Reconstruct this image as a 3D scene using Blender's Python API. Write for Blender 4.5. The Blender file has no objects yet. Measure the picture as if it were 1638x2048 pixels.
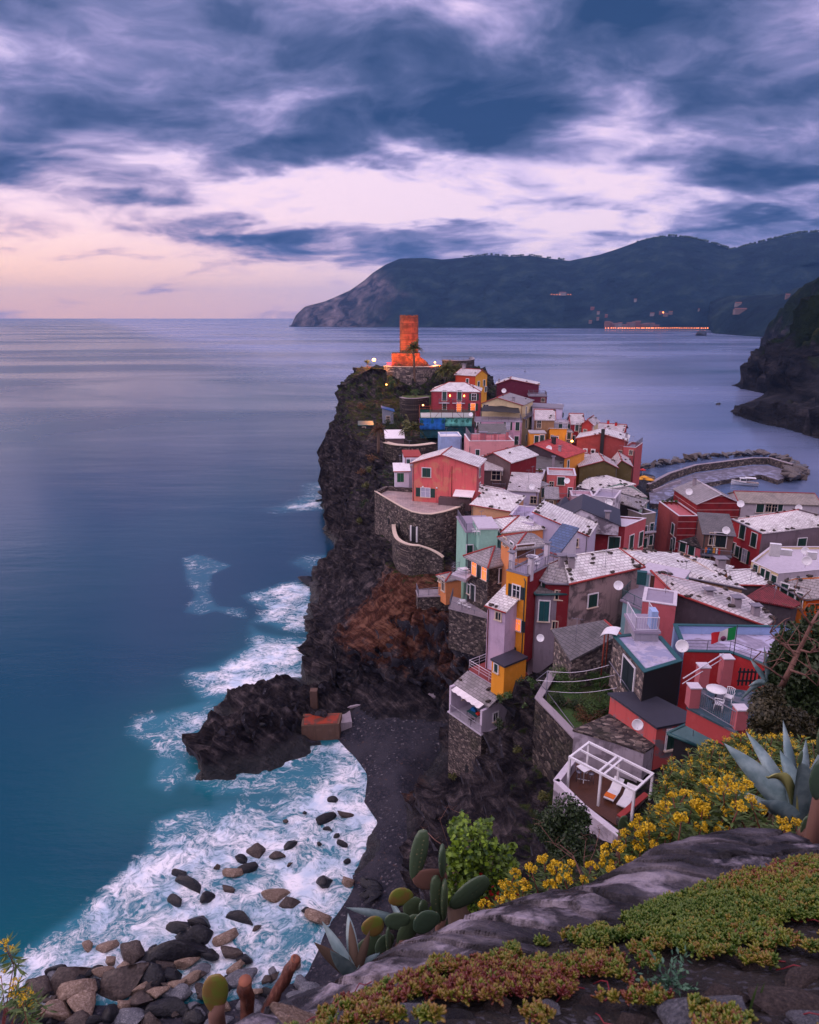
import bpy, math, random
import numpy as np
from mathutils import Vector, Matrix
from mathutils.geometry import delaunay_2d_cdt
R = math.radians
F = 1365.0; TH = math.atan(393 / F); CT, ST = math.cos(TH), math.sin(TH); CAMZ = 50.0
SC = bpy.context.scene; COL = SC.collection

# a pixel of the survey photograph -> viewing ray; used with a known height or depth to find real positions
def ray(px, py):
    x = (px - 819) / F; v = (py - 1024) / F
    return x, CT - v * ST, -ST - v * CT
def UZ(px, py, z):
    a, b, c = ray(px, py); t = (z - CAMZ) / c
    return Vector((a * t, b * t, z))
def UY(px, py, Y):
    a, b, c = ray(px, py); t = Y / b
    return Vector((a * t, Y, CAMZ + c * t))

# ---------------------------------------------------------------- numpy noise
def _h(ix, iy, iz, s):
    n = (ix * 374761393 + iy * 668265263 + iz * 1274126177 + s * 974634777) & 0xffffffff
    n = ((n ^ (n >> 13)) * 1103515245) & 0xffffffff
    n = ((n ^ (n >> 16)) * 2246822519) & 0xffffffff
    return ((n ^ (n >> 15)) & 0xffff) / 32767.5 - 1.0
def vnoise(x, y, z, s=0):
    x, y, z = np.broadcast_arrays(np.asarray(x, float), np.asarray(y, float), np.asarray(z, float))
    fx, fy, fz = np.floor(x), np.floor(y), np.floor(z)
    ix, iy, iz = fx.astype(np.int64), fy.astype(np.int64), fz.astype(np.int64)
    u, v, w = x - fx, y - fy, z - fz
    u, v, w = [t * t * (3 - 2 * t) for t in (u, v, w)]
    def L(a, b, t): return a + (b - a) * t
    return L(L(L(_h(ix, iy, iz, s), _h(ix + 1, iy, iz, s), u), L(_h(ix, iy + 1, iz, s), _h(ix + 1, iy + 1, iz, s), u), v),
             L(L(_h(ix, iy, iz + 1, s), _h(ix + 1, iy, iz + 1, s), u), L(_h(ix, iy + 1, iz + 1, s), _h(ix + 1, iy + 1, iz + 1, s), u), v), w)
def fbm(x, y, z, oct=4, s=0, ridged=False):
    r = 0; a = 1; f = 1; t = 0
    for o in range(oct):
        n = vnoise(x * f, y * f, z * f, s + o * 17)
        if ridged: n = 1 - 2 * np.abs(n)
        r = r + a * n; t += a; a *= .5; f *= 2.03
    return r / t
def sstep(a, b, x):
    t = np.clip((x - a) / (b - a), 0, 1); return t * t * (3 - 2 * t)

# ---------------------------------------------------------------- node helpers
class NG:
    def __init__(s, tree):
        s.t = tree; s.n = tree.nodes; s.l = tree.links
    def node(s, typ, ins=None, **kw):
        n = s.n.new(typ)
        for k, v in kw.items(): setattr(n, k, v)
        for k, v in (ins or {}).items():
            s.put(n.inputs[k], v)
        return n
    def put(s, sock, v):
        if isinstance(v, bpy.types.NodeSocket): s.l.new(v, sock)
        elif isinstance(v, bpy.types.Node): s.l.new(v.outputs[0], sock)
        else:
            if sock.type == 'RGBA' and len(v) == 3: v = (*v, 1)
            sock.default_value = v
    def m(s, op, a, b=0.0, c=0.0, clamp=False):
        n = s.n.new('ShaderNodeMath'); n.operation = op; n.use_clamp = clamp
        s.put(n.inputs[0], a); s.put(n.inputs[1], b); s.put(n.inputs[2], c)
        return n.outputs[0]
    def vm(s, op, a, b=(0, 0, 0), scale=None):
        n = s.n.new('ShaderNodeVectorMath'); n.operation = op
        s.put(n.inputs[0], a); s.put(n.inputs[1], b)
        if scale is not None: s.put(n.inputs['Scale'], scale)
        return n.outputs['Value'] if op in ('DOT_PRODUCT', 'LENGTH', 'DISTANCE') else n.outputs[0]
    def noise(s, vec, scale, detail=4, rough=.55, dist=0.0, col=False):
        n = s.node('ShaderNodeTexNoise', {'Vector': vec, 'Scale': scale, 'Detail': detail, 'Roughness': rough, 'Distortion': dist})
        return n.outputs['Color' if col else 'Fac']
    def ramp(s, fac, stops, interp='LINEAR'):
        n = s.n.new('ShaderNodeValToRGB'); n.color_ramp.interpolation = interp
        e = n.color_ramp.elements
        while len(e) < len(stops): e.new(.5)
        for q, (p, c) in zip(e, stops):
            q.position = p; q.color = (*c, 1) if hasattr(c, '__len__') else (c, c, c, 1)
        s.put(n.inputs[0], fac); return n.outputs[0]
    def mix(s, fac, a, b, mode='MIX'):
        n = s.n.new('ShaderNodeMix'); n.data_type = 'RGBA'; n.blend_type = mode
        s.put(n.inputs[0], fac); s.put(n.inputs[6], a); s.put(n.inputs[7], b)
        return n.outputs[2]
    def mr(s, x, a, b, c=0., d=1., smooth=True):
        n = s.n.new('ShaderNodeMapRange'); n.interpolation_type = 'SMOOTHSTEP' if smooth else 'LINEAR'
        s.put(n.inputs[0], x)
        for i, v in enumerate((a, b, c, d)): s.put(n.inputs[i + 1], v)
        return n.outputs[0]
    def bump(s, h, st=.3, d=.05, nrm=None):
        n = s.node('ShaderNodeBump', {'Height': h, 'Strength': st, 'Distance': d})
        if nrm is not None: s.put(n.inputs['Normal'], nrm)
        return n.outputs[0]
def srgb(r, g, b):
    f = lambda c: c / 255 / 12.92 if c / 255 <= .04045 else ((c / 255 + .055) / 1.055) ** 2.4
    return (f(r), f(g), f(b))
MATS = {}
def mat(name, fn):
    """fn(g, bsdf) fills in a Principled material"""
    if name in MATS: return MATS[name]
    m = bpy.data.materials.new(name); m.use_nodes = True
    g = NG(m.node_tree); b = m.node_tree.nodes['Principled BSDF']
    fn(g, b, m.node_tree.nodes['Material Output'])
    MATS[name] = m; return m

# ---------------------------------------------------------------- mesh builder
class MB:
    def __init__(s): s.v = []; s.f = []; s.mi = []; s.sm = []
    def add(s, vs, fs, mi=0, sm=False, M=None):
        o = len(s.v)
        for p in vs:
            p = Vector(p)
            s.v.append(M @ p if M is not None else p)
        for f in fs:
            s.f.append([i + o for i in f]); s.mi.append(mi); s.sm.append(sm)
        return s
    def box(s, x0, x1, y0, y1, z0, z1, mi=0, M=None):
        vs = [(x0, y0, z0), (x1, y0, z0), (x1, y1, z0), (x0, y1, z0), (x0, y0, z1), (x1, y0, z1), (x1, y1, z1), (x0, y1, z1)]
        return s.add(vs, [(0, 3, 2, 1), (4, 5, 6, 7), (0, 1, 5, 4), (1, 2, 6, 5), (2, 3, 7, 6), (3, 0, 4, 7)], mi, False, M)
    def poly(s, pts, z0, z1=None, mi=0, mtop=None, M=None):
        """prism of ccw xy(z) outline; pts may be 3-d tops"""
        n = len(pts)
        top = [(p[0], p[1], p[2] if z1 is None else z1) for p in pts]
        bot = [(p[0], p[1], z0 if not callable(z0) else z0(p[0], p[1], p[2])) for p in pts]
        s.add(bot + top, [(i, (i + 1) % n, n + (i + 1) % n, n + i) for i in range(n)] + [tuple(range(n - 1, -1, -1))], mi, False, M)
        s.add(top, [tuple(range(n))], mi if mtop is None else mtop, False, M)
        return s
    def tube(s, pts, r, seg=6, mi=0, caps=True, sm=True, M=None):
        pts = [Vector(p) for p in pts]; n = len(pts)
        rr = r if hasattr(r, '__len__') else [r] * n
        vs = []; up0 = None
        for i, p in enumerate(pts):
            d = (pts[min(i + 1, n - 1)] - pts[max(i - 1, 0)])
            d = d.normalized() if d.length > 1e-9 else Vector((0, 0, 1))
            if up0 is None: up0 = Vector((0, 0, 1)) if abs(d.z) < .9 else Vector((1, 0, 0))
            a = d.cross(up0)
            a = a.normalized() if a.length > 1e-6 else d.orthogonal().normalized()
            b = a.cross(d).normalized(); up0 = b
            for k in range(seg):
                t = 2 * math.pi * k / seg
                vs.append(p + (a * math.cos(t) + b * math.sin(t)) * rr[i])
        fs = [(i * seg + k, i * seg + (k + 1) % seg, (i + 1) * seg + (k + 1) % seg, (i + 1) * seg + k) for i in range(n - 1) for k in range(seg)]
        if caps: fs += [tuple(range(seg - 1, -1, -1)), tuple((n - 1) * seg + k for k in range(seg))]
        return s.add(vs, fs, mi, sm, M)
    def lathe(s, prof, seg=16, mi=0, M=None, sm=True):
        """prof: list of (r,z)"""
        vs = [(r * math.cos(2 * math.pi * k / seg), r * math.sin(2 * math.pi * k / seg), z) for r, z in prof for k in range(seg)]
        n = len(prof)
        fs = [(i * seg + k, i * seg + (k + 1) % seg, (i + 1) * seg + (k + 1) % seg, (i + 1) * seg + k) for i in range(n - 1) for k in range(seg)]
        fs += [tuple(range(seg - 1, -1, -1)), tuple((n - 1) * seg + k for k in range(seg))]
        return s.add(vs, fs, mi, sm, M)
    def build(s, name, mats, parent=None, smooth=None, uv=True):
        me = bpy.data.meshes.new(name)
        me.from_pydata([tuple(p) for p in s.v], [], s.f)
        if not isinstance(mats, (list, tuple)): mats = [mats]
        for m in mats: me.materials.append(m)
        me.polygons.foreach_set('material_index', s.mi)
        me.polygons.foreach_set('use_smooth', [bool(q) if smooth is None else smooth for q in s.sm])
        if uv: autouv(me)
        me.update()
        o = bpy.data.objects.new(name, me); COL.objects.link(o)
        if parent is not None: o.parent = parent
        return o
def autouv(me):
    nl = len(me.loops); co = np.empty(len(me.vertices) * 3); me.vertices.foreach_get('co', co); co = co.reshape(-1, 3)
    vi = np.empty(nl, np.int32); me.loops.foreach_get('vertex_index', vi)
    npoly = len(me.polygons); nr = np.empty(npoly * 3); me.polygons.foreach_get('normal', nr); nr = nr.reshape(-1, 3)
    lt = np.empty(npoly, np.int32); me.polygons.foreach_get('loop_total', lt)
    N = np.repeat(nr, lt, axis=0); P = co[vi]
    t = np.stack([-N[:, 1], N[:, 0], np.zeros(nl)], 1); ln = np.linalg.norm(t, axis=1)
    flat = ln < .12; t[flat] = (1, 0, 0); ln[flat] = 1; t /= ln[:, None]
    b = np.cross(N, t); b[flat] = (0, 1, 0)
    uvl = me.uv_layers.new(name='UVMap')
    uvl.data.foreach_set('uv', np.stack([(P * t).sum(1), (P * b).sum(1)], 1).ravel())

nth = lambda n: str(n) + ('th' if 10 < n % 100 < 14 else {1: 'st', 2: 'nd', 3: 'rd'}.get(n % 10, 'th'))
def tag(o, label=None, cat=None, group=None, kind=None):
    if label: o['label'] = label
    if cat: o['category'] = cat
    if group: o['group'] = group
    if kind: o['kind'] = kind
    return o
def empty(name, loc, rz=0.0, **k):
    o = bpy.data.objects.new(name, None); COL.objects.link(o); o.location = loc; o.rotation_euler = (0, 0, rz)
    o.empty_display_size = .2
    return tag(o, **k)
def copy_tree(o, parent=None, loc=None, rz=None, label=None):
    c = o.copy(); COL.objects.link(c); c.parent = parent
    for ch in list(o.children): copy_tree(ch, c)
    if loc is not None: c.location = loc
    if rz is not None: c.rotation_euler = (0, 0, rz) if not hasattr(rz, '__len__') else rz
    if label: c['label'] = label
    return c
def grid_mesh(name, P, m, attrs=None, smooth=True, uv=False):
    """P: (ny,nx,3) array"""
    ny, nx = P.shape[:2]
    me = bpy.data.meshes.new(name)
    idx = np.arange(ny * nx).reshape(ny, nx)
    q = np.stack([idx[:-1, :-1], idx[:-1, 1:], idx[1:, 1:], idx[1:, :-1]], -1).reshape(-1, 4)
    me.vertices.add(ny * nx); me.vertices.foreach_set('co', P.reshape(-1).astype(np.float32))
    me.loops.add(q.size); me.loops.foreach_set('vertex_index', q.ravel().astype(np.int32))
    me.polygons.add(len(q)); me.polygons.foreach_set('loop_start', np.arange(0, q.size, 4, dtype=np.int32))
    me.update(calc_edges=True)
    me.polygons.foreach_set('use_smooth', [smooth] * len(q))
    for k, a in (attrs or {}).items():
        at = me.attributes.new(k, 'FLOAT', 'POINT'); at.data.foreach_set('value', a.ravel().astype(np.float32))
    me.materials.append(m); me.update()
    o = bpy.data.objects.new(name, me); COL.objects.link(o)
    return o
def sample_tri(points, X, Y):
    """linear interpolation of scattered (x,y,z) on arrays X,Y by Delaunay triangles"""
    pts = [(round(p[0], 3), round(p[1], 3)) for p in points]
    seen = {}; cp = []; cz = []
    for q, p in zip(pts, points):
        if q not in seen: seen[q] = 1; cp.append(Vector(q)); cz.append(p[2])
    v, e, f, ov, oe, of = delaunay_2d_cdt(cp, [], [], 0, 1e-4)
    z = np.array([cz[o[0]] for o in ov]); V = np.array([[a.x, a.y] for a in v])
    out = np.full(X.shape, np.nan); xs = X[0]; ys = Y[:, 0]
    for t in f:
        a, b, c = V[t[0]], V[t[1]], V[t[2]]
        i0, i1 = np.searchsorted(xs, min(a[0], b[0], c[0])), np.searchsorted(xs, max(a[0], b[0], c[0]), 'right')
        j0, j1 = np.searchsorted(ys, min(a[1], b[1], c[1])), np.searchsorted(ys, max(a[1], b[1], c[1]), 'right')
        if i0 >= i1 or j0 >= j1: continue
        x = X[j0:j1, i0:i1]; y = Y[j0:j1, i0:i1]
        d = (b[1] - c[1]) * (a[0] - c[0]) + (c[0] - b[0]) * (a[1] - c[1])
        if abs(d) < 1e-9: continue
        u = ((b[1] - c[1]) * (x - c[0]) + (c[0] - b[0]) * (y - c[1])) / d
        w = ((c[1] - a[1]) * (x - c[0]) + (a[0] - c[0]) * (y - c[1])) / d
        k = (u >= -1e-6) & (w >= -1e-6) & (u + w <= 1 + 1e-6)
        out[j0:j1, i0:i1][k] = (u * z[t[0]] + w * z[t[1]] + (1 - u - w) * z[t[2]])[k]
    return out
def dens(lines, step=2.5):
    """lines of (px,py,z) survey points or ('w',x,y,z) -> dense xyz list"""
    out = []
    for L in lines:
        P = [Vector(p[1:]) if p[0] == 'w' else UY(*p[1:]) if p[0] == 'y' else UZ(*p) for p in L]
        for a, b in zip(P, P[1:]):
            n = max(1, int((b - a).length / step))
            out += [a.lerp(b, i / n) for i in range(n)]
        out.append(P[-1])
    return out
def blur(a, n=1):
    for _ in range(n):
        p = np.pad(a, 1, mode='edge')
        a = (p[:-2, 1:-1] + p[2:, 1:-1] + p[1:-1, :-2] + p[1:-1, 2:] + 4 * a) / 8
    return a
def sdist(poly, X, Y):
    """signed distance to polygon (positive inside), arrays"""
    P = np.array([(p[0], p[1]) for p in poly]); n = len(P)
    d = np.full(X.shape, 1e9); ins = np.zeros(X.shape, bool)
    for i in range(n):
        a, b = P[i], P[(i + 1) % n]; e = b - a
        t = np.clip(((X - a[0]) * e[0] + (Y - a[1]) * e[1]) / max(e @ e, 1e-9), 0, 1)
        d = np.minimum(d, np.hypot(X - a[0] - t * e[0], Y - a[1] - t * e[1]))
        if abs(e[1]) > 1e-9:
            c = ((a[1] > Y) != (b[1] > Y)) & (X < e[0] * (Y - a[1]) / e[1] + a[0])
            ins ^= c
    return np.where(ins, d, -d)
HAZE = True
# ================================================================ camera, render settings
cam = bpy.data.cameras.new('camera'); camo = bpy.data.objects.new('camera', cam); COL.objects.link(camo)
camo.location = (0, 0, CAMZ); camo.rotation_euler = (R(90) - TH, 0, 0)
cam.sensor_fit = 'VERTICAL'; cam.sensor_height = 36; cam.lens = F / 2048 * 36
cam.clip_start = .05; cam.clip_end = 60000
cam.dof.use_dof = True; cam.dof.focus_distance = 70; cam.dof.aperture_fstop = 7.0
SC.camera = camo
vs = SC.view_settings; vs.view_transform = 'Standard'; vs.look = 'None'; vs.exposure = 0; vs.gamma = 1
SC.cycles.max_bounces = 5; SC.cycles.diffuse_bounces = 2; SC.cycles.glossy_bounces = 2; SC.cycles.volume_bounces = 0
SC.cycles.transparent_max_bounces = 12; SC.cycles.transmission_bounces = 3
SC.cycles.sample_clamp_indirect = 4; SC.cycles.caustics_reflective = False; SC.cycles.caustics_refractive = False

# ================================================================ sky
SUN_EL, SUN_AZ = R(6), R(-72)      # low in the west, left of the view, behind the clouds
def make_world():
    w = bpy.data.worlds.new('World'); SC.world = w; w.use_nodes = True
    g = NG(w.node_tree); nt = w.node_tree; bg = nt.nodes['Background']
    tc = g.node('ShaderNodeTexCoord').outputs['Generated']
    sx = g.node('ShaderNodeSeparateXYZ', {0: tc}); x, y, z = sx.outputs[0], sx.outputs[1], sx.outputs[2]
    zc = g.m('MAXIMUM', z, 0.0)
    # elevation in degrees / azimuth in degrees (0 = straight ahead, + right)
    el = g.m('MULTIPLY', g.m('ARCSINE', z), 57.2958)
    az = g.m('MULTIPLY', g.m('ARCTAN2', x, y), 57.2958)
    # cloud deck: direction projected onto a high plane
    k = g.m('DIVIDE', 1.0, g.m('ADD', zc, .22))
    p = g.node('ShaderNodeCombineXYZ', {0: g.m('MULTIPLY', x, k), 1: g.m('MULTIPLY', g.m('MULTIPLY', y, k), 1.25), 2: 3.7}).outputs[0]
    warp = g.vm('SCALE', g.vm('SUBTRACT', g.noise(p, 1.1, 3, col=True), (.5, .5, .5)), scale=.7)
    pw = g.vm('ADD', p, warp)
    n1 = g.noise(pw, 1.1, 8, .56); n2 = g.noise(pw, 3.4, 6, .58)
    nz = g.m('ADD', g.m('MULTIPLY', g.m('SUBTRACT', n1, .5), 2.2), g.m('MULTIPLY', g.m('SUBTRACT', n2, .5), 1.25))
    azw = g.m('ADD', az, g.m('MULTIPLY', g.m('SUBTRACT', g.noise(p, 1.7, 4), .5), 26))
    elw = g.m('ADD', el, g.m('MULTIPLY', g.m('SUBTRACT', g.noise(g.vm('ADD', p, (7, 3, 1)), 1.9, 4), .5), 10))
    def blob(px, py, sw, sh, amp):
        a, b, c = ray(px, py); L = math.sqrt(a * a + b * b + c * c)
        a0 = math.degrees(math.atan2(a, b)); e0 = math.degrees(math.asin(c / L))
        wa = math.degrees(sw / F); wh = math.degrees(sh / F)
        u = g.m('DIVIDE', g.m('SUBTRACT', azw, a0), wa); v = g.m('DIVIDE', g.m('SUBTRACT', elw, e0), wh)
        d2 = g.m('ADD', g.m('MULTIPLY', u, u), g.m('MULTIPLY', v, v))
        return g.m('MULTIPLY', g.m('EXPONENT', g.m('MULTIPLY', d2, -1.0)), amp)
    dens_ = g.m('ADD', nz, .47)
    for b in SKY_BLOBS: dens_ = g.m('ADD', dens_, blob(*b))
    # thin towards the horizon
    dens_ = g.m('SUBTRACT', dens_, g.mr(el, 9., 0., 0., .30))
    ramp = g.ramp(dens_, [(0.0, (.96, .70, .86)), (.18, (.74, .56, .84)), (.36, (.40, .35, .64)), (.54, (.20, .22, .44)), (.74, (.085, .125, .28)), (1.0, (.026, .068, .18))])
    # warm band over the horizon, strongest on the left where the sun has gone down
    glow = g.m('MULTIPLY', g.mr(el, 15., 0.), g.mr(az, 12., -32.))
    warm = g.mix(g.mr(el, 1., 9.), (1.35, .68, .42), (1.2, .72, .74))
    lowc = g.mix(g.m('MULTIPLY', g.mr(dens_, .75, .15), g.m('MULTIPLY', glow, .95)), ramp, warm)
    # overhead and behind the viewer the deck is evenly lit and brighter
    back = g.m('MAXIMUM', g.mr(y, .25, -.35), g.mr(el, 42., 70.))
    amb = g.mix(g.m('MULTIPLY', nz, .5), SKY_BACK, (.55, .5, .75))
    colr = g.mix(back, lowc, amb)
    # below the horizon: dim sea-coloured bounce
    colr = g.mix(g.mr(z, -.01, -.06), colr, (.05, .07, .13))
    sky = g.node('ShaderNodeTexSky', sky_type='NISHITA', sun_disc=False, sun_elevation=SUN_EL, sun_rotation=SUN_AZ, altitude=50)
    bg2 = g.node('ShaderNodeBackground', {'Color': sky.outputs[0], 'Strength': .05})
    g.put(bg.inputs['Color'], colr); bg.inputs['Strength'].default_value = SKY_STRENGTH
    gaps = g.node('ShaderNodeMixShader', {0: g.mr(dens_, .5, .1), 2: bg2.outputs[0]}); add = g.node('ShaderNodeAddShader', {0: bg.outputs[0], 1: gaps.outputs[0]})
    nt.links.new(add.outputs[0], nt.nodes['World Output'].inputs[0])
    w.cycles.sampling_method = 'MANUAL'; w.cycles.sample_map_resolution = 512
SKY_BACK = (1.65, 1.33, 1.6); SKY_STRENGTH = 1.0
# (pixel of cloud centre, width, height, amount)
SKY_BLOBS = [(860, 140, 330, 75, .42), (640, 60, 330, 70, .30), (1240, 110, 260, 60, .28), (600, 240, 240, 50, .32), (470, 300, 240, 40, .35), (230, 370, 130, 26, .42), (90, 350, 120, 20, .2),
             (900, 265, 200, 36, .26), (1560, 345, 190, 34, .50), (1540, 210, 100, 45, .22), (540, 470, 170, 24, .38), (880, 455, 120, 18, .32), (1340, 440, 170, 16, .25), (950, 490, 260, 12, .15), (1560, 438, 140, 10, .28),
             (620, 400, 420, 55, -.30), (1250, 270, 110, 50, -.32), (40, 70, 150, 60, -.12), (1580, 60, 200, 80, -.15), (900, 370, 360, 50, -.28), (200, 560, 600, 50, -.3), (1250, 400, 300, 36, -.2), (250, 180, 330, 60, .08)]
make_world()
sun = bpy.data.lights.new('sun', 'SUN'); sun.energy = 1.1; sun.angle = R(16); sun.color = (1, .74, .70)
suno = bpy.data.objects.new('sun', sun); COL.objects.link(suno)
sd = Vector((math.sin(SUN_AZ) * math.cos(R(24)), math.cos(SUN_AZ) * math.cos(R(24)), math.sin(R(24))))
suno.rotation_euler = sd.to_track_quat('Z', 'Y').to_euler()

# ================================================================ sea
FOAM = [ # (outline in survey pixels at sea level, strength, softness m)
 ([(672, 955), (610, 965), (600, 985), (560, 1010), (520, 1018), (560, 1028), (640, 1022), (672, 1050), (690, 1050), (690, 955)], .75, 7),
 ([(680, 1100), (600, 1108), (570, 1125), (620, 1150), (640, 1150), (690, 1130)], .55, 4),
 ([(360, 1115), (395, 1105), (470, 1130), (430, 1150), (425, 1185), (440, 1210), (490, 1215), (500, 1240), (470, 1235), (430, 1225), (400, 1235), (365, 1225), (385, 1190), (365, 1160)], .52, 1.6),
 ([(480, 1190), (560, 1165), (640, 1155), (640, 1270), (560, 1260), (500, 1245), (520, 1220)], .85, 3),
 ([(500, 1250), (560, 1275), (650, 1275), (660, 1350), (600, 1380), (480, 1400), (400, 1400), (360, 1350), (370, 1340), (430, 1330), (490, 1290)], 1.0, 3.2),
 ([(240, 1470), (270, 1430), (330, 1420), (400, 1400), (480, 1370), (420, 1450), (400, 1540), (340, 1600), (290, 1570), (300, 1510)], .66, 2.2),
 ([(400, 1530), (620, 1480), (700, 1470), (740, 1560), (765, 1600), (785, 1660), (735, 1760), (670, 1700), (560, 1600), (420, 1600), (330, 1560)], .70, 2.0),
 ([(640, 1490), (700, 1470), (775, 1560), (785, 1650), (735, 1760), (680, 1870), (500, 1800), (430, 1700), (560, 1600), (650, 1560)], .95, 2.2),
 ([(300, 1640), (350, 1620), (500, 1600), (650, 1640), (750, 1700), (710, 1850), (650, 1980), (300, 2010), (0, 2048), (-100, 2048), (-60, 1960), (40, 1900), (170, 1800), (240, 1740), (290, 1700)], .92, 2.2),
 ([(420, 1590), (640, 1560), (600, 1650), (380, 1650)], .62, 3),
 ([(1445, 812), (1500, 822), (1560, 832), (1640, 848), (1640, 856), (1540, 838), (1480, 826)], .7, 4),
 ([(1415, 805), (1450, 803), (1445, 808)], .6, 2), ([(1600, 878), (1660, 872), (1660, 888)], .6, 3), ([(1455, 772), (1500, 782), (1530, 790), (1500, 786)], .6, 3),
 ([(580, 655), (660, 655), (800, 657), (1100, 658), (1100, 659.5), (800, 659), (580, 657)], .55, 10),
]
def m_sea(g, b, out):
    geo = g.node('ShaderNodeNewGeometry'); P = geo.outputs['Position']
    foam = g.node('ShaderNodeAttribute', attribute_name='foam').outputs['Fac']
    shal = g.node('ShaderNodeAttribute', attribute_name='shallow').outputs['Fac']
    # long-exposure wisps: noise stretched and curled
    wp = g.vm('ADD', P, g.vm('SCALE', g.vm('SUBTRACT', g.noise(P, .22, 3, col=True), (.5, .5, .5)), scale=5.5))
    wa = g.noise(g.vm('MULTIPLY', wp, (.75, 1.3, 1)), .62, 8, .68, .9)
    ridge = g.m('SUBTRACT', 1.0, g.m('MULTIPLY', g.m('ABSOLUTE', g.m('SUBTRACT', g.noise(g.vm('MULTIPLY', wp, (.8, 1.1, 1)), .55, 5, .6, 1.6), .5)), 9.0), clamp=True)
    ridge2 = g.m('SUBTRACT', 1.0, g.m('MULTIPLY', g.m('ABSOLUTE', g.m('SUBTRACT', g.noise(wp, 1.3, 5, .65, 1.2), .5)), 8.0), clamp=True)
    lo = g.noise(wp, .16, 3, .5); tex = g.m('ADD', g.m('MULTIPLY', g.m('SUBTRACT', wa, .5), 2.4), g.m('ADD', g.m('ADD', g.m('MULTIPLY', ridge, .38), g.m('MULTIPLY', ridge2, .28)), g.m('MULTIPLY', g.m('SUBTRACT', lo, .5), 2.2)))
    f = g.mr(g.m('ADD', g.m('MULTIPLY', foam, 1.45), tex), 1.10, 2.15)
    f = g.m('MULTIPLY', f, g.mr(foam, .04, .2))
    haze = g.m('MULTIPLY', g.mr(foam, .1, .8), .42)    # fine aerated water around the foam
    # colours of the water body
    big = g.noise(g.vm('MULTIPLY', P, (1, .5, 1)), .012, 3)
    deep = g.mix(g.mr(big, .35, .7), (.004, .038, .088), (.006, .056, .10))
    teal = g.mix(shal, deep, (.002, .085, .115))
    body = g.mix(haze, teal, (.06, .28, .40))
    fcol = g.mix(g.mr(g.noise(P, .35, 4), .35, .62), (.50, .62, .78), (.86, .86, .94))
    pale = g.mr(g.vm('DOT_PRODUCT', P, (.9, .42, 0)), 85., 260.); pale = g.m('MULTIPLY', pale, g.mr(g.noise(g.vm('MULTIPLY', P, (.3, 1, 1)), .006, 4), .25, .6))  # pale: the sky's reflection painted into the base colour across the bay
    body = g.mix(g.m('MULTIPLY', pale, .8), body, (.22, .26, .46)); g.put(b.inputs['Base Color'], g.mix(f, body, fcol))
    dist = g.vm('LENGTH', P)
    
    g.put(b.inputs['Specular IOR Level'], g.mr(f, 0., 1., .5, .1)); b.inputs['IOR'].default_value = 1.6
    # gentle swell, smoothed by the exposure, and large wind-lanes
    w1 = g.noise(g.vm('MULTIPLY', P, (.35, 1, 1)), .55, 4, .6); w2 = g.noise(g.vm('MULTIPLY', P, (.25, 1, 1)), .07, 3)
    lane = g.mr(g.noise(g.vm('MULTIPLY', P, (.35, 1, 1)), .006, 5, .6, .6), .42, .62)
    g.put(b.inputs['Roughness'], g.m('ADD', g.m('ADD', g.mr(dist, 50., 500., .15, .20), g.m('MULTIPLY', lane, .10)), g.m('MULTIPLY', f, .5)))
    h = g.m('ADD', g.m('MULTIPLY', w1, g.m('MULTIPLY', g.m('MULTIPLY', g.mr(lane, 0., 1., 1., .25), g.mr(dist, 60., 260., 1., .3)), .55)), g.m('ADD', g.m('MULTIPLY', w2, 1.2), g.m('MULTIPLY', f, .35)))
    g.put(b.inputs['Normal'], g.bump(h, g.mr(dist, 80., 900., .5, .16), .3))
def make_sea():
    def ax(lo, hi, st, far0, far1, gr=1.06):
        a = list(np.arange(lo, hi, st)); s = st; q = a[-1]
        while q < far1: s *= gr; q += s; a.append(q)
        s = st; q = a[0]
        while q > far0: s *= gr; q -= s; a.insert(0, q)
        return np.array(a)
    xs = ax(-42, 30, .5, -9500, 9500); ys = ax(34, 215, .6, -900, 12000)
    ys = np.append(ys[ys < 11500], 12000.); X, Y = np.meshgrid(xs, ys)
    foam = np.zeros(X.shape)
    for poly, st, soft in FOAM:
        P = [UZ(a, b, 0) for a, b in poly]
        far = max(p[1] for p in P) > 1000
        d = sdist(P, X, Y)
        foam = np.maximum(foam, st * sstep(-soft * .6, soft, d + 0.25 * soft * fbm(X * .25, Y * .25, 0, 3, 5)))
    co = [UZ(*p, 0) for p in [(672, 1110), (612, 1270), (545, 1360), (412, 1445), (400, 1530), (480, 1515), (620, 1475), (720, 1560), (740, 1650), (700, 1750), (640, 1850), (600, 1950), (300, 2000), (0, 2048)]]
    d = np.full(X.shape, 1e9)
    for a, b in zip(co, co[1:]):
        e = b - a; t = np.clip(((X - a.x) * e.x + (Y - a.y) * e.y) / e.length_squared, 0, 1)
        d = np.minimum(d, np.hypot(X - a.x - t * e.x, Y - a.y - t * e.y))
    shal = np.exp(-(d / 11) ** 2) * .85 + .45 * np.exp(-(d / 26) ** 2) * sstep(95, 55, Y)
    shal *= sstep(135, 90, Y)
    Z = .0 * X + .05 * fbm(X * .3, Y * .3, 0, 2, 3) * (foam > .3)
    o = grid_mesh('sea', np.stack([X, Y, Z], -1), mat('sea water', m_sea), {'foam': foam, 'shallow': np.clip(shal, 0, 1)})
    tag(o, kind='structure')
make_sea()

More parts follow.
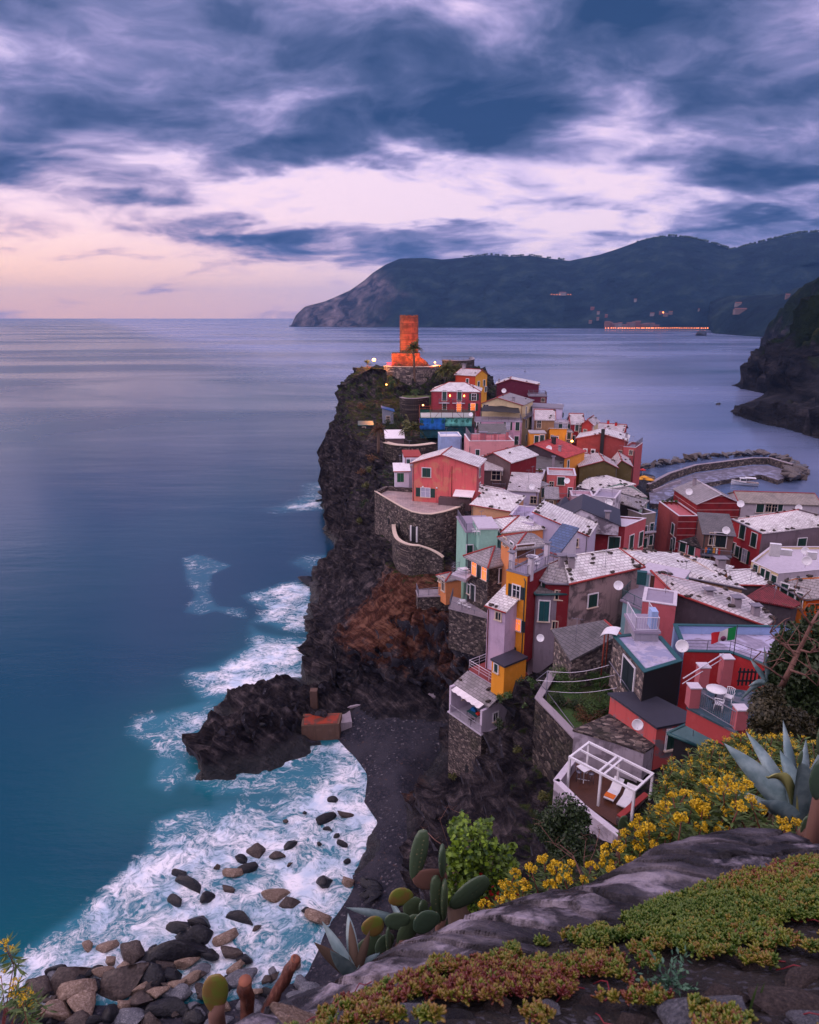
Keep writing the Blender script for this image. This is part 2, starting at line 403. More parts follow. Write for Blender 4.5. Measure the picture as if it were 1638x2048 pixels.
# ================================================================ rock and soil
def m_rock(g, b, out, far=False):
    P = g.node('ShaderNodeNewGeometry').outputs['Position']; N = g.node('ShaderNodeNewGeometry').outputs['Normal']
    A = lambda n: g.node('ShaderNodeAttribute', attribute_name=n).outputs['Fac']
    nz = g.node('ShaderNodeSeparateXYZ', {0: N}).outputs[2]
    # slate beds dipping to the lower left: compress the coordinate across the beds
    dip = g.vm('DOT_PRODUCT', P, (.50, .25, .83)); ali = g.vm('DOT_PRODUCT', P, (-.80, .3, .52)); dep = g.vm('DOT_PRODUCT', P, (.1, .9, -.2))
    wv = g.m('MULTIPLY', g.m('SUBTRACT', g.noise(P, .07, 2), .5), 5.0)
    q = g.node('ShaderNodeCombineXYZ', {0: g.m('MULTIPLY', g.m('ADD', dip, wv), 2.3), 1: g.m('MULTIPLY', ali, .13), 2: g.m('MULTIPLY', dep, .2)}).outputs[0]
    s1 = g.noise(q, 1.25, 7, .66, .05); s2 = g.noise(P, .9, 6, .6); s3 = g.noise(P, .1, 3)
    s0 = g.noise(P, .55, 9, .68, .4); s1 = g.m('ADD', g.m('MULTIPLY', s1, .38), g.m('MULTIPLY', s0, .62)); base = g.ramp(s1, [(.36, (.002, .0025, .005)), (.47, (.014, .012, .017)), (.54, (.040, .034, .040)), (.64, (.13, .105, .11))])
    base = g.mix(g.m('MULTIPLY', g.mr(s2, .45, .72), .6), base, (.030, .023, .025))
    earth = A('earth'); ef = g.mr(g.m('ADD', earth, g.m('MULTIPLY', g.m('SUBTRACT', s2, .5), 1.2)), .35, .75)
    ecol = g.ramp(s1, [(.36, (.010, .005, .004)), (.48, (.060, .022, .015)), (.60, (.18, .085, .058))])
    base = g.mix(ef, base, ecol)
    veg = A('veg'); vf = g.mr(g.m('ADD', veg, g.m('ADD', g.m('MULTIPLY', g.m('SUBTRACT', s2, .5), 1.6), g.m('MULTIPLY', g.m('SUBTRACT', nz, .5), .25))), .45, .7)
    vcol = g.ramp(g.noise(P, 2.2, 5, .7), [(.3, (.006, .012, .006)), (.5, (.022, .035, .012)), (.66, (.06, .065, .018)), (.8, (.10, .07, .03))])
    base = g.mix(vf, base, vcol)
    wet = g.mr(g.node('ShaderNodeSeparateXYZ', {0: P}).outputs[2], 2.4, .6)
    base = g.mix(g.m('MULTIPLY', wet, .65), base, (.010, .012, .018))
    g.put(b.inputs['Base Color'], base)
    g.put(b.inputs['Roughness'], g.mr(wet, 0., 1., .78, .35))
    g.put(b.inputs['Specular IOR Level'], g.mr(wet, 0., 1., .06, .45))
    hh = g.m('ADD', g.m('MULTIPLY', s1, 1.1), g.m('MULTIPLY', g.noise(P, 3.0, 5, .65), .45))
    g.put(b.inputs['Normal'], g.bump(hh, 1.0, .9))
def m_beach(g, b, out):
    P = g.node('ShaderNodeNewGeometry').outputs['Position']
    v = g.node('ShaderNodeTexVoronoi', {'Vector': P, 'Scale': 5.5, 'Randomness': 1.})
    c = g.node('ShaderNodeSeparateXYZ', {0: v.outputs['Color']}).outputs[0]
    base = g.ramp(c, [(.0, (.012, .013, .021)), (.6, (.022, .022, .033)), (.95, (.038, .034, .046)), (.995, (.13, .12, .14))])
    base = g.mix(g.mr(g.noise(P, .35, 4), .40, .70), base, (.034, .032, .044))
    base = g.mix(g.m('MULTIPLY', g.mr(g.noise(P, 2.2, 5), .62, .72), .5), base, (.10, .055, .04))
    g.put(b.inputs['Base Color'], base); b.inputs['Roughness'].default_value = .75; b.inputs['Specular IOR Level'].default_value = .15
    g.put(b.inputs['Normal'], g.bump(v.outputs['Distance'], .6, .06))

TLINES = [
 # waterline of the headland and the rocky spit
 [('w', 78, 222, -.4), ('w', 50, 234, -.4), ('w', 25, 243, -.4), ('w', 0, 241, -.4), ('w', -14, 234, -.4), ('w', -23, 222, -.4), ('w', -25.5, 209, -.4), (655, 985, -.4), (659, 1030, -.4), (665, 1060, -.4), (671, 1110, -.4), (646, 1140, -.4), (622, 1180, -.4), (610, 1240, -.4), (609, 1270, -.4), (631, 1330, -.4), (600, 1352, -.4), (545, 1358, -.4), (470, 1388, -.4), (410, 1446, -.4), (386, 1490, -.4), (400, 1533, -.4), (480, 1520, -.4), (560, 1496, -.4), (610, 1480, -.4)],
 # shelf under water
 [('w', 80, 228, -5), ('w', 50, 242, -5), ('w', 25, 251, -5), ('w', -2, 249, -5), ('w', -20, 240, -5), ('w', -31, 226, -5), ('w', -33, 209, -5), ('w', -31, 195, -5), ('w', -28, 165, -5), ('w', -25, 142, -5), ('w', -28, 122, -4), ('w', -26, 105, -4), ('w', -22, 94, -3), ('w', -28, 90, -3), ('w', -33, 82, -3), ('w', -35, 72, -3), ('w', -30, 62, -2), ('w', -22, 62, -2), ('w', -14, 66, -1.4)],
 # cliff, lower third / mid / top edge, tower end first
 [('w', 25, 239, 6), ('w', 0, 236, 12), ('w', -12, 230, 14), ('w', -20, 220, 14), ('w', -24, 208, 16), (654, 880, 16), (658, 935, 11.5), (668, 1000, 8), (676, 1050, 6), (686, 1095, 5)],
 [('w', 25, 235, 24), ('w', 0, 232, 28), ('w', -10, 226, 30), ('w', -17, 216, 30), (680, 775, 30), (668, 835, 22)],
 [('w', 24, 230, 33), ('w', 0, 227, 34.5), ('w', -9, 222, 34.5), ('w', -14, 214, 34.5), (722, 732, 35.6), (745, 738, 35)],
 [('w', -8, 199, 27), ('w', 5, 198, 27), ('w', 15, 199, 27), ('w', 24, 203, 26), ('w', 25, 218, 30)],
 [('w', -11, 206, 34.6), ('w', 5, 206, 34.6), ('w', 18, 207, 34.6), ('w', 20, 224, 34.6), ('w', -6, 222, 34.6)],
 # upper edge of the sea cliff running towards the viewer
 [(700, 760, 32), (690, 800, 27), (705, 850, 22.5), (722, 905, 19.5), (716, 950, 16), (722, 1000, 13), (748, 1040, 13)],
 [(684, 1000, 12), (690, 1060, 8), (700, 1120, 6.5), (668, 1165, 4), (650, 1200, 3.5), (645, 1255, 3.5), (655, 1310, 3.5)],
 [(745, 870, 22.4), (748, 960, 18.6), (752, 1010, 16.6), (765, 1065, 14), (778, 1110, 12.8), (800, 1150, 12.4), (840, 1175, 12.6)],
 [(700, 1170, 6.8), (700, 1230, 6), (700, 1290, 6), (715, 1330, 5)],
 [(750, 1150, 9.4), (750, 1210, 8.6), (760, 1270, 7.6), (790, 1310, 6.6)],
 [(820, 1215, 12), (890, 1215, 13), (940, 1240, 12.6)],
 [(830, 1262, 8.2), (880, 1265, 8.6), (930, 1275, 9)],
 [(850, 1325, 5.6), (900, 1330, 6)],
 # foot of the cliff round the cove
 [(640, 1402, .9), (700, 1396, .9), (760, 1394, 1.0), (830, 1393, 1.1), (905, 1393, 1.5)],
 [(640, 1380, 4.0), (700, 1360, 3.8), (760, 1362, 3.6), (830, 1366, 3.2), (900, 1366, 3.6)],
 # spit
 [(480, 1388, 3), (540, 1372, 3.6), (600, 1372, 4), (632, 1365, 4.6)],
 [(425, 1480, 2.6), (500, 1445, 3.6), (560, 1422, 3.6), (598, 1400, 2.6)],
 [(412, 1512, 1.8), (480, 1498, 1.8), (560, 1470, 2)],
 [(450, 1424, 1.8), (520, 1405, 2.2), (600, 1392, 2.4)],
 # beach
 [(620, 1476, -.3), (660, 1485, -.3), (690, 1515, -.3), (722, 1560, -.3), (715, 1610, -.3), (742, 1650, -.3), (720, 1720, -.3), (690, 1770, -.3), (640, 1850, -.3), (600, 1950, -.2), ('w', -14, 40, -.2), ('w', -31, 40, -.2), ('w', -48, 37, -.2), ('w', -80, 30, -.2)],
 [('w', -9, 58, -1.2), ('w', -12, 50, -1.2), ('w', -18, 46, -1), ('w', -32, 46, -1), ('w', -50, 43, -1), ('w', -80, 36, -1)],
 [(690, 1440, .7), (780, 1500, 1), (790, 1560, 1)], [(760, 1700, 1)],
 [(895, 1450, 1.6), (885, 1492, 1.3), (840, 1545, 1.2), (818, 1600, 1.1), (818, 1690, 1.0), ('w', .2, 50, 1.2), ('w', -1, 44, 1.2), ('w', -6, 36, 1.4), ('w', -14, 32, 1.4), ('w', -32, 30, 1.4), ('w', -60, 26, 1.4)],
 # cliff on the right of the cove
 [(905, 1480, 4), (875, 1530, 4), (852, 1600, 4), (845, 1690, 4), ('w', 1.7, 48, 6), ('w', .4, 42, 6), ('w', -3, 33, 7), ('w', -14, 27, 6)],
 [(945, 1545, 5.5), (900, 1600, 6.5), (880, 1680, 7), ('w', 3, 44, 11), ('w', 1.5, 36, 12), ('w', -1, 28, 12), ('w', -14, 20, 13), ('w', -35, 16, 12)],
 [(985, 1490, 11), (985, 1560, 9.5), (960, 1640, 9.5), (980, 1720, 10), ('w', 5, 33, 17), ('w', 3, 25, 20), ('w', -4, 20, 18), ('w', -16, 12, 22)],
 [(1010, 1400, 16), (1035, 1460, 14.6), (1050, 1540, 13), (1060, 1620, 12.6), (1080, 1690, 13.4), (1130, 1740, 15)],
 [(1045, 1340, 18.3), (1060, 1400, 18)],
 # town
 [('w', -2, 189, 25.2), ('w', 5, 188, 25.2), ('w', 5, 183, 22), ('w', -5, 182, 22), ('w', -11, 184, 23)], [('w', -10, 168, 20), ('w', 0, 163, 20), ('w', 8, 165, 20), ('w', 15, 168, 20), ('w', 25, 176, 20), ('w', 35, 185, 17), ('w', 45, 190, 13), ('w', 58, 200, 7), ('w', 70, 206, 2.5), ('w', 77, 214, 1)],
 [('w', -3, 148, 18), ('w', 8, 148, 17), ('w', 20, 150, 15), ('w', 35, 158, 12), ('w', 50, 168, 7), ('w', 60, 178, 2.5), ('w', 66, 188, 1)],
 [('w', 0, 130, 17), ('w', 8, 130, 16), ('w', 20, 130, 13), ('w', 35, 130, 9), ('w', 48, 136, 5), ('w', 55, 142, 2.6), ('w', 60, 152, .5)],
 [('w', 3, 112, 17.6), ('w', 15, 112, 13), ('w', 25, 112, 10), ('w', 40, 112, 6), ('w', 52, 125, 2.6)],
 [('w', 6, 100, 14.5), ('w', 15, 95, 13), ('w', 25, 92, 10), ('w', 38, 92, 7), ('w', 52, 98, 5), ('w', 70, 110, 4), ('w', 100, 120, 5), ('w', 140, 125, 8), ('w', 195, 125, 20)],
 [('w', 9, 80, 12.5), ('w', 20, 78, 14), ('w', 30, 76, 13), ('w', 45, 72, 12), ('w', 70, 76, 9), ('w', 110, 85, 12), ('w', 195, 85, 30)],
 [('w', 12, 63, 15.5), ('w', 20, 62, 18), ('w', 30, 60, 17), ('w', 45, 55, 18), ('w', 80, 55, 22), ('w', 195, 50, 50)],
 [(1100, 1400, 19.6), (1095, 1480, 16), ('w', 14, 50, 19.5), ('w', 22, 45, 20), ('w', 32, 40, 25), ('w', 50, 30, 36), ('w', 100, 30, 48)],
 [(1130, 1640, 19), ('w', 13, 36, 19.5), ('w', 18, 34, 22), ('w', 24, 30, 28), ('w', 34, 20, 40)],
 [('w', 9, 29, 20), ('w', 12, 25, 27), ('w', 16, 20, 35), ('w', 20, 12, 43)],
 [('w', 4.5, 20, 26.5), ('w', 8, 16, 34), ('w', 11, 10, 43)],
 [('w', -2, 14, 27), ('w', 2, 13, 34), ('w', 5, 10, 40), ('w', 7, 6, 45)],
 [('w', -3, 7, 34), ('w', 0, 7, 40.5), ('w', 2.5, 7, 42.5), ('w', 4.5, 5, 45)],
 [('w', -2.5, 4, 40), ('w', 0, 4, 44), ('w', 2, 4, 45.5), ('w', 5, 3, 46.5)],
 [('w', -6, 0, 38), ('w', -2, 0, 46), ('w', 0, 0, 48), ('w', 4, 0, 48.4), ('w', 12, 0, 50), ('w', 60, 0, 60), ('w', 195, 0, 80)],
 [('w', -80, 0, 12), ('w', -40, 0, 20), ('w', -15, 0, 30)],
 # harbour side
 [('w', 60, 156, -.4), ('w', 66, 150, -.4), ('w', 82, 146, -.4), ('w', 125, 165, -.4), ('w', 195, 172, -.4)],
 [('w', 60, 158, -2), ('w', 66, 156, -2), ('w', 84, 154, -2), ('w', 125, 172, -2), ('w', 195, 180, -2)],
 [('w', 62, 166, -2.), ('w', 70, 188, -2), ('w', 78, 205, -2), ('w', 84, 215, -3)], [('w', 59.5, 165, -.3), ('w', 67, 187, -.3), ('w', 76, 204, -.3), ('w', 80, 218, -.3)],
 [('w', 64, 146, 1.2), ('w', 82, 141, 2), ('w', 125, 155, 2.2), ('w', 195, 160, 4)],
 [('w', 55, 130, 2.4), ('w', 75, 128, 3), ('w', 125, 140, 4)],
 [('w', -85, 255, -5), ('w', -85, 100, -5), ('w', -85, 50, -3)], [('w', -85, 255, -5), ('w', 100, 258, -5), ('w', 197, 258, -5), ('w', 197, 200, -5)], [('w', -50, 80, -4), ('w', -45, 130, -5)],
]
def make_terrain():
    pts = dens(TLINES)
    xs = np.concatenate([np.arange(-84, -34, 1.6), np.arange(-34, 26, .4), np.arange(26, 80, .9), np.arange(80, 196, 2.5)])
    ys = np.concatenate([np.arange(.2, 34, .7), np.arange(34, 125, .36), np.arange(125, 245, .5)])
    X, Y = np.meshgrid(xs, ys)
    Z = sample_tri(pts, X, Y); Z = np.where(np.isnan(Z), -5, Z)
    Z = blur(Z, 2)
    gy, gx = np.gradient(Z, ys, xs); sl = np.hypot(gx, gy)
    steep = sstep(.35, 1.3, sl) * sstep(-4, 0, Z)
    nx, ny = -gx / (sl + .3), -gy / (sl + .3)
    # slate beds as real ledges: noise in a dipping frame
    dip = .50 * X + .25 * Y + .83 * Z + 2.2 * fbm(X * .1, Y * .1, Z * .1, 3, 9); ali = -.8 * X + .3 * Y + .52 * Z
    beds = fbm(dip * 1.15, ali * .16, Y * .12, 4, 21, True)
    lump = fbm(X * .11, Y * .11, Z * .11, 4, 33); med = fbm(X * .42, Y * .42, Z * .42, 4, 41, True)
    ph = (dip * .42 + .8 * fbm(X * .05, Y * .05, Z * .05, 2, 51)); saw = ph % 1; ph2 = (dip * 1.1 + .6 * fbm(X * .09, Y * .09, Z * .09, 2, 52)); saw = (saw ** 2 * 1.3 + (ph2 % 1) * .5) * (.45 + .9 * sstep(-.4, .4, fbm(X * .13, Y * .13, Z * .13, 2, 53))); med = med + saw * .7
    nearf = sstep(20, 45, Y)
    D = steep * (beds * 1.2 + med * 1.6 + lump * 3.2 - 1.9) * (.25 + .75 * nearf)
    ex = sstep(9, 4, np.hypot(X - 7.5, Y - 63.5)); Z = Z - ex * 2.2; steep = steep * (1 - .8 * ex)
    D = D * (1 - .8 * ex)
    Zn = Z + steep * (med * .6 + beds * .5) * nearf + .15 * fbm(X * .5, Y * .5, 0, 3, 2) * (Z > 2)
    spit = sstep(0, 2, Z) * (X < -10) * (Y < 92) * (Y > 66)
    Zn = Zn + spit * (beds * 1.0 + med * 1.3 - .8)
    beachm = (Y < 88) & (X > -14) & (X < 7) & (Z < 2.0) & (sl < .3) & (Z > -2)
    Zn = np.where(beachm, Z + .05 * fbm(X * .8, Y * .8, 0, 3, 4), Zn)
    P = np.stack([X + nx * D, Y + ny * D, Zn], -1)
    earth = 1.1 * np.exp(-(((X + 1) / 11) ** 2 + ((Y - 90) / 10) ** 2)) * sstep(1.5, 5, Z)
    earth = np.maximum(earth, .55 * np.exp(-(((X - 6) / 6) ** 2 + ((Y - 80) / 8) ** 2)) * sstep(1, 3, Z))
    earth = np.maximum(earth, .8 * np.exp(-(((X - .5) / 2.0) ** 2 + ((Y - 63) / 5) ** 2)) * sstep(6, 1.5, Z))
    veg = .46 * sstep(14, 22, Z) * sstep(140, 175, Y) + .30 * sstep(6, 14, Z) * sstep(60, 80, Y) * (Y < 150) + .42 * sstep(7, 14, Z) * (Y < 62) + .2 * sstep(0, 1, fbm(X * .06, Y * .06, Z * .06, 3, 77))
    veg = veg * sstep(2, 6, Z)
    fall = sstep(45, 20, Y); veg = np.maximum(veg, fall * .8)
    o = grid_mesh('terrain', P, mat('slate cliff rock', m_rock), {'earth': earth, 'veg': veg})
    tag(o, kind='structure')
    # beach of dark shingle, one sheet just above the terrain
    ring = [UZ(a, b, .3) for a, b in [(600, 1470), (640, 1470)]]
    j0, j1 = np.searchsorted(ys, 26), np.searchsorted(ys, 88); i0, i1 = np.searchsorted(xs, -60), np.searchsorted(xs, 9)
    sub = P[j0:j1, i0:i1].copy(); bz = Z[j0:j1, i0:i1]; bs = sl[j0:j1, i0:i1]
    keep = sdist([UZ(*q, .5) for q in [(600, 1470), (636, 1398), (700, 1390), (905, 1388), (900, 1470), (888, 1500), (845, 1552), (824, 1605), (822, 1700)]] + [Vector((.3, 49, 0)), Vector((-1, 43, 0)), Vector((-6, 35, 0)), Vector((-14, 31, 0)), Vector((-58, 26, 0)), Vector((-58, 44, 0)), Vector((-30, 47, 0)), Vector((-16, 48, 0)), Vector((-10, 60, 0)), Vector((-14, 70, 0))], sub[..., 0], sub[..., 1])
    sub[..., 2] = np.where((keep > -.6) & (bz < 1.75) & (bs < .5), np.maximum(sub[..., 2], bz) + .06, sub[..., 2] - .25)
    bo = grid_mesh('beach', sub, mat('dark shingle', m_beach)); tag(bo, kind='structure')
    return xs, ys, P, Z
TX, TY, TP, TZ = make_terrain()
def gz(x, y):
    i = min(max(np.searchsorted(TX, x), 1), len(TX) - 1); j = min(max(np.searchsorted(TY, y), 1), len(TY) - 1)
    return float(TZ[j, i])

# ================================================================ far coast
def m_hill(g, b, out):
    P = g.node('ShaderNodeNewGeometry').outputs['Position']
    n = g.noise(P, .012, 7, .62); n2 = g.noise(P, .0035, 4)
    r = g.node('ShaderNodeAttribute', attribute_name='rocky').outputs['Fac']
    veg = g.ramp(n, [(.3, (.002, .006, .012)), (.52, (.007, .018, .026)), (.68, (.022, .038, .040))])
    st = g.noise(g.vm('MULTIPLY', P, (1, .6, .25)), .02, 6, .65, .5)
    rock = g.ramp(st, [(.40, (.015, .02, .035)), (.6, (.12, .10, .12)), (.75, (.26, .21, .22))])
    g.put(b.inputs['Base Color'], g.mix(g.mr(g.m('ADD', r, g.m('MULTIPLY', g.m('SUBTRACT', n2, .5), .9)), .4, .75), veg, rock))
    b.inputs['Roughness'].default_value = .95; b.inputs['Specular IOR Level'].default_value = .1
    g.put(b.inputs['Normal'], g.bump(n, 1., 30))
def interp(tbl, x):
    return np.interp(x, [t[0] for t in tbl], [t[1] for t in tbl])
def ridge_hill(name, ridge, water, back, span, step, gul, seed, rock=None, rows=70, base=0.0):
    """ridge: skyline survey pixels, water: shoreline survey pixels; the flank rises from the shore to the ridge line 'back' metres behind"""
    a = np.arange(span[0], span[1], step)
    ry = interp(ridge, a); wy = interp(water, a)
    W = np.array([UZ(p, q, base)[:] for p, q in zip(a, wy)]); 
    Rg = np.array([UY(p, q, w[1] + (back(p) if callable(back) else back))[:] for p, q, w in zip(a, ry, W)])
    T = np.linspace(0, 1, rows)[:, None]
    prof = T ** .8
    X = W[None, :, 0] * (1 - T) + Rg[None, :, 0] * T; Y = W[None, :, 1] * (1 - T) + Rg[None, :, 1] * T
    T2 = np.clip((T - .09) / .91, 0, 1); Z = base + 3 * sstep(0, .02, T) + (Rg[None, :, 2] - base - 3) * (1 - (1 - T2) ** 1.5) ** .95
    H = (Rg[None, :, 2] - base)
    n = fbm(X / gul, Y / gul * .6, T * .8, 5, seed, True); env = (T2 * (1 - T2)) ** .6 * 2
    Z = Z + H * .13 * (n - .3) * env; Y = Y + H * .5 * n * env
    Z = np.maximum(Z, base - 1)
    # far side
    X2 = Rg[None, :, 0] * (1 + .12 * np.linspace(.2, 1, 8)[:, None]); Y2 = Rg[None, :, 1] + (np.linspace(.2, 1, 8)[:, None]) * 900 * (H.mean() / 300); Z2 = Rg[None, :, 2] * (1 - np.linspace(.2, 1, 8)[:, None] ** 1.3) - 1
    P = np.concatenate([np.stack([X, Y, Z], -1), np.stack([X2, Y2, Z2], -1)])
    P[0, :, 2] = base - 2
    rk = np.zeros(P.shape[:2])
    if rock is not None: rk = np.broadcast_to(rock(a)[None, :], P.shape[:2]).copy() * np.concatenate([np.ones(rows), np.zeros(8)])[:, None]
    o = grid_mesh(name, P, mat('wooded hillside', m_hill), {'rocky': rk})
    return tag(o, kind='structure'), Rg
RIDGE1 = [(560, 655), (582, 651), (592, 630), (610, 613), (650, 603), (664, 597), (700, 581), (730, 560), (745, 546), (770, 530), (800, 517), (850, 516), (885, 519), (930, 515), (980, 510), (1020, 513), (1060, 511), (1100, 517), (1140, 522), (1200, 510), (1240, 497), (1290, 481), (1340, 472), (1385, 477), (1430, 488), (1465, 500), (1500, 490), (1560, 475), (1600, 466), (1680, 462), (1900, 440)]
hill1, RG1 = ridge_hill('far_headland', RIDGE1, [(560, 653), (582, 653.2), (800, 655), (1200, 657), (1420, 659), (1900, 663)], lambda p: 60 + 700 * min(1, max(0, (p - 575) / 240)), (578, 1900), 4.5, 330., 5, rock=lambda a: .72 * sstep(900, 640, a) + .12)
hill2, RG2 = ridge_hill('middle_hill', [(1320, 656), (1345, 640), (1375, 628), (1405, 612), (1440, 596), (1465, 590), (1500, 592), (1560, 588), (1640, 566), (1760, 540)], [(1320, 656.6), (1418, 657.6), (1426, 667), (1520, 674), (1760, 690)], 500, (1322, 1760), 4, 140., 12, rows=50)
# nearer cliff on the right of the bay
def make_cliff_right():
    pts = dens([
     [('w', 900, 1500, 0), (1516, 694, -.5), (1530, 703, -.5), (1545, 712, -.5), (1562, 716, -.5), ('w', 380, 640, -.5), (1552, 748, -.5), (1500, 762, -.5), (1455, 772, -.5), (1480, 779, -.5), (1535, 790, -.5), (1490, 806, -.5), (1447, 818, -.5), (1480, 824, -.5), (1520, 828, -.5), (1570, 838, -.5), (1640, 849, -.5), (1820, 884, -.5)],
     [('y', 1530, 682, 1080), ('y', 1545, 660, 1040), ('y', 1560, 636, 990), ('y', 1592, 603, 930), ('y', 1640, 568, 900), ('y', 1720, 520, 880), ('y', 1900, 430, 850)],
     [('y', 1560, 690, 860), ('y', 1580, 690, 780), ('y', 1620, 660, 720), ('y', 1700, 640, 700)],
     [('y', 1487, 765, 508), ('y', 1520, 741, 495), ('y', 1543, 719, 480), ('y', 1566, 704, 470), ('y', 1592, 675, 460), ('y', 1612, 642, 455), ('y', 1640, 622, 450), ('y', 1760, 560, 440)],
     [(1530, 770, 4), (1570, 770, 8), (1600, 790, 8)], [(1475, 812, 5), (1500, 803, 6), (1545, 806, 8), (1600, 812, 9), (1640, 820, 10), (1800, 850, 12)],
     [('y', 1540, 790, 415), ('y', 1570, 765, 412), ('y', 1600, 745, 410), ('y', 1640, 725, 405), ('y', 1760, 690, 400)],
     [('w', 1050, 1500, 60), ('w', 1000, 900, 200), ('w', 900, 500, 220), ('w', 700, 320, 200), ('w', 420, 290, 90)],
     [('w', 860, 1560, -6), (1500, 706, -6), (1530, 724, -6), (1436, 774, -6), (1426, 822, -6), (1560, 866, -6), (1660, 890, -6), (1860, 930, -6)]], 16)
    xs = np.concatenate([np.arange(150, 420, 2.), np.arange(420, 1000, 6.)]); ys = np.concatenate([np.arange(260, 620, 2.2), np.arange(620, 1500, 6.)])
    X, Y = np.meshgrid(xs, ys); Z = sample_tri(pts, X, Y); Z = np.where(np.isnan(Z), -8, Z); Z = blur(Z, 1)
    gy, gx = np.gradient(Z, ys, xs); sl = np.hypot(gx, gy); st = sstep(.2, .8, sl) * sstep(-3, 3, Z)
    n = fbm(X * .02, Y * .02, Z * .03, 5, 61, True); n2 = fbm((X + Z) * .11, (Y) * .08, Z * .11, 4, 62, True)
    Zn = Z + st * (n * 8 + n2 * 6) * sstep(0, 14, Z) * sstep(0, 8, Z)
    D = st * (n * 7 + n2 * 8) * sstep(0, 10, Z); P = np.stack([X - gx / (sl + .2) * D, Y - gy / (sl + .2) * D, Zn], -1)
    veg = np.clip(.15 + .6 * sstep(8, 40, Z) + .2 * fbm(X * .02, Y * .02, 0, 3, 8), 0, 1)
    o = grid_mesh('right_cliff', P, mat('far slate rock', lambda g, b, o: m_rock2(g, b, o)), {'veg': veg}); tag(o, kind='structure')
def m_rock2(g, b, out):
    P = g.node('ShaderNodeNewGeometry').outputs['Position']
    v = g.node('ShaderNodeAttribute', attribute_name='veg').outputs['Fac']
    s1 = g.noise(g.vm('MULTIPLY', P, (.6, .3, 1.2)), .09, 7, .65, .5); s2 = g.noise(P, .05, 6, .65)
    rock = g.ramp(s1, [(.38, (.006, .007, .011)), (.55, (.022, .022, .028)), (.72, (.08, .07, .075))])
    vg = g.ramp(s2, [(.35, (.003, .006, .005)), (.6, (.012, .020, .010)), (.75, (.035, .038, .016))])
    g.put(b.inputs['Base Color'], g.mix(g.mr(g.m('ADD', v, g.m('MULTIPLY', g.m('SUBTRACT', s2, .5), 1.4)), .35, .6), rock, vg))
    b.inputs['Roughness'].default_value = .9; b.inputs['Specular IOR Level'].default_value = .05
    g.put(b.inputs['Normal'], g.bump(g.m('ADD', s1, s2), 1., 6.))
make_cliff_right()

# ================================================================ haze
def make_haze():
    mb = MB(); mb.box(-13000, 13000, -1400, 14800, -9, 575)
    m = bpy.data.materials.new('sea haze'); m.use_nodes = True; nt = m.node_tree
    nt.nodes.remove(nt.nodes['Principled BSDF'])
    v = nt.nodes.new('ShaderNodeVolumePrincipled'); v.inputs['Density'].default_value = 6e-5; v.inputs['Color'].default_value = (.20, .44, 1.0, 1); v.inputs['Anisotropy'].default_value = .2
    nt.links.new(v.outputs[0], nt.nodes['Material Output'].inputs['Volume'])
    o = mb.build('haze', m, uv=False); tag(o, kind='stuff')
if HAZE: make_haze()
# ================================================================ building materials
UVN = lambda g: g.node('ShaderNodeUVMap').outputs[0]
GEO = lambda g: g.node('ShaderNodeNewGeometry').outputs['Position']
def plaster(c, dirt=.35, rough=.85):
    key = 'plaster %s %s' % (c, dirt)
    lc = srgb(*c)
    def fn(g, b, out):
        P = GEO(g); u = UVN(g)
        n = g.noise(P, 1.3, 6, .65); st = g.noise(g.vm('MULTIPLY', u, (2.6, .28, 1)), 1., 5, .7); pt = g.noise(P, .45, 5, .6)
        dark = tuple(x * .42 + .012 for x in lc); pale = tuple(min(.85, x * 1.12 + .04) for x in lc)
        col = g.mix(g.m('MULTIPLY', g.mr(st, .48, .78), dirt), lc, dark)
        col = g.mix(g.m('MULTIPLY', g.mr(pt, .52, .70), dirt * .9), col, dark)
        col = g.mix(g.m('MULTIPLY', g.mr(n, .52, .66), .35), col, pale)
        g.put(b.inputs['Base Color'], col); b.inputs['Roughness'].default_value = rough; b.inputs['Specular IOR Level'].default_value = .15
        g.put(b.inputs['Normal'], g.bump(n, .25, .03))
    return mat(key, fn)
def flaky(c, c2):
    """plaster worn through to another coat in patches"""
    a, d = srgb(*c), srgb(*c2)
    def fn(g, b, out):
        P = GEO(g); u = UVN(g)
        n = g.noise(P, .55, 7, .62, .4); st = g.noise(g.vm('MULTIPLY', u, (2., .25, 1)), 1., 4)
        col = g.mix(g.mr(n, .50, .60), a, d); col = g.mix(g.m('MULTIPLY', g.mr(st, .5, .75), .55), col, tuple(x * .35 for x in a))
        g.put(b.inputs['Base Color'], col); b.inputs['Roughness'].default_value = .9
        g.put(b.inputs['Normal'], g.bump(n, .3, .03))
    return mat('worn %s %s' % (c, c2), fn)
def stripes(c):
    a = srgb(*c)
    def fn(g, b, out):
        u = UVN(g); v = g.node('ShaderNodeSeparateXYZ', {0: u}).outputs[1]
        f = g.m('FRACT', g.m('DIVIDE', v, 1.25)); n = g.noise(GEO(g), 1., 5)
        line = g.m('MULTIPLY', g.mr(f, .0, .02), g.mr(f, .09, .07)); 
        col = g.mix(g.mr(n, .4, .7), a, tuple(x * .6 for x in a)); col = g.mix(g.m('MULTIPLY', line, .8), col, (.6, .42, .42))
        g.put(b.inputs['Base Color'], col); b.inputs['Roughness'].default_value = .7
    return mat('striped red render', fn)
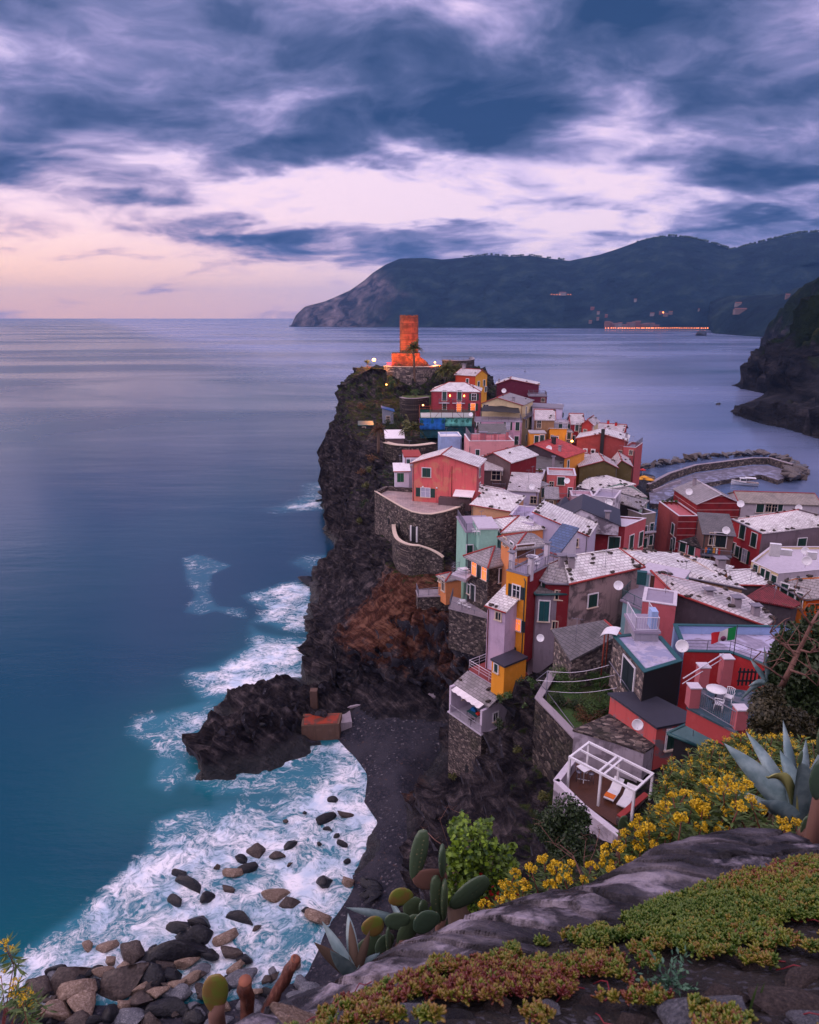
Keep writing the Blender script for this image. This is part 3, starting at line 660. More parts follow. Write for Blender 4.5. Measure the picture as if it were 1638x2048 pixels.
def masonry(name='rubble stone', tone=1.0, scale=1.0, warm=0.):
    def fn(g, b, out):
        u = UVN(g); wu = g.vm('ADD', u, g.vm('SCALE', g.vm('SUBTRACT', g.noise(u, 2.2, 3, col=True), (.5, .5, .5)), scale=.22))
        v = g.node('ShaderNodeTexVoronoi', {'Vector': g.vm('MULTIPLY', wu, (1.7 * scale, 3.0 * scale, 1)), 'Scale': 1.6}, feature='F1')
        e = g.node('ShaderNodeTexVoronoi', {'Vector': g.vm('MULTIPLY', wu, (1.7 * scale, 3.0 * scale, 1)), 'Scale': 1.6}, feature='DISTANCE_TO_EDGE').outputs[0]
        c = g.node('ShaderNodeSeparateXYZ', {0: v.outputs['Color']}).outputs[0]; n = g.noise(GEO(g), .5, 5)
        t = tone
        col = g.ramp(c, [(0, (.035 * t, .030 * t, .034 * t)), (.5, (.085 * t, .068 * t, .070 * t)), (.8, (.15 * t, .12 * t, .11 * t)), (1, (.27 * t, .22 * t, .20 * t))])
        col = g.mix(g.mr(e, .07, .0), col, (.03 * t, .026 * t, .028 * t))
        col = g.mix(g.m('MULTIPLY', g.mr(n, .5, .75), .6), col, (.03, .032, .02))
        g.put(b.inputs['Base Color'], col); b.inputs['Roughness'].default_value = .85; b.inputs['Specular IOR Level'].default_value = .1
        g.put(b.inputs['Normal'], g.bump(e, .8, .10))
    return mat(name, fn)
def slate(tone=.22, name=None, tint=(1.03, .93, 1.0)):
    key = name or 'slate roof %.2f' % tone
    def fn(g, b, out):
        u = UVN(g)
        bt = g.node('ShaderNodeTexBrick', {'Vector': u, 'Scale': 1.0, 'Mortar Size': .028, 'Mortar Smooth': .3, 'Bias': 0., 'Brick Width': .55, 'Row Height': .36, 'Color1': (0, 0, 0), 'Color2': (1, 1, 1), 'Mortar': (0, 0, 0)})
        cc = g.node('ShaderNodeSeparateColor', {0: bt.outputs['Color']}).outputs[0]; mo = bt.outputs['Fac']
        n = g.noise(GEO(g), .55, 5, .6); n2 = g.noise(u, 3.5, 5, .7); n3 = g.noise(u, 9., 3)
        lo = tuple(tone * .72 * k for k in tint); hi = tuple(min(.82, tone * 1.22 * k) for k in tint)
        col = g.mix(g.m('ADD', g.m('MULTIPLY', cc, .6), g.m('MULTIPLY', g.mr(n2, .3, .7), .4)), lo, hi)
        col = g.mix(g.m('MULTIPLY', g.mr(n, .48, .70), .6), col, tuple(tone * .42 * k for k in (1, .92, .9)))
        
        col = g.mix(g.m('MULTIPLY', mo, .75), col, tuple(tone * .25 * k for k in tint))
        g.put(b.inputs['Base Color'], col); g.put(b.inputs['Roughness'], g.mr(n2, .3, .7, .38, .62)); b.inputs['Specular IOR Level'].default_value = .6
        v = g.node('ShaderNodeSeparateXYZ', {0: u}).outputs[1]; saw = g.m('FRACT', g.m('DIVIDE', v, .36))
        h = g.m('ADD', g.m('MULTIPLY', g.m('SUBTRACT', 1., saw), .5), g.m('ADD', g.m('MULTIPLY', mo, -.6), g.m('MULTIPLY', cc, .3)))
        g.put(b.inputs['Normal'], g.bump(h, .7, .035))
    return mat(key, fn)
def tiles_red(c=(150, 60, 62)):
    a = srgb(*c)
    def fn(g, b, out):
        u = UVN(g); s = g.node('ShaderNodeSeparateXYZ', {0: u}); w = g.m('SINE', g.m('MULTIPLY', s.outputs[0], 26.)); r = g.m('FRACT', g.m('DIVIDE', s.outputs[1], .35))
        n = g.noise(GEO(g), 1.4, 5)
        col = g.mix(g.mr(n, .35, .7), a, tuple(x * .55 for x in a)); g.put(b.inputs['Base Color'], col); b.inputs['Roughness'].default_value = .6
        g.put(b.inputs['Normal'], g.bump(g.m('ADD', w, g.m('MULTIPLY', r, -.6)), .7, .05))
    return mat('clay tiles %s' % (c,), fn)
def flatc(name, c, rough=.6, metal=0., spec=.5, bump=0., var=.25):
    lc = srgb(*c)
    def fn(g, b, out):
        n = g.noise(GEO(g), 2.2, 5, .6)
        g.put(b.inputs['Base Color'], g.mix(g.m('MULTIPLY', g.mr(n, .4, .7), var), lc, tuple(x * .5 for x in lc)))
        b.inputs['Roughness'].default_value = rough; b.inputs['Metallic'].default_value = metal; b.inputs['Specular IOR Level'].default_value = spec
        if bump: g.put(b.inputs['Normal'], g.bump(g.noise(GEO(g), 8., 4), .4, bump))
    return mat(name, fn)
def puddled(name, c, wetc):
    a, w = srgb(*c), srgb(*wetc)
    def fn(g, b, out):
        n = g.noise(GEO(g), .55, 5, .55, .5); n2 = g.noise(GEO(g), 3., 5); f = g.mr(n, .50, .56)
        g.put(b.inputs['Base Color'], g.mix(f, g.mix(g.mr(n2, .35, .7), a, tuple(x * .72 for x in a)), w)); g.put(b.inputs['Roughness'], g.mr(f, 0., 1., .6, .12))
        g.put(b.inputs['Normal'], g.bump(n2, .15, .02))
    return mat(name, fn)
def glow(name, c, st):
    def fn(g, b, out):
        b.inputs['Base Color'].default_value = (*c, 1); b.inputs['Emission Color'].default_value = (*c, 1); b.inputs['Emission Strength'].default_value = st
    return mat(name, fn)
def m_louvre(c):
    a = srgb(*c)
    def fn(g, b, out):
        v = g.node('ShaderNodeSeparateXYZ', {0: UVN(g)}).outputs[1]; f = g.m('FRACT', g.m('MULTIPLY', v, 14.))
        g.put(b.inputs['Base Color'], g.mix(g.mr(f, .55, .95), a, tuple(x * .25 for x in a))); b.inputs['Roughness'].default_value = .5
    return mat('louvre %s' % (c,), fn)
M = {}
def init_mats():
    M['green'] = m_louvre((22, 62, 56)); M['dgreen'] = m_louvre((20, 38, 46)); M['bgreen'] = m_louvre((16, 92, 62)); M['brown'] = m_louvre((96, 60, 44))
    M['white'] = flatc('white paint', (226, 222, 230), .5); M['offwhite'] = flatc('off white paint', (200, 192, 205), .6)
    M['cream'] = flatc('cream stone trim', (205, 185, 170), .7)
    M['redtrim'] = flatc('red clay trim', (150, 48, 46), .6); M['greytrim'] = flatc('grey trim', (120, 115, 130), .7)
    M['teal'] = flatc('teal gutter', (36, 84, 88), .4); M['dark'] = flatc('dark metal', (38, 36, 44), .45, .3)
    M['rail'] = flatc('grey railing', (118, 116, 132), .45, .4); M['railw'] = flatc('pale railing', (205, 200, 215), .5)
    M['black'] = flatc('black bitumen roof', (52, 52, 66), .5, bump=.01); M['soot_shade'] = flatc('black tar and recess shade', (28, 27, 34), .6)
    M['stone'] = masonry(); M['stone2'] = masonry('dark rubble stone', .6, .8); M['stone3'] = masonry('pale rubble stone', 1.6)
    M['pebble'] = masonry('roof stone', 1.5, 2.); M['conc'] = plaster((150, 140, 150), .6); M['conc2'] = flatc('pale concrete', (188, 180, 196), .75, bump=.01)
    M['floor'] = flatc('terrace tiles', (150, 140, 160), .4); M['redfloor'] = flatc('red terrace tiles', (140, 60, 62), .45)
    M['wet'] = puddled('wet pale roofing', (178, 172, 196), (150, 150, 180)); M['wet2'] = puddled('wet grey roofing', (150, 142, 166), (184, 178, 206))
    M['wood'] = mat('deck boards', m_wood); M['grass'] = mat('lawn', m_lawn); M['leafd'] = leafmat('dark leaves', (.010, .022, .010), (.035, .06, .02))
    M['leafg'] = leafmat('green leaves', (.018, .05, .014), (.07, .13, .03)); M['leafo'] = leafmat('olive leaves', (.04, .05, .014), (.12, .12, .03)); M['leafr'] = leafmat('rusty leaves', (.05, .022, .01), (.15, .07, .03))
    M['bark'] = flatc('bark', (92, 72, 62), .9, bump=.02); M['glass'] = mat('window glass', m_glass); M['lit'] = glow('lit room', (1., .20, .035), 1.1); M['lamp'] = glow('lamp glow', (1., .62, .30), 14.)
    M['lampo'] = glow('orange lamp glow', (1., .42, .10), 9.); M['curtain'] = flatc('net curtain', (170, 170, 195), .8); M['solar'] = slate(.12, 'blue slate', (.55, .9, 1.9))
    M['tarp'] = flatc('white tarpaulin', (232, 226, 232), .5); M['blue'] = flatc('blue plastic', (24, 92, 160), .4); M['orange'] = flatc('orange cloth', (225, 110, 30), .7); M['red'] = flatc('red cloth', (190, 34, 34), .7)
    M['yellow'] = flatc('yellow awning', (235, 160, 30), .6); M['rust'] = flatc('rusty iron', (120, 44, 26), .8); M['pinkst'] = flatc('pink pillar', (178, 96, 104), .7); M['pvc'] = flatc('white plastic', (228, 226, 234), .35)
def m_glass(g, b, out):
    b.inputs['Base Color'].default_value = (.012, .016, .024, 1); b.inputs['Roughness'].default_value = .08; b.inputs['Specular IOR Level'].default_value = .8
def m_wood(g, b, out):
    u = GEO(g); r = g.vm('DOT_PRODUCT', u, (.55, .83, 0)); f = g.m('FRACT', g.m('MULTIPLY', r, 7.)); n = g.noise(g.vm('MULTIPLY', u, (3, 3, 3)), 1., 4)
    g.put(b.inputs['Base Color'], g.mix(g.mr(f, .88, .97), g.mix(n, (.055, .018, .010), (.13, .05, .028)), (.01, .005, .004))); b.inputs['Roughness'].default_value = .4
def m_lawn(g, b, out):
    n = g.noise(GEO(g), 6., 5, .7); n2 = g.noise(GEO(g), .5, 3)
    g.put(b.inputs['Base Color'], g.mix(g.mr(n2, .4, .7), g.ramp(n, [(.3, (.012, .04, .008)), (.7, (.05, .11, .02))]), (.06, .07, .02))); b.inputs['Roughness'].default_value = .9
    g.put(b.inputs['Normal'], g.bump(n, .8, .06))
def leafmat(name, lo, hi, var=3.0):
    def fn(g, b, out):
        n = g.noise(GEO(g), var, 4, .7); oi = g.node('ShaderNodeNewGeometry').outputs['Random Per Island']
        f = g.m('ADD', g.m('MULTIPLY', n, .6), g.m('MULTIPLY', oi, .5))
        g.put(b.inputs['Base Color'], g.ramp(f, [(.25, lo), (.75, hi)])); b.inputs['Roughness'].default_value = .5; b.inputs['Specular IOR Level'].default_value = .35
    return mat(name, fn)
init_mats()
# ================================================================ houses
rnd = random.Random(7)
TEMPL = {}
def window_template(style, w, h, shut='green'):
    """parts in a frame: x along the wall, -y outwards, origin in the window centre"""
    key = (style, round(w, 1), round(h, 1), shut)
    if key in TEMPL: return TEMPL[key]
    w, h = key[1], key[2]; a, c = w / 2, h / 2
    isdoor = style in 'dD'
    name = 'door' if isdoor else 'window'
    kids = []
    def kid(n, mb, m): kids.append((n, mb, m))
    mb = MB()
    sm = M[shut]
    if style in 'cd':       # closed louvred shutters / door leaves
        for x0, x1 in ((-a, -.015), (.015, a)):
            mb.box(x0, x1, -.06, 0, -c, c); mb.box(x0 + .07, x1 - .07, -.075, -.06, -c + .1, c - .1)
        rm = sm
    else:
        mb.box(-a, a, -.02, .02, -c, c); rm = M['lit'] if style in 'lD' else (M['curtain'] if style == 'w' else M['glass'])
    root = mb.build(name, rm)
    t = .11
    f = MB(); f.box(-a - t, a + t, -.10, 0, c, c + t); f.box(-a - t, -a, -.10, 0, -c, c); f.box(a, a + t, -.10, 0, -c, c)
    if style not in 'cd':
        f.box(-.03, .03, -.05, -.02, -c, c)
        if h > 1: f.box(-a, -.03, -.05, -.02, .12, .17); f.box(.03, a, -.05, -.02, .12, .17)
    kid('frame', f, M['white'] if style != 'b' else M['cream'])
    if not isdoor:
        s = MB(); s.box(-a - t * 1.6, a + t * 1.6, -.2, 0, -c - .1, -c); kid('sill', s, M['cream'])
    if style in 'olw':
        for sx in (-1, 1):
            s = MB(); x0 = sx * (a + t + .02); x1 = x0 + sx * a
            s.box(min(x0, x1), max(x0, x1), -.10, -.04, -c, c); s.box(min(x0, x1) + .06, max(x0, x1) - .06, -.115, -.10, -c + .1, c - .1)
            kid('shutter', s, sm)
    obs = [k[1].build(k[0], k[2], parent=root) for k in kids]
    COL.objects.unlink(root)
    for o in obs: COL.objects.unlink(o)
    TEMPL[key] = (root, obs); return TEMPL[key]
def put_window(parent, O, U, N, style, w, h, shut='green'):
    """O: centre on the wall in parent space, U: unit along the wall, N: outward"""
    root, kids = window_template(style, w, h, shut)
    c = root.copy(); COL.objects.link(c); c.parent = parent
    ang = math.atan2(U.y, U.x)
    c.location = O + N * .004; c.rotation_euler = (0, 0, ang)
    for k in kids:
        q = k.copy(); COL.objects.link(q); q.parent = c
    return c
STONE = {}
def roof_stones(roof, faces, n, seed, rz=0):
    """weight stones on roof planes; faces = list of corner lists; mostly along the edges"""
    if 'm' not in STONE:
        ms = []
        for k in range(3):
            mb = MB(); r = random.Random(k); pr = [(0.001, 0), (.19, .02), (.2, .12), (.12, .18), (0.001, .19)]
            mb.lathe(pr, 7); mb.v = [Vector((p.x * (1.25 + .2 * k), p.y * .8, p.z)) + Vector((r.uniform(-.03, .03), r.uniform(-.03, .03), r.uniform(-.02, .02))) for p in mb.v]
            o = mb.build('roof_stone', M['stone2'], smooth=False); COL.objects.unlink(o); ms.append(o)
        STONE['m'] = ms
    r = random.Random(seed)
    for i in range(n):
        f = r.choice(faces); u, v = r.random(), r.random()
        if r.random() < .65: u = .04 if r.random() < .3 else (.96 if r.random() < .5 else u); v = .05 if u not in (.04, .96) else v
        u, v = min(max(u, .04), .96), min(max(v, .05), .95)
        if len(f) == 4: p = f[0].lerp(f[1], u).lerp(f[3].lerp(f[2], u), v)
        else: p = f[0].lerp(f[1], u).lerp(f[2], v * .9)
        c = r.choice(STONE['m']).copy(); COL.objects.link(c); c.parent = roof; c.location = p + Vector((0, 0, .02))
        s = r.uniform(.8, 1.35); c.scale = (s, s, s); c.rotation_euler = (r.uniform(-.1, .1), r.uniform(-.1, .1), r.uniform(0, 6))
def slab(mb, q, t, mi=0):
    """closed slab under polygon q (ccw from above), thickness t"""
    n = len(q); q = [Vector(p) for p in q]
    lo = [p - Vector((0, 0, t)) for p in q]
    mb.add(q + lo, [tuple(range(n)), tuple(range(2 * n - 1, n - 1, -1))] + [((i + 1) % n, i, n + i, n + (i + 1) % n) for i in range(n)], mi)
HN = [0]
def chimney(parent, p, w=.5, h=1.1, m='stone', cap=True):
    mb = MB(); mb.box(p[0] - w / 2, p[0] + w / 2, p[1] - w / 2, p[1] + w / 2, p[2] - .6, p[2] + h)
    c = mb.build('chimney', M[m] if isinstance(m, str) else m, parent)
    if cap:
        k = MB(); k.box(p[0] - w * .38, p[0] + w * .38, p[1] - w * .38, p[1] + w * .38, p[2] + h, p[2] + h + .16); k.box(p[0] - w * .8, p[0] + w * .8, p[1] - w * .7, p[1] + w * .7, p[2] + h + .16, p[2] + h + .24)
        k.build('chimney_cap', M['greytrim'], c)
    return c
def rail_mesh(pts, h=1.0, bar=.14, m='rail', t=.025, name='railing', parent=None, mid=False):
    mb = MB(); pts = [Vector(p) for p in pts]
    for a, b in zip(pts, pts[1:]):
        L = (b - a).length; up = Vector((0, 0, h))
        mb.tube([a + up, b + up], t * 1.3, 4, sm=False)
        if mid:
            for k in (.35, .68): mb.tube([a + up * k, b + up * k], t * .8, 4, sm=False)
        else: mb.tube([a + up * .1, b + up * .1], t, 4, sm=False)
        n = max(1, int(L / 1.4))
        for i in range(n + 1): q = a.lerp(b, i / n); mb.tube([q, q + up], t * 1.3, 4, sm=False)
        if not mid:
            n = max(1, int(L / bar))
            for i in range(n): q = a.lerp(b, i / n); mb.tube([q + up * .1, q + up], t * .5, 4, sm=False, caps=False)
    return mb.build(name, M[m], parent, uv=False)
def finish(root, label, cat, group):
    tag(root, label, cat, group)
def house(label, A, Y, B, D, h, roof, wall, rmat, wins=(), ov=.3, stones=0, trim='redtrim', chim=(), frac=.5, shut='green', parapet=.0, name='house', cat='house', extra=None, group=None, thick=.16):
    a = UY(A[0], A[1], Y); z = a.z
    if B[0] == 'a':
        an = R(B[2]); dx, dy = math.cos(an), math.sin(an); k = (B[1] - 819) / F; cz = z - CAMZ
        # x = k*(y*CT - cz*ST)
        t = (k * (a.y * CT - cz * ST) - a.x) / (dx - k * dy * CT); b = Vector((a.x + t * dx, a.y + t * dy, z))
    else: b = UZ(B[0], B[1], z)
    U = (b - a); W = U.length; U.normalize(); V = Vector((-U.y, U.x, 0)); rz = math.atan2(U.y, U.x)
    if isinstance(D, tuple): D = max(2., (UZ(D[0], D[1], z) - b).dot(V))
    HN[0] += 1
    root = empty(name, (a.x, a.y, z - h), rz); finish(root, label, cat, group)
    wm = wall if isinstance(wall, (list, tuple)) else [wall]
    typ, rise = roof
    mb = MB()
    H = h
    # walls with gables; faces: front(0), right(1), back, left
    def quad(p, mi=0): mb.add(p, [tuple(range(len(p)))], mi)
    mi = {'F': 0, 'R': min(1, len(wm) - 1), 'B': 0, 'L': min(2, len(wm) - 1)}
    zt = {'FL': H, 'FR': H, 'BR': H, 'BL': H}; apF = apR = None
    fx = W * frac
    if typ == 'sf': zt['BR'] = zt['BL'] = H + rise
    if typ == 'sb': zt['FR'] = zt['FL'] = H + rise
    if typ == 'sr': zt['FL'] = zt['BL'] = H + rise
    if typ == 'sl': zt['FR'] = zt['BR'] = H + rise
    top = H + (parapet if typ == 'flat' else 0)
    if typ == 'flat': zt = {k: top for k in zt}
    FL, FR, BR, BL = [Vector(p) for p in ((0, 0, zt['FL']), (W, 0, zt['FR']), (W, D, zt['BR']), (0, D, zt['BL']))]
    g0 = [Vector((p.x, p.y, 0)) for p in (FL, FR, BR, BL)]
    F_ = [g0[0], g0[1], FR] + ([Vector((fx, 0, H + rise))] if typ == 'gd' else []) + [FL]
    B_ = [g0[2], g0[3], BL] + ([Vector((fx, D, H + rise))] if typ == 'gd' else []) + [BR]
    R_ = [g0[1], g0[2], BR] + ([Vector((W, D / 2, H + rise))] if typ == 'gw' else []) + [FR]
    L_ = [g0[3], g0[0], FL] + ([Vector((0, D / 2, H + rise))] if typ == 'gw' else []) + [BL]
    quad(F_, mi['F']); quad(R_, mi['R']); quad(B_, mi['B']); quad(L_, mi['L'])
    if typ == 'flat':
        i = .22
        if parapet > 0:
            o = [FL, FR, BR, BL]; q = [Vector((i, i, top)), Vector((W - i, i, top)), Vector((W - i, D - i, top)), Vector((i, D - i, top))]
            for k in range(4):
                kk = (k + 1) % 4; mb.add([o[k], o[kk], q[kk], q[k]], [(0, 1, 2, 3)], 0)
                mb.add([q[k], q[kk], q[kk] - Vector((0, 0, parapet + .3)), q[k] - Vector((0, 0, parapet + .3))], [(0, 1, 2, 3)], 0)
    mb.build('wall', wm, root)
    rms = rmat if isinstance(rmat, (list, tuple)) else [rmat]
    rb = MB(); faces = []
    s = rise / max(.1, {'gd': min(fx, W - fx), 'gw': D / 2}.get(typ, 1)); e = .04
    if typ == 'gd':
        zl = H - ov * rise / fx; zr = H - ov * rise / (W - fx); ap = H + rise
        f1 = [Vector((-ov, -ov, zl + e)), Vector((fx, -ov, ap + e)), Vector((fx, D + ov, ap + e)), Vector((-ov, D + ov, zl + e))]
        f2 = [Vector((fx, -ov, ap + e)), Vector((W + ov, -ov, zr + e)), Vector((W + ov, D + ov, zr + e)), Vector((fx, D + ov, ap + e))]
        faces = [f1, f2]; ridge = [(fx, -ov - .02, ap + e + .03), (fx, D + ov, ap + e + .03)]; verge = [f1[0], f1[1], f2[1]]
    elif typ == 'gw':
        zf = H - ov * rise / (D / 2); ap = H + rise
        f1 = [Vector((-ov, -ov, zf + e)), Vector((W + ov, -ov, zf + e)), Vector((W + ov, D / 2, ap + e)), Vector((-ov, D / 2, ap + e))]
        f2 = [Vector((-ov, D / 2, ap + e)), Vector((W + ov, D / 2, ap + e)), Vector((W + ov, D + ov, zf + e)), Vector((-ov, D + ov, zf + e))]
        faces = [f1, f2]; ridge = [(-ov, D / 2, ap + e + .03), (W + ov, D / 2, ap + e + .03)]; verge = [f1[3], f1[0]] ; verge2 = [f1[1], f1[2], f2[2]]
    elif typ == 'hip':
        m_ = min(W, D) / 2 * .9; zf = H - ov * rise / m_; ap = H + rise
        if W >= D: r0, r1 = Vector((m_, D / 2, ap + e)), Vector((W - m_, D / 2, ap + e))
        else: r0, r1 = Vector((W / 2, m_, ap + e)), Vector((W / 2, D - m_, ap + e))
        c = [Vector((-ov, -ov, zf + e)), Vector((W + ov, -ov, zf + e)), Vector((W + ov, D + ov, zf + e)), Vector((-ov, D + ov, zf + e))]
        if W >= D: faces = [[c[0], c[1], r1, r0], [c[1], c[2], r1], [c[2], c[3], r0, r1], [c[3], c[0], r0]]
        else: faces = [[c[0], c[1], r0], [c[1], c[2], r1, r0], [c[2], c[3], r1], [c[3], c[0], r0, r1]]
        ridge = [c[0] + Vector((0, 0, .03)), r0 + Vector((0, 0, .03)), r1 + Vector((0, 0, .03)), c[1] + Vector((0, 0, .03))]; verge = None
    elif typ in ('sf', 'sb', 'sr', 'sl'):
        pl = lambda x, y: {'sf': H + rise * y / D, 'sb': H + rise * (1 - y / D), 'sr': H + rise * (1 - x / W), 'sl': H + rise * x / W}[typ] + e
        faces = [[Vector((x, y, pl(x, y))) for x, y in ((-ov, -ov), (W + ov, -ov), (W + ov, D + ov), (-ov, D + ov))]]; ridge = None; verge = [faces[0][0], faces[0][1]]
    if typ != 'flat':
        for k, f in enumerate(faces): slab(rb, f, thick, min(k, len(rms) - 1))
        ro = rb.build('roof', rms, root)
        if ridge and trim: tb = MB(); tb.tube(ridge, .11, 6); tb.build('ridge_cap', M[trim], ro, uv=False)
        if verge and trim:
            tb = MB(); tb.tube([Vector(p) + Vector((0, -.02, -.05)) for p in verge], .09, 5)
            if typ == 'gw': tb.tube([Vector(p) + Vector((.02, 0, -.05)) for p in verge2], .09, 5)
            tb.build('verge_trim', M[trim], ro, uv=False)
    else:
        ins = .24 if parapet > 0 else -.12
        q = [(ins, ins), (W - ins, ins), (W - ins, D - ins), (ins, D - ins)]
        slab(rb, [Vector((x, y, H + (0.05 if parapet <= 0 else 0))) for x, y in q], .2); ro = rb.build('flat_roof', rms, root); faces = [[Vector((x, y, H + .04)) for x, y in q]]
        if parapet > 0 and trim:
            tb = MB(); j = .05; o = [(-j, -j), (W + j, -j), (W + j, D + j), (-j, D + j)]
            for k in range(4):
                p0, p1 = o[k], o[(k + 1) % 4]; x0, x1 = sorted((p0[0], p1[0])); y0, y1 = sorted((p0[1], p1[1]))
                if x0 == x1: x0, x1 = (x0, x0 + .32) if x0 < W / 2 else (x0 - .32, x0); y0 += .32; y1 -= .32
                else: y0, y1 = (y0, y0 + .32) if y0 < D / 2 else (y0 - .32, y0)
                tb.box(x0, x1, y0, y1, top + .003, top + .08)
            tb.build('coping', M[trim if trim != 'redtrim' else 'offwhite'], root)
    if stones: roof_stones(ro, faces, stones, HN[0])
    for c in chim:   # (u, v, height, width, material)
        u, v, ch = c[:3]; x, y = u * W, v * D
        zz = H + (rise * (1 - abs(x - fx) / (fx if x < fx else W - fx)) if typ == 'gd' else rise * (1 - abs(y - D / 2) / (D / 2)) if typ == 'gw' else rise * y / D if typ == 'sf' else rise * .6 if typ == 'hip' else 0)
        chimney(ro, (x, y, zz), c[3] if len(c) > 3 else .5, ch, c[4] if len(c) > 4 else 'conc')
    inv = Matrix.Translation((a.x, a.y, z - h)) @ Matrix.Rotation(rz, 4, 'Z'); inv = inv.inverted()
    C0 = inv @ Vector((0, 0, CAMZ))
    for w in wins:
        fc, px, py, ww, hh, st = w[:6]; sh = w[6] if len(w) > 6 else shut
        d = inv.to_3x3() @ Vector(ray(px, py))
        pl = {'F': (Vector((0, 0, 0)), Vector((0, -1, 0)), Vector((1, 0, 0))), 'R': (Vector((W, 0, 0)), Vector((1, 0, 0)), Vector((0, 1, 0))), 'L': (Vector((0, D, 0)), Vector((-1, 0, 0)), Vector((0, -1, 0)))}[fc]
        dn = d.dot(pl[1])
        if abs(dn) < 1e-6: continue
        t = (pl[0] - C0).dot(pl[1]) / dn; p = C0 + d * t
        lim = (W if fc == 'F' else D)
        u = (p - pl[0]).dot(pl[2]); u = min(max(u, ww / 2 + .15), max(lim - ww / 2 - .15, ww / 2 + .15)); 
        put_window(root, pl[0] + pl[2] * u + Vector((0, 0, p.z)), pl[2], pl[1], st, ww, hh, sh)
    info = dict(W=W, D=D, H=H, z=z, top=top)
    if extra: extra(root, info)
    rq = random.Random(HN[0] * 7)
    if h > 5.5: mb = MB(); q = .18 if rq.random() < .5 else W - .18; mb.tube([(q, -.32, H - .12), (q, -.07, H - .5), (q, -.07, max(0, H - 9))], .05, 5); mb.build('drainpipe', M[rq.choice(['rail', 'rust', 'greytrim', 'teal'])], root, uv=False)
    if rq.random() < .6: antenna(ro, (W * rq.uniform(.2, .8), D * rq.uniform(.4, .8), H + rise * .5), rq)
    return root
def antenna(p, q, r):
    a = r.uniform(0, 3); h = r.uniform(1.3, 2.4); c, s_ = math.cos(a), math.sin(a); x, y, z = q; mb = MB(); mb.tube([(x, y, z - .6), (x, y, z + h)], .022, 4); mb.tube([(x - .45 * c, y - .45 * s_, z + h), (x + .45 * c, y + .45 * s_, z + h)], .016, 4)
    for k in range(5): u = -.4 + .2 * k; mb.tube([(x + u * c - .22 * s_, y + u * s_ + .22 * c, z + h), (x + u * c + .22 * s_, y + u * s_ - .22 * c, z + h)], .012, 3)
    mb.build('antenna', M['rail'], p, uv=False)
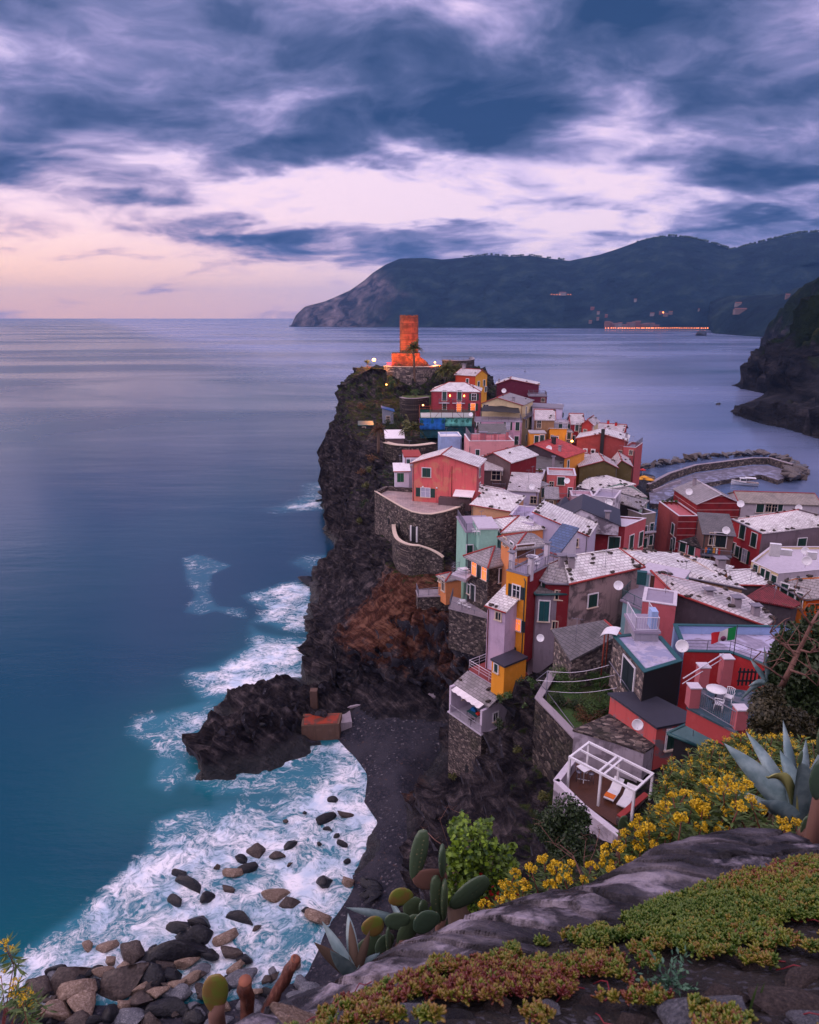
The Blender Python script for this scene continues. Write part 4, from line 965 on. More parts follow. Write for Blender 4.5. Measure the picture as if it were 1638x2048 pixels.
def polyhouse(label, pts, h, wall, rmat, wins=(), ov=.25, stones=0, trim='redtrim', shut='green', name='house', cat='house', chim=(), extra=None, group=None, flat=False, parapet=0., thick=.16, roofname=None, trimedges=None, wallmi=None, inner=0):
    """footprint of survey points (px,py,z) = top of the walls, counter-clockwise from the front left; edge i runs from i to i+1"""
    P = [UZ(*p) if p[0] != 'w' else Vector(p[1:]) for p in pts]
    n = len(P)
    if not flat and n > 3:      # keep the roof plane true: slide the other corners along their sight lines onto it
        nn = (P[1] - P[0]).cross(P[-1] - P[0]); P0 = list(P); AR = lambda Q: sum(Q[i].x * Q[(i + 1) % n].y - Q[(i + 1) % n].x * Q[i].y for i in range(n))
        for i in range(2, n - 1):
            d = Vector(ray(pts[i][0], pts[i][1])); q = Vector((0, 0, CAMZ)) + d * ((P[0] - Vector((0, 0, CAMZ))).dot(nn) / d.dot(nn))
            if abs(q.z - P[i].z) < 1.3: P[i] = q
        if not .6 < AR(P) / AR(P0) < 1.6: P = P0
    z0 = min(p.z for p in P) - h; O = Vector((P[0].x, P[0].y, z0))
    L = [p - O for p in P]
    ar = sum(L[i].x * L[(i + 1) % n].y - L[(i + 1) % n].x * L[i].y for i in range(n))
    assert ar > 0, 'winding ' + label
    HN[0] += 1
    root = empty(name, O); finish(root, label, cat, group)
    wm = wall if isinstance(wall, (list, tuple)) else [wall]
    mb = MB()
    for i in range(n):
        a, b = L[i], L[(i + 1) % n]; up = Vector((0, 0, parapet))
        mi = (wallmi[i] if wallmi and i < len(wallmi) else 0)
        mb.add([Vector((a.x, a.y, 0)), Vector((b.x, b.y, 0)), b + up, a + up], [(0, 1, 2, 3)], min(mi, len(wm) - 1))
    c = sum(L, Vector()) / n
    if parapet > 0:
        I = [p + (c - p).normalized() * .3 for p in L]
        for i in range(n):
            j = (i + 1) % n; up = Vector((0, 0, parapet))
            mb.add([L[i] + up, L[j] + up, I[j] + up, I[i] + up], [(0, 1, 2, 3)], 0); mb.add([I[i] + up, I[j] + up, I[j] - up * .3, I[i] - up * .3], [(0, 1, 2, 3)], inner)
    mb.build('wall', wm, root)
    # outward offset for the eaves
    def off(i, o):
        a, b, d = L[i - 1], L[i], L[(i + 1) % n]
        e1 = (b - a).to_2d().normalized(); e2 = (d - b).to_2d().normalized(); n1 = Vector((e1.y, -e1.x)); n2 = Vector((e2.y, -e2.x)); m_ = (n1 + n2)
        m_ = m_ / max(.5, m_.length_squared / 2) if m_.length > .1 else n1
        return L[i] + Vector((m_.x, m_.y, 0)) * o
    o = -.22 if parapet > 0 else ov
    Q = [off(i, o) + Vector((0, 0, .05)) for i in range(n)]
    rb = MB(); rms = rmat if isinstance(rmat, (list, tuple)) else [rmat]
    if n == 4 and not flat:
        slab(rb, Q, thick)
    else: slab(rb, Q, thick)
    ro = rb.build(roofname or ('flat_roof' if flat else 'roof'), rms, root)
    if trim and not flat:
        for i in (trimedges if trimedges is not None else (0,)):
            tb = MB(); tb.tube([Q[i] + Vector((0, 0, -.04)), Q[(i + 1) % n] + Vector((0, 0, -.04))], .11, 6); tb.build('verge_trim', M[trim], ro, uv=False)
    if parapet > 0 and trim:
        tb = MB(); J = [off(i, .05) for i in range(n)]; I2 = [off(i, -.3) for i in range(n)]; up = Vector((0, 0, parapet + .004))
        for i in range(n):
            j = (i + 1) % n; slab(tb, [J[i] + up + Vector((0, 0, .07)), J[j] + up + Vector((0, 0, .07)), I2[j] + up + Vector((0, 0, .07)), I2[i] + up + Vector((0, 0, .07))], .066)
        tb.build('coping', M[trim], root)
    if stones:
        fs = [Q] if n == 4 else [[Q[0], Q[i], Q[i + 1]] for i in range(1, n - 1)]
        roof_stones(ro, fs, stones, HN[0])
    for cx in chim:  # (px, py, height, width, mat): foot of chimney on roof
        p = None; d = Vector(ray(cx[0], cx[1]))
        for i in range(1, n - 1):
            nn = (Q[i] - Q[0]).cross(Q[i + 1] - Q[0]); t = (Q[0] + O - Vector((0, 0, CAMZ))).dot(nn) / d.dot(nn); q = Vector((0, 0, CAMZ)) + d * t - O
            if p is None or (q - c).length < (p - c).length: p = q
        chimney(ro, p, cx[3] if len(cx) > 3 else .5, cx[2], cx[4] if len(cx) > 4 else 'conc')
    rq = random.Random(HN[0] * 5)
    if not flat and rq.random() < .8: e_ = L[-1].lerp(L[0], .5) * .5 + L[1] * .5; antenna(ro, (e_.x, e_.y, e_.z), rq)
    for w in wins:
        i, px, py, ww, hh, st = w[:6]; sh = w[6] if len(w) > 6 else shut
        a, b = L[i], L[(i + 1) % n]; U = Vector((b.x - a.x, b.y - a.y, 0)); W = U.length; U.normalize(); N = Vector((U.y, -U.x, 0))
        d = Vector(ray(px, py)); C0 = Vector((0, 0, CAMZ)) - O
        t = (a - C0).dot(N) / d.dot(N); p = C0 + d * t; u = (p - a).dot(U); u = min(max(u, ww / 2 + .1), max(W - ww / 2 - .1, ww / 2 + .1))
        put_window(root, Vector((a.x, a.y, 0)) + U * u + Vector((0, 0, p.z)), U, N, st, ww, hh, sh)
    if extra: extra(root, dict(L=L, O=O, Q=Q))
    return root
# ================================================================ the town
S_L, S_M, S_D, S_W = slate(.50), slate(.28), slate(.12), slate(.72)
PK = plaster((202, 102, 104), .4); PK2 = flaky((214, 98, 100), (208, 122, 104)); MAR = plaster((116, 42, 58), .3); MAR2 = plaster((98, 40, 60), .2); RED = plaster((146, 42, 50), .35)
CRE = plaster((205, 186, 150), .35); LAV = plaster((196, 186, 214), .25); LPK = plaster((206, 158, 186), .25); PPK = plaster((212, 146, 152), .25); OCH = plaster((206, 132, 52), .25); ORG = plaster((176, 66, 44), .25)
GRY = plaster((126, 112, 122), .8); GRYD = plaster((84, 76, 84), .6); BRN = plaster((98, 80, 84), .6); BEI = plaster((200, 152, 118), .3); MINT = plaster((142, 186, 172), .35); TEALW = plaster((140, 182, 190), .3)
OLV = plaster((98, 86, 56), .4); WHI = plaster((206, 200, 218), .3); WHS = flaky((205, 198, 212), (120, 112, 126)); PEA = plaster((214, 138, 92), .25); YEL = plaster((224, 146, 48), .22); LILA = plaster((188, 164, 190), .35)
PKW = plaster((190, 96, 104), .4); GRB = flaky((150, 130, 132), (92, 80, 84)); DKR = plaster((120, 36, 44), .35); BLUEW = plaster((150, 172, 214), .3)
def balcony(face='F', u0=.1, u1=.9, zoff=3, dep=.9, col='conc2', railm='rail', wall=None, h=1.):
    def fn(root, I):
        W, D, H = I['W'], I['D'], I['H']
        mb = MB(); z = H - zoff
        if face == 'F': mb.box(u0 * W, u1 * W, -dep, 0, z - .15, z); pts = [(u0 * W + .04, -.02, z), (u0 * W + .04, -dep + .04, z), (u1 * W - .04, -dep + .04, z), (u1 * W - .04, -.02, z)]
        else: mb.box(W, W + dep, u0 * D, u1 * D, z - .15, z); pts = [(W + .02, u0 * D + .04, z), (W + dep - .04, u0 * D + .04, z), (W + dep - .04, u1 * D - .04, z), (W + .02, u1 * D - .04, z)]
        b = mb.build('balcony', M[col], root); rail_mesh(pts, h, .16, railm, parent=b)
    return fn
def roof_rail(m='rail', inset=.1, h=1., sides='FRBL'):
    def fn(root, I):
        W, D, z = I['W'], I['D'], I['top'] + .02; i = inset
        c = [(i, D - i, z), (i, i, z), (W - i, i, z), (W - i, D - i, z), (i, D - i, z)]
        seq = {'L': 0, 'F': 1, 'R': 2, 'B': 3}; pts = []
        for s_ in 'LFRB':
            if s_ in sides:
                k = seq[s_]
                if not pts: pts = [c[k]]
                pts.append(c[k + 1])
        rail_mesh(pts, h, .18, m, parent=root)
    return fn
def both(*fs):
    def fn(root, I):
        for f in fs: f(root, I)
    return fn
def dish(px, py, Y, r=.4, label='white satellite dish', face=-.3, z=None, cat='satellite dish'):
    p = UY(px, py, Y) if z is None else UZ(px, py, z)
    t = empty('satellite_dish', p, face); finish(t, label, cat, 'satellite dishes on the roofs')
    mb = MB(); mb.lathe([(.001, .0), (r * .5, r * .06), (r * .85, r * .2), (r, r * .3), (r * .97, r * .33), (r * .8, r * .22), (r * .45, r * .09), (.001, .03)], 18, M=Matrix.Rotation(R(66), 4, 'X'))
    mb.build('reflector', M['pvc'], t, uv=False)
    a = MB(); a.tube([(0, .02, -r * .2), (0, .25, -r * .5), (0, .25, -r * 1.6)], .025, 5); a.build('mast', M['rail'], t, uv=False)
    a = MB(); a.tube([(0, -.02, -r * .8), (0, -r * .9, -r * .15)], .015, 4); a.build('feed_arm', M['rail'], t, uv=False)
    return t

# ---------------------------------------------------------------- castle hill
def red_house_lamps(root, I):
    for u in (.385, .68):
        mb = MB(); mb.lathe([(.001, -.25), (.12, -.2), (.14, .15), (.05, .25), (.001, .26)], 8, M=Matrix.Translation((u * I['W'], -.25, I['H'] - 1.2))); l = mb.build('wall_lamp', M['lampo'], root, uv=False)
        b = MB(); b.tube([(u * I['W'], 0, I['H'] - 1.3), (u * I['W'], -.25, I['H'] - 1.35)], .03, 4); b.build('bracket', M['dark'], l, uv=False)
house('maroon house with a pale tiled roof and two lit wall lamps below the castle', (863, 781), 176, ('a', 960, -8), 9, 11, ('hip', 1.7), plaster((150, 58, 70), .35), S_W,
      [('F', 889, 791, 1.1, 2.6, 'c'), ('F', 919, 791, 1.1, 2.6, 'c'), ('F', 948, 794, 1.1, 1.7, 'o'), ('F', 889, 812, 1.0, 1.8, 'c'), ('F', 918, 814, 1.1, 2.4, 'D'), ('F', 946, 814, 1.1, 1.8, 'l')], stones=8, extra=both(red_house_lamps, balcony('F', .16, .38, 3.0, .8), balcony('F', .44, .70, 3.0, .8)))
house('orange red house with a grey roof under the palm bushes behind the castle hill', (911, 748), 192, ('a', 951, -38), 6, 9, ('gw', 1.3), [ORG, plaster((210, 150, 60))], S_L, [('R', 968, 766, .9, 1.6, 'c'), ('R', 957, 768, .9, 1.4, 'c'), ('R', 974, 778, .9, 1.4, 'c'), ('F', 935, 762, .8, 1.2, 'c')], stones=6, chim=[(.12, .5, 1.1, .8)])
house('long windowless maroon house with a white edged roof standing highest above the bay', (992, 768), 200, ('a', 1078, -10), 8, 10, ('gd', 1.5), MAR2, S_W, frac=.33, stones=5, chim=[(.06, .3, .8)])
house('low maroon annex with a railed terrace at the seaward end of the long maroon house', (1058, 792), 192, ('a', 1094, -6), 6, 8, ('flat', 0), MAR2, M['greytrim'], [('F', 1086, 800, .9, 1.0, 'b')], trim=None, extra=roof_rail())
house('cream gabled house with a broad grey slate roof right of the red castle house', (964, 806), 165, (1045, 810), 11, 13, ('gd', 1.5), CRE, S_M, [('F', 972, 812, 1.3, .7, 'b'), ('R', 1052, 822, .9, 2.0, 'c'), ('R', 1062, 820, .9, 2.0, 'c'), ('R', 1052, 848, 1, 2, 'c'), ('R', 1064, 846, .9, 1.8, 'c'), ('R', 1052, 876, .9, 1.7, 'c'), ('R', 1063, 874, .9, 1.7, 'c')], frac=.38, stones=5, chim=[(.75, .1, .8, .6)], extra=balcony('R', .05, .95, 3.2, .9, 'greytrim'))
house('lilac pink house whose roof terrace has a dark canopy', (950, 842), 157, ('a', 1044, -6), 7, 10, ('flat', 0), LPK, M['floor'], [('F', 1035, 852, .9, 2.0, 'c'), ('F', 1016, 852, .8, 1.8, 'w'), ('F', 1033, 881, .9, 2.0, 'c'), ('F', 1016, 879, .9, 1.7, 'c'), ('F', 956, 850, .6, 1.3, 'o')], trim=None, shut='green', extra=both(roof_rail('rail', .1, 1.0, 'LFR')))
def canopy(label, pts, z0, sag=.25, m='dark', posts=True, name='canopy', colr=None, cat='canopy', group=None):
    P = [Vector(p) for p in pts]; O = Vector((P[0].x, P[0].y, z0)); t = empty(name, O); finish(t, label, cat, group)
    mb = MB(); N = 8; g = [[P[0].lerp(P[1], i / N).lerp(P[3].lerp(P[2], i / N), j / N) - O - Vector((0, 0, sag * math.sin(math.pi * i / N) * math.sin(math.pi * j / N) + .05 * math.sin(i * 2.1 + j))) for i in range(N + 1)] for j in range(N + 1)]
    vs = [p for r_ in g for p in r_]; fs = [(j * (N + 1) + i, j * (N + 1) + i + 1, (j + 1) * (N + 1) + i + 1, (j + 1) * (N + 1) + i) for i in range(N) for j in range(N)]
    nv = len(vs); mb.add(vs + [v - Vector((0, 0, .03)) for v in vs], fs + [tuple(nv + k for k in reversed(f)) for f in fs], 0, True)
    mb.build('cover', colr or M[m], t)
    if posts:
        for p in P: q = MB(); a = p - O; q.tube([(a.x, a.y, 0), a], .05, 5); q.build('post', M['rail'], t, uv=False)
    return t
canopy('sagging dark net canopy over the lilac pink house terrace', [UY(962, 822, 158), UY(1040, 826, 158), UY(1036, 812, 163), UY(966, 812, 163)], 27.6, .3, 'soot_shade')
polyhouse('plain pale grey rendered block behind the cream tall facade', [(1065, 836, 25.), (1112, 838, 25.), (1112, 811, 28.2), (1065, 808, 28.4)][:0] or [(1065, 813, 28.6), (1124, 817, 28.6), (1126, 809, 28.6), (1068, 806, 28.6)], 9, LAV, M['greytrim'], trim=None, flat=True)
house('white plaster stair box at the right end of the pale grey block', (1112, 811), 172, ('a', 1126, -5), 3, 8, ('flat', 0), WHI, M['white'], [('F', 1118, 830, 1.0, 1.2, 'w')], trim=None)
house('weathered ochre brown house with a small grey roof beside the cream facade', (1071, 838), 157, ('a', 1109, -8), 6, 11, ('gw', 1.8), [plaster((146, 112, 84), .5)], S_L, [('F', 1078, 848, .9, 1.8, 'b'), ('F', 1076, 877, .8, 1.6, 'c'), ('F', 1086, 877, .8, 1.6, 'c')], stones=4)
house('white house with two balconies and a flat roof above the orange yellow house', (1100, 846), 160, ('a', 1146, -6), 6, 10, ('flat', 0), WHI, M['conc2'], [('F', 1112, 853, .9, 1.9, 'w'), ('F', 1098, 853, .7, 1.6, 'b'), ('F', 1130, 852, 1.0, 1.6, 'w')], trim=None, extra=both(balcony('F', .3, .98, 2.9, 1.2), roof_rail('rail', .1, .9, 'FR')))
house('orange yellow house with green shutters above the red tiled roof', (1100, 868), 152, ('a', 1133, -8), 5, 9, ('sb', 1.3), plaster((226, 150, 54), .2), S_L, [('F', 1112, 882, .9, 1.9, 'c'), ('F', 1104, 874, .5, .8, 'b')], trim=None)
house('orange house front with a single shutter below the ochre brown house', (1060, 866), 152, ('a', 1092, -4), 4, 8, ('flat', 0), plaster((222, 146, 60), .25), S_L, [('F', 1073, 879, .9, 1.7, 'c'), ('F', 1084, 877, .9, 1.6, 'c')], trim=None)
house('narrow salmon house with two green shutters left of the crimson house', (1122, 864), 155, ('a', 1146, -6), 5, 10, ('flat', 0), plaster((206, 148, 120), .3), S_M, [('F', 1129, 872, .8, 1.8, 'c'), ('F', 1138, 871, .8, 1.8, 'c'), ('F', 1136, 884, .8, 1.2, 'b')], trim=None)
house('crimson house with a stone weighted slate roof near the right crest', (1143, 847), 158, ('a', 1167, -6), 7, 11, ('gw', 1.8), [RED, PKW], S_L, [('F', 1154, 854, .8, 1.8, 'c'), ('F', 1163, 856, .8, 2.2, 'b'), ('F', 1145, 878, .8, 1.6, 'c')], stones=10)
house('brick red gabled house with a small balcony on the right crest', (1164, 848), 157, ('a', 1186, -25), 7, 10, ('gd', 1.1), [plaster((168, 62, 58)), CRE], S_L, [('R', 1184, 856, .6, 1.3, 'c'), ('F', 1170, 864, .7, 1.2, 'b')], stones=6, extra=balcony('F', .2, .9, 4, .8))
house('long house with a pale sloping roof and small red chimneys on the right crest', (1186, 860), 163, ('a', 1246, -24), 7, 8, ('gw', 1.2), [plaster((140, 50, 58))], S_L, [('F', 1200, 868, .6, .8, 'b')], stones=12, chim=[(.42, .5, .7, .5, 'red'), (.7, .4, .7, .5, 'red')])
def ac_units(root, I):
    for u in (.14, .30):
        b = MB(); b.box(u * I['W'], u * I['W'] + 1., -.4, 0, I['H'] - 3.2, I['H'] - 2.2); a = b.build('air_conditioner', M['pvc'], root); f = MB(); f.lathe([(.001, 0), (.36, 0), (.36, .02), (.001, .03)], 12, M=Matrix.Translation((u * I['W'] + .45, -.41, I['H'] - 2.7)) @ Matrix.Rotation(R(90), 4, 'X')); f.build('fan_grille', M['dark'], a, uv=False)
    b = MB(); b.box(.48 * I['W'], .48 * I['W'] + .75, -.5, 0, I['H'] - 3.4, I['H'] + 2.3); b.build('flue', M['soot_shade'], root)
house('large brick red house wall with a black flue and two air conditioners', (1154, 876), 150, ('a', 1254, -20), 8, 10, ('gd', 1.3), plaster((158, 72, 70), .5), S_W, [('F', 1240, 905, .7, .9, 'b')], stones=10, extra=ac_units, chim=[(.97, .4, .9)])
house('pinkish red house with a roof terrace at the far right end of the ridge', (1247, 898), 146, ('a', 1271, -30), 7, 9, ('flat', 0), plaster((172, 84, 88), .3), M['floor'], [('F', 1262, 905, .7, 1., 'b')], parapet=.5, extra=roof_rail('rail', .1, 1.2, 'FR'))
house('dark gabled house with a bright red tiled roof slope', (1029, 901), 140, (1129, 915), 9, 9, ('gd', 1.9), [plaster((74, 62, 70), .6), plaster((214, 140, 62), .3)], [S_D, tiles_red((190, 66, 66))], [('R', 1136, 928, .7, 1.5, 'c')], frac=.40, chim=[(.55, .55, 1.4, .7, 'soot_shade'), (.8, .25, .9, .5)])
house('dark slate lean-to roof in front of the dark gabled house', (1030, 937), 131, ('a', 1122, -14), 7, 6, ('sf', 1.6), BRN, S_D, stones=4, trim=None, chim=[(.82, .2, 2.0, .5)])
def planters(root, I):
    for k in range(4):
        b = MB(); x = (.12 + .24 * k) * I['W']; b.lathe([(.001, 0), (.16, 0), (.22, .35), (.001, .35)], 8, M=Matrix.Translation((x, I['D'] - .8, I['top'] - .35))); p = b.build('flower_pot', M['rust'], root, uv=False)
        f = MB(); leaf_ball(f, Vector((x, I['D'] - .8, I['top'] + .25)), .35, 60, .12, random.Random(k)); f.build('potted_plant', M['leafg'], p, uv=False)
def leaf_ball(mb, c, r, n, s, rr, flat=1., mi=0):
    """n small leaf faces filling an uneven ball"""
    for i in range(n):
        d = Vector((rr.gauss(0, 1), rr.gauss(0, 1), rr.gauss(0, 1))).normalized() * r * (rr.random() ** .4) * rr.uniform(.75, 1.1); d.z *= flat
        leaf(mb, c + d, s * rr.uniform(.6, 1.3), rr, d, mi)
def leaf(mb, p, s, rr, nrm=None, mi=0):
    n = (Vector((rr.gauss(0, 1), rr.gauss(0, 1), rr.gauss(0, 1))).normalized() + (nrm.normalized() * .8 if nrm is not None and nrm.length > 0 else Vector((0, 0, .6)))).normalized()
    a = n.orthogonal().normalized(); a.rotate(Matrix.Rotation(rr.random() * 6.28, 3, n)); b = n.cross(a)
    mb.add([p - a * s, p - b * s * .45, p + a * s, p + b * s * .45 + n * s * .12], [(0, 1, 2, 3)], mi)
house('yellowish terrace house with a white cloth hung on its parapet', (1019, 959), 121, ('a', 1085, -14), 8, 9, ('flat', 0), plaster((142, 108, 78), .5), M['floor'], parapet=.35, extra=both(planters, roof_rail('rail', .1, .9, 'F')))
house('pale pink roof terrace house with square chimney pillars behind the coral house', (938, 891), 141, ('a', 1028, 2), 9, 9, ('flat', 0), PPK, M['pinkst'], [('F', 955, 905, .8, 1.2, 'c'), ('F', 1010, 905, .8, 1.2, 'c')], parapet=.9, trim='white', chim=[(.35, .3, 2.2, 1.2, 'pinkst'), (.62, .3, 2.0, .5, 'pinkst'), (.93, .5, 2.0, .5, 'pinkst'), (.06, .3, 1.8, .5, 'pinkst')], extra=roof_rail('rail', .3, 1.6, 'FL'))
house('brown stone hut with a dark slate roof behind the pale pink terrace', (962, 866), 150, ('a', 1012, 4), 6, 7, ('gw', 1.6), BRN, S_D, [('F', 985, 878, .8, 1.2, 'b')], trim=None)
house('pale blue box house with a flat white roof', (881, 876), 150, ('a', 923, 3), 6, 6, ('flat', 0), BLUEW, M['white'], parapet=.3, trim='white')
# ---------------------------------------------------------------- middle of the ridge
def coral_extra(root, I):
    H, W = I['H'], I['W']
    mb = MB(); mb.tube([(W * .62, -.08, H - .2), (W * .62, -.08, 1.8)], .05, 5); mb.build('drainpipe', M['rust'], root, uv=False)
    mb = MB(); mb.poly([(W * .44, -1.1, 0), (W * .93, -1.1, 0), (W * .93, 0, 0), (W * .44, 0, 0)], 0, 1.9); s = mb.build('stair_wing', BRN, root)
    mb = MB(); slab(mb, [Vector((W * .68, -2.0, 2.6)), Vector((W * .98, -2.0, 2.6)), Vector((W * .98, 0, 3.2)), Vector((W * .68, 0, 3.2))], .1); mb.build('door_canopy', M['tarp'], root)
    mb = MB()
    for u in (.05, .27): mb.lathe([(.001, 0), (.16, .05), (.16, .2), (.001, .3)], 8, M=Matrix.Translation((W * (.12 + u), -.15, H - 4.1)))
    mb.build('wall_light', M['pvc'], root, uv=False)
house('coral pink gabled house with peeling paint standing above the round stone bastion', (825, 925), 110, (954, 933), (967, 917), 7.2, ('gd', 1.65), [PK2, PKW], S_W, [('F', 853, 945, 1.35, 1.5, 'c', 'green'), ('F', 851, 985, 1.5, 1.5, 'w'), ('R', 959, 945, 1.0, 1.5, 'c'), ('R', 959, 975, 1.0, 1.5, 'c'), ('F', 929, 1004, 1.5, 1.9, 'd', 'bgreen')], frac=.46, ov=.35, extra=coral_extra)
house('small white annex with a red roof edge left of the coral house', (809, 913), 121, ('a', 842, 4), 6, 6, ('flat', 0), WHI, M['redtrim'], [('F', 828, 925, 1.2, 1.2, 'w')], trim='redtrim')
house('white roofed stone gable house with a crimson side wall', (963, 915), 121, (1021, 924), 9, 9, ('gd', 1.25), [plaster((112, 94, 96), .7), DKR], S_W, [('F', 1000, 943, .9, 1.1, 'c')], frac=.42, stones=8)
house('grey lean-to with a dark window next to the pink balcony', (964, 938), 118, ('a', 1003, -8), 4, 8, ('sf', 1.5), [BRN], S_L, [('F', 996, 951, 1.5, 1.6, 'b')], trim=None, extra=balcony('F', .55, 1.25, 3.3, 1.2, 'pinkst'))
polyhouse('narrow house with a long slate lean-to roof and a crimson side', [(960, 984, 23.4), (1016, 1008, 22.4), (1032, 992, 22.9), (1004, 978, 24.0), (963, 970, 24.4)], 8, DKR, S_L, stones=4)
house('beige house with a red edged slate roof below the coral house', (944, 1008), 99, (1020, 1021), 4.5, 9, ('sf', 1.1), BEI, S_W, stones=12)
house('pale lavender house with a bent black pipe and a slate roof', (1018, 979), 110, ('a', 1076, -14), 6, 9, ('sf', 1.5), LAV, S_L, [('F', 1069, 1000, 1.0, 1.2, 'b')], trim=None, stones=4)
house('tall narrow cream facade with dark shutters in the middle of the town', (1081, 972), 112, ('a', 1096, 40), 4, 12, ('sf', .6), CRE, S_M, [('F', 1085, 985, .7, 1.6, 'c'), ('F', 1091, 980, .7, 1.6, 'c'), ('F', 1085, 1008, .7, 1.6, 'c'), ('F', 1090, 1004, .7, 1.6, 'c')], trim=None)
house('salmon pink house with a railed balcony in the middle of the town', (1095, 953), 117, ('a', 1152, -10), 6, 11, ('flat', 0), PK, S_L, [('F', 1122, 962, 1.2, 1.4, 'c'), ('F', 1140, 985, .7, 1.7, 'c'), ('F', 1103, 970, .7, 1.2, 'b')], parapet=.3, extra=balcony('F', .38, 1.02, 3.6, 1.4, 'pinkst'))
house('small ochre hut with one dark window under the salmon pink house', (1093, 996), 107, ('a', 1115, -10), 4, 7, ('sf', .8), plaster((156, 126, 104), .5), S_M, [('F', 1102, 1006, .6, .7, 'b')], trim=None)
house('white walled terrace house with plastic chairs left of the long white gable', (1010, 1051), 88, (1066, 1057), 8, 9, ('flat', 0), LAV, M['wet2'], parapet=.7, trim='offwhite')
house('long white lavender house whose tiled roof runs down to the right', (1066, 1057), 87.5, (1177, 1071), 6, 10, ('sr', 2.3), LAV, S_W, [('F', 1150, 1085, .8, 1.1, 'b')], stones=14, ov=.2, chim=[(.02, .6, 1.0, .4)])
house('pale green terrace house beside the round stone bastion', (932, 1063), 86, ('a', 992, 6), 7, 12, ('flat', 0), MINT, M['floor'], [('F', 938, 1100, .8, 1.4, 'c')], parapet=0, trim=None, extra=roof_rail('rail', .1, 1., 'LF'))
house('upper mint green room with a bent pipe on the pale green terrace', (958, 1057), 84, ('a', 996, 4), 5, 3.0, ('flat', 0), MINT, M['conc2'], trim=None)
house('little peach gable house with a red ridge above the pale green terrace', (973, 1040), 90, (1003, 1062), 6, 8, ('hip', 1.0), [TEALW, PEA], S_W, stones=6)
house('stone house with grey slates and two lamplit windows over the cove', (936, 1109), 80, (977, 1129), (1026, 1112), 10, ('hip', 1.2), M['stone'], S_M, [('F', 949, 1135, .9, 1.9, 'l', 'dgreen'), ('F', 969, 1144, .9, 1.9, 'l', 'dgreen'), ('R', 1004, 1150, .9, 1.8, 'c', 'dgreen'), ('F', 946, 1185, .9, 2.0, 'd', 'dgreen'), ('F', 932, 1175, .5, 1.2, 'c')], ov=.45)
house('peach house with a red edged slate roof and a brown louvred porch', (1003, 1073), 78, (1031, 1094), (1085, 1080), 8, ('hip', .9), PEA, S_M, [('F', 1010, 1083, .8, .9, 'b'), ('F', 1024, 1093, .8, 1.0, 'c'), ('R', 1050, 1102, 2.2, 1.6, 'd', 'brown')], ov=.4)
house('white gable wall house with a blue slate roof edged in red', (1087, 1098), 74, ('a', 1117, -48), 3.4, 6, ('sf', 2.2), WHI, M['solar'], ov=.15)
polyhouse('maroon house with white framed shutters at the village street', [(1118, 1047, 21.8), (1250, 1057, 21.4), (1292, 1040, 21.4), (1160, 1030, 21.8)], 12, [plaster((132, 42, 52), .25), PKW], M['conc2'], [(0, 1228, 1088, 1.5, 2.1, 'c'), (1, 1262, 1085, 1.1, 2.2, 'c'), (1, 1281, 1078, 1.1, 2.2, 'c')], flat=True, trim='offwhite', parapet=.25, wallmi=[0, 1, 0, 0])
house('white stained attic with a black roof on top of the maroon house', (1118, 1040), 92, (1238, 1049), 8, 1.6, ('gd', 1.9), WHS, M['black'], frac=.36, trim=None, chim=[(.8, .05, .9, .6)])
house('dark attic with a low black gable left of the white stained attic', (1101, 1030), 99, ('a', 1132, -20), 7, 5, ('gd', 1.2), M['soot_shade'], M['black'], trim=None)
polyhouse('tarred black house with a speckled slate roof and pale green side', [(1226, 1000, 17.4), (1278, 1018, 17.), (1295, 1002, 17.), (1240, 985, 18.6)], 9, [M['soot_shade'], plaster((150, 178, 160), .4)], S_M, [(1, 1284, 1020, .7, 1.5, 'c'), (1, 1290, 1014, .7, 1.5, 'c')], stones=10, wallmi=[0, 1, 0, 0], trim=None)
house('olive green house with a slate roof left of its twin', (1160, 933), 135, (1235, 935), 8, 9, ('gd', 1.4), OLV, S_L, frac=.62, stones=8)
house('olive green house with dark side wall right of its twin', (1233, 931), 137, ('a', 1264, -12), 9, 9, ('gd', 1.2), [OLV, plaster((50, 60, 60))], S_L, frac=.3, stones=6)
house('bright red house with a slate roof and a steel flue left of the olive houses', (1148, 929), 139, ('a', 1192, 18), 7, 11, ('gw', 1.3), plaster((176, 34, 40), .2), S_L, stones=5, chim=[(.03, .05, 1.2, .5, 'offwhite')])
polyhouse('broad white speckled roof house above the black house', [(1157, 974, 17.4), (1192, 983, 17.), (1268, 968, 17.4), (1213, 951, 19.2), (1175, 957, 18.6)], 8, WHI, S_W, [(0, 1180, 990, .8, .8, 'b')], stones=14, trim='greytrim')
polyhouse('patched grey roof house with a pale green gable', [(1181, 988, 16.2), (1240, 993, 16.), (1294, 994, 16.), (1266, 972, 18.), (1240, 967, 18.4), (1200, 978, 17.4)], 8, [plaster((120, 150, 140), .5)], S_L, stones=14, trim='greytrim')
house('low pink and white roof parapet in front of the patched grey roof', (1143, 998), 112, ('a', 1187, -8), 4, 7, ('flat', 0), plaster((205, 170, 186), .3), M['conc2'], parapet=.5)
house('blotched white terrace wall house with a satellite dish', (1185, 996), 111, ('a', 1230, -26), 6, 8, ('flat', 0), WHS, M['floor'], parapet=.3)
house('grey fronted house with pale green balconies by the harbour lane', (1283, 1038), 115, ('a', 1311, 22), 6, 14, ('flat', 0), plaster((136, 126, 120), .6), M['floor'], [('F', 1290, 1062, .8, 1.8, 'c'), ('F', 1303, 1056, .8, 1.8, 'c'), ('F', 1290, 1086, .8, 1.8, 'c'), ('F', 1303, 1080, .8, 1.8, 'c')], parapet=.8, trim='offwhite', extra=balcony('F', .1, .95, 2.4, .8))
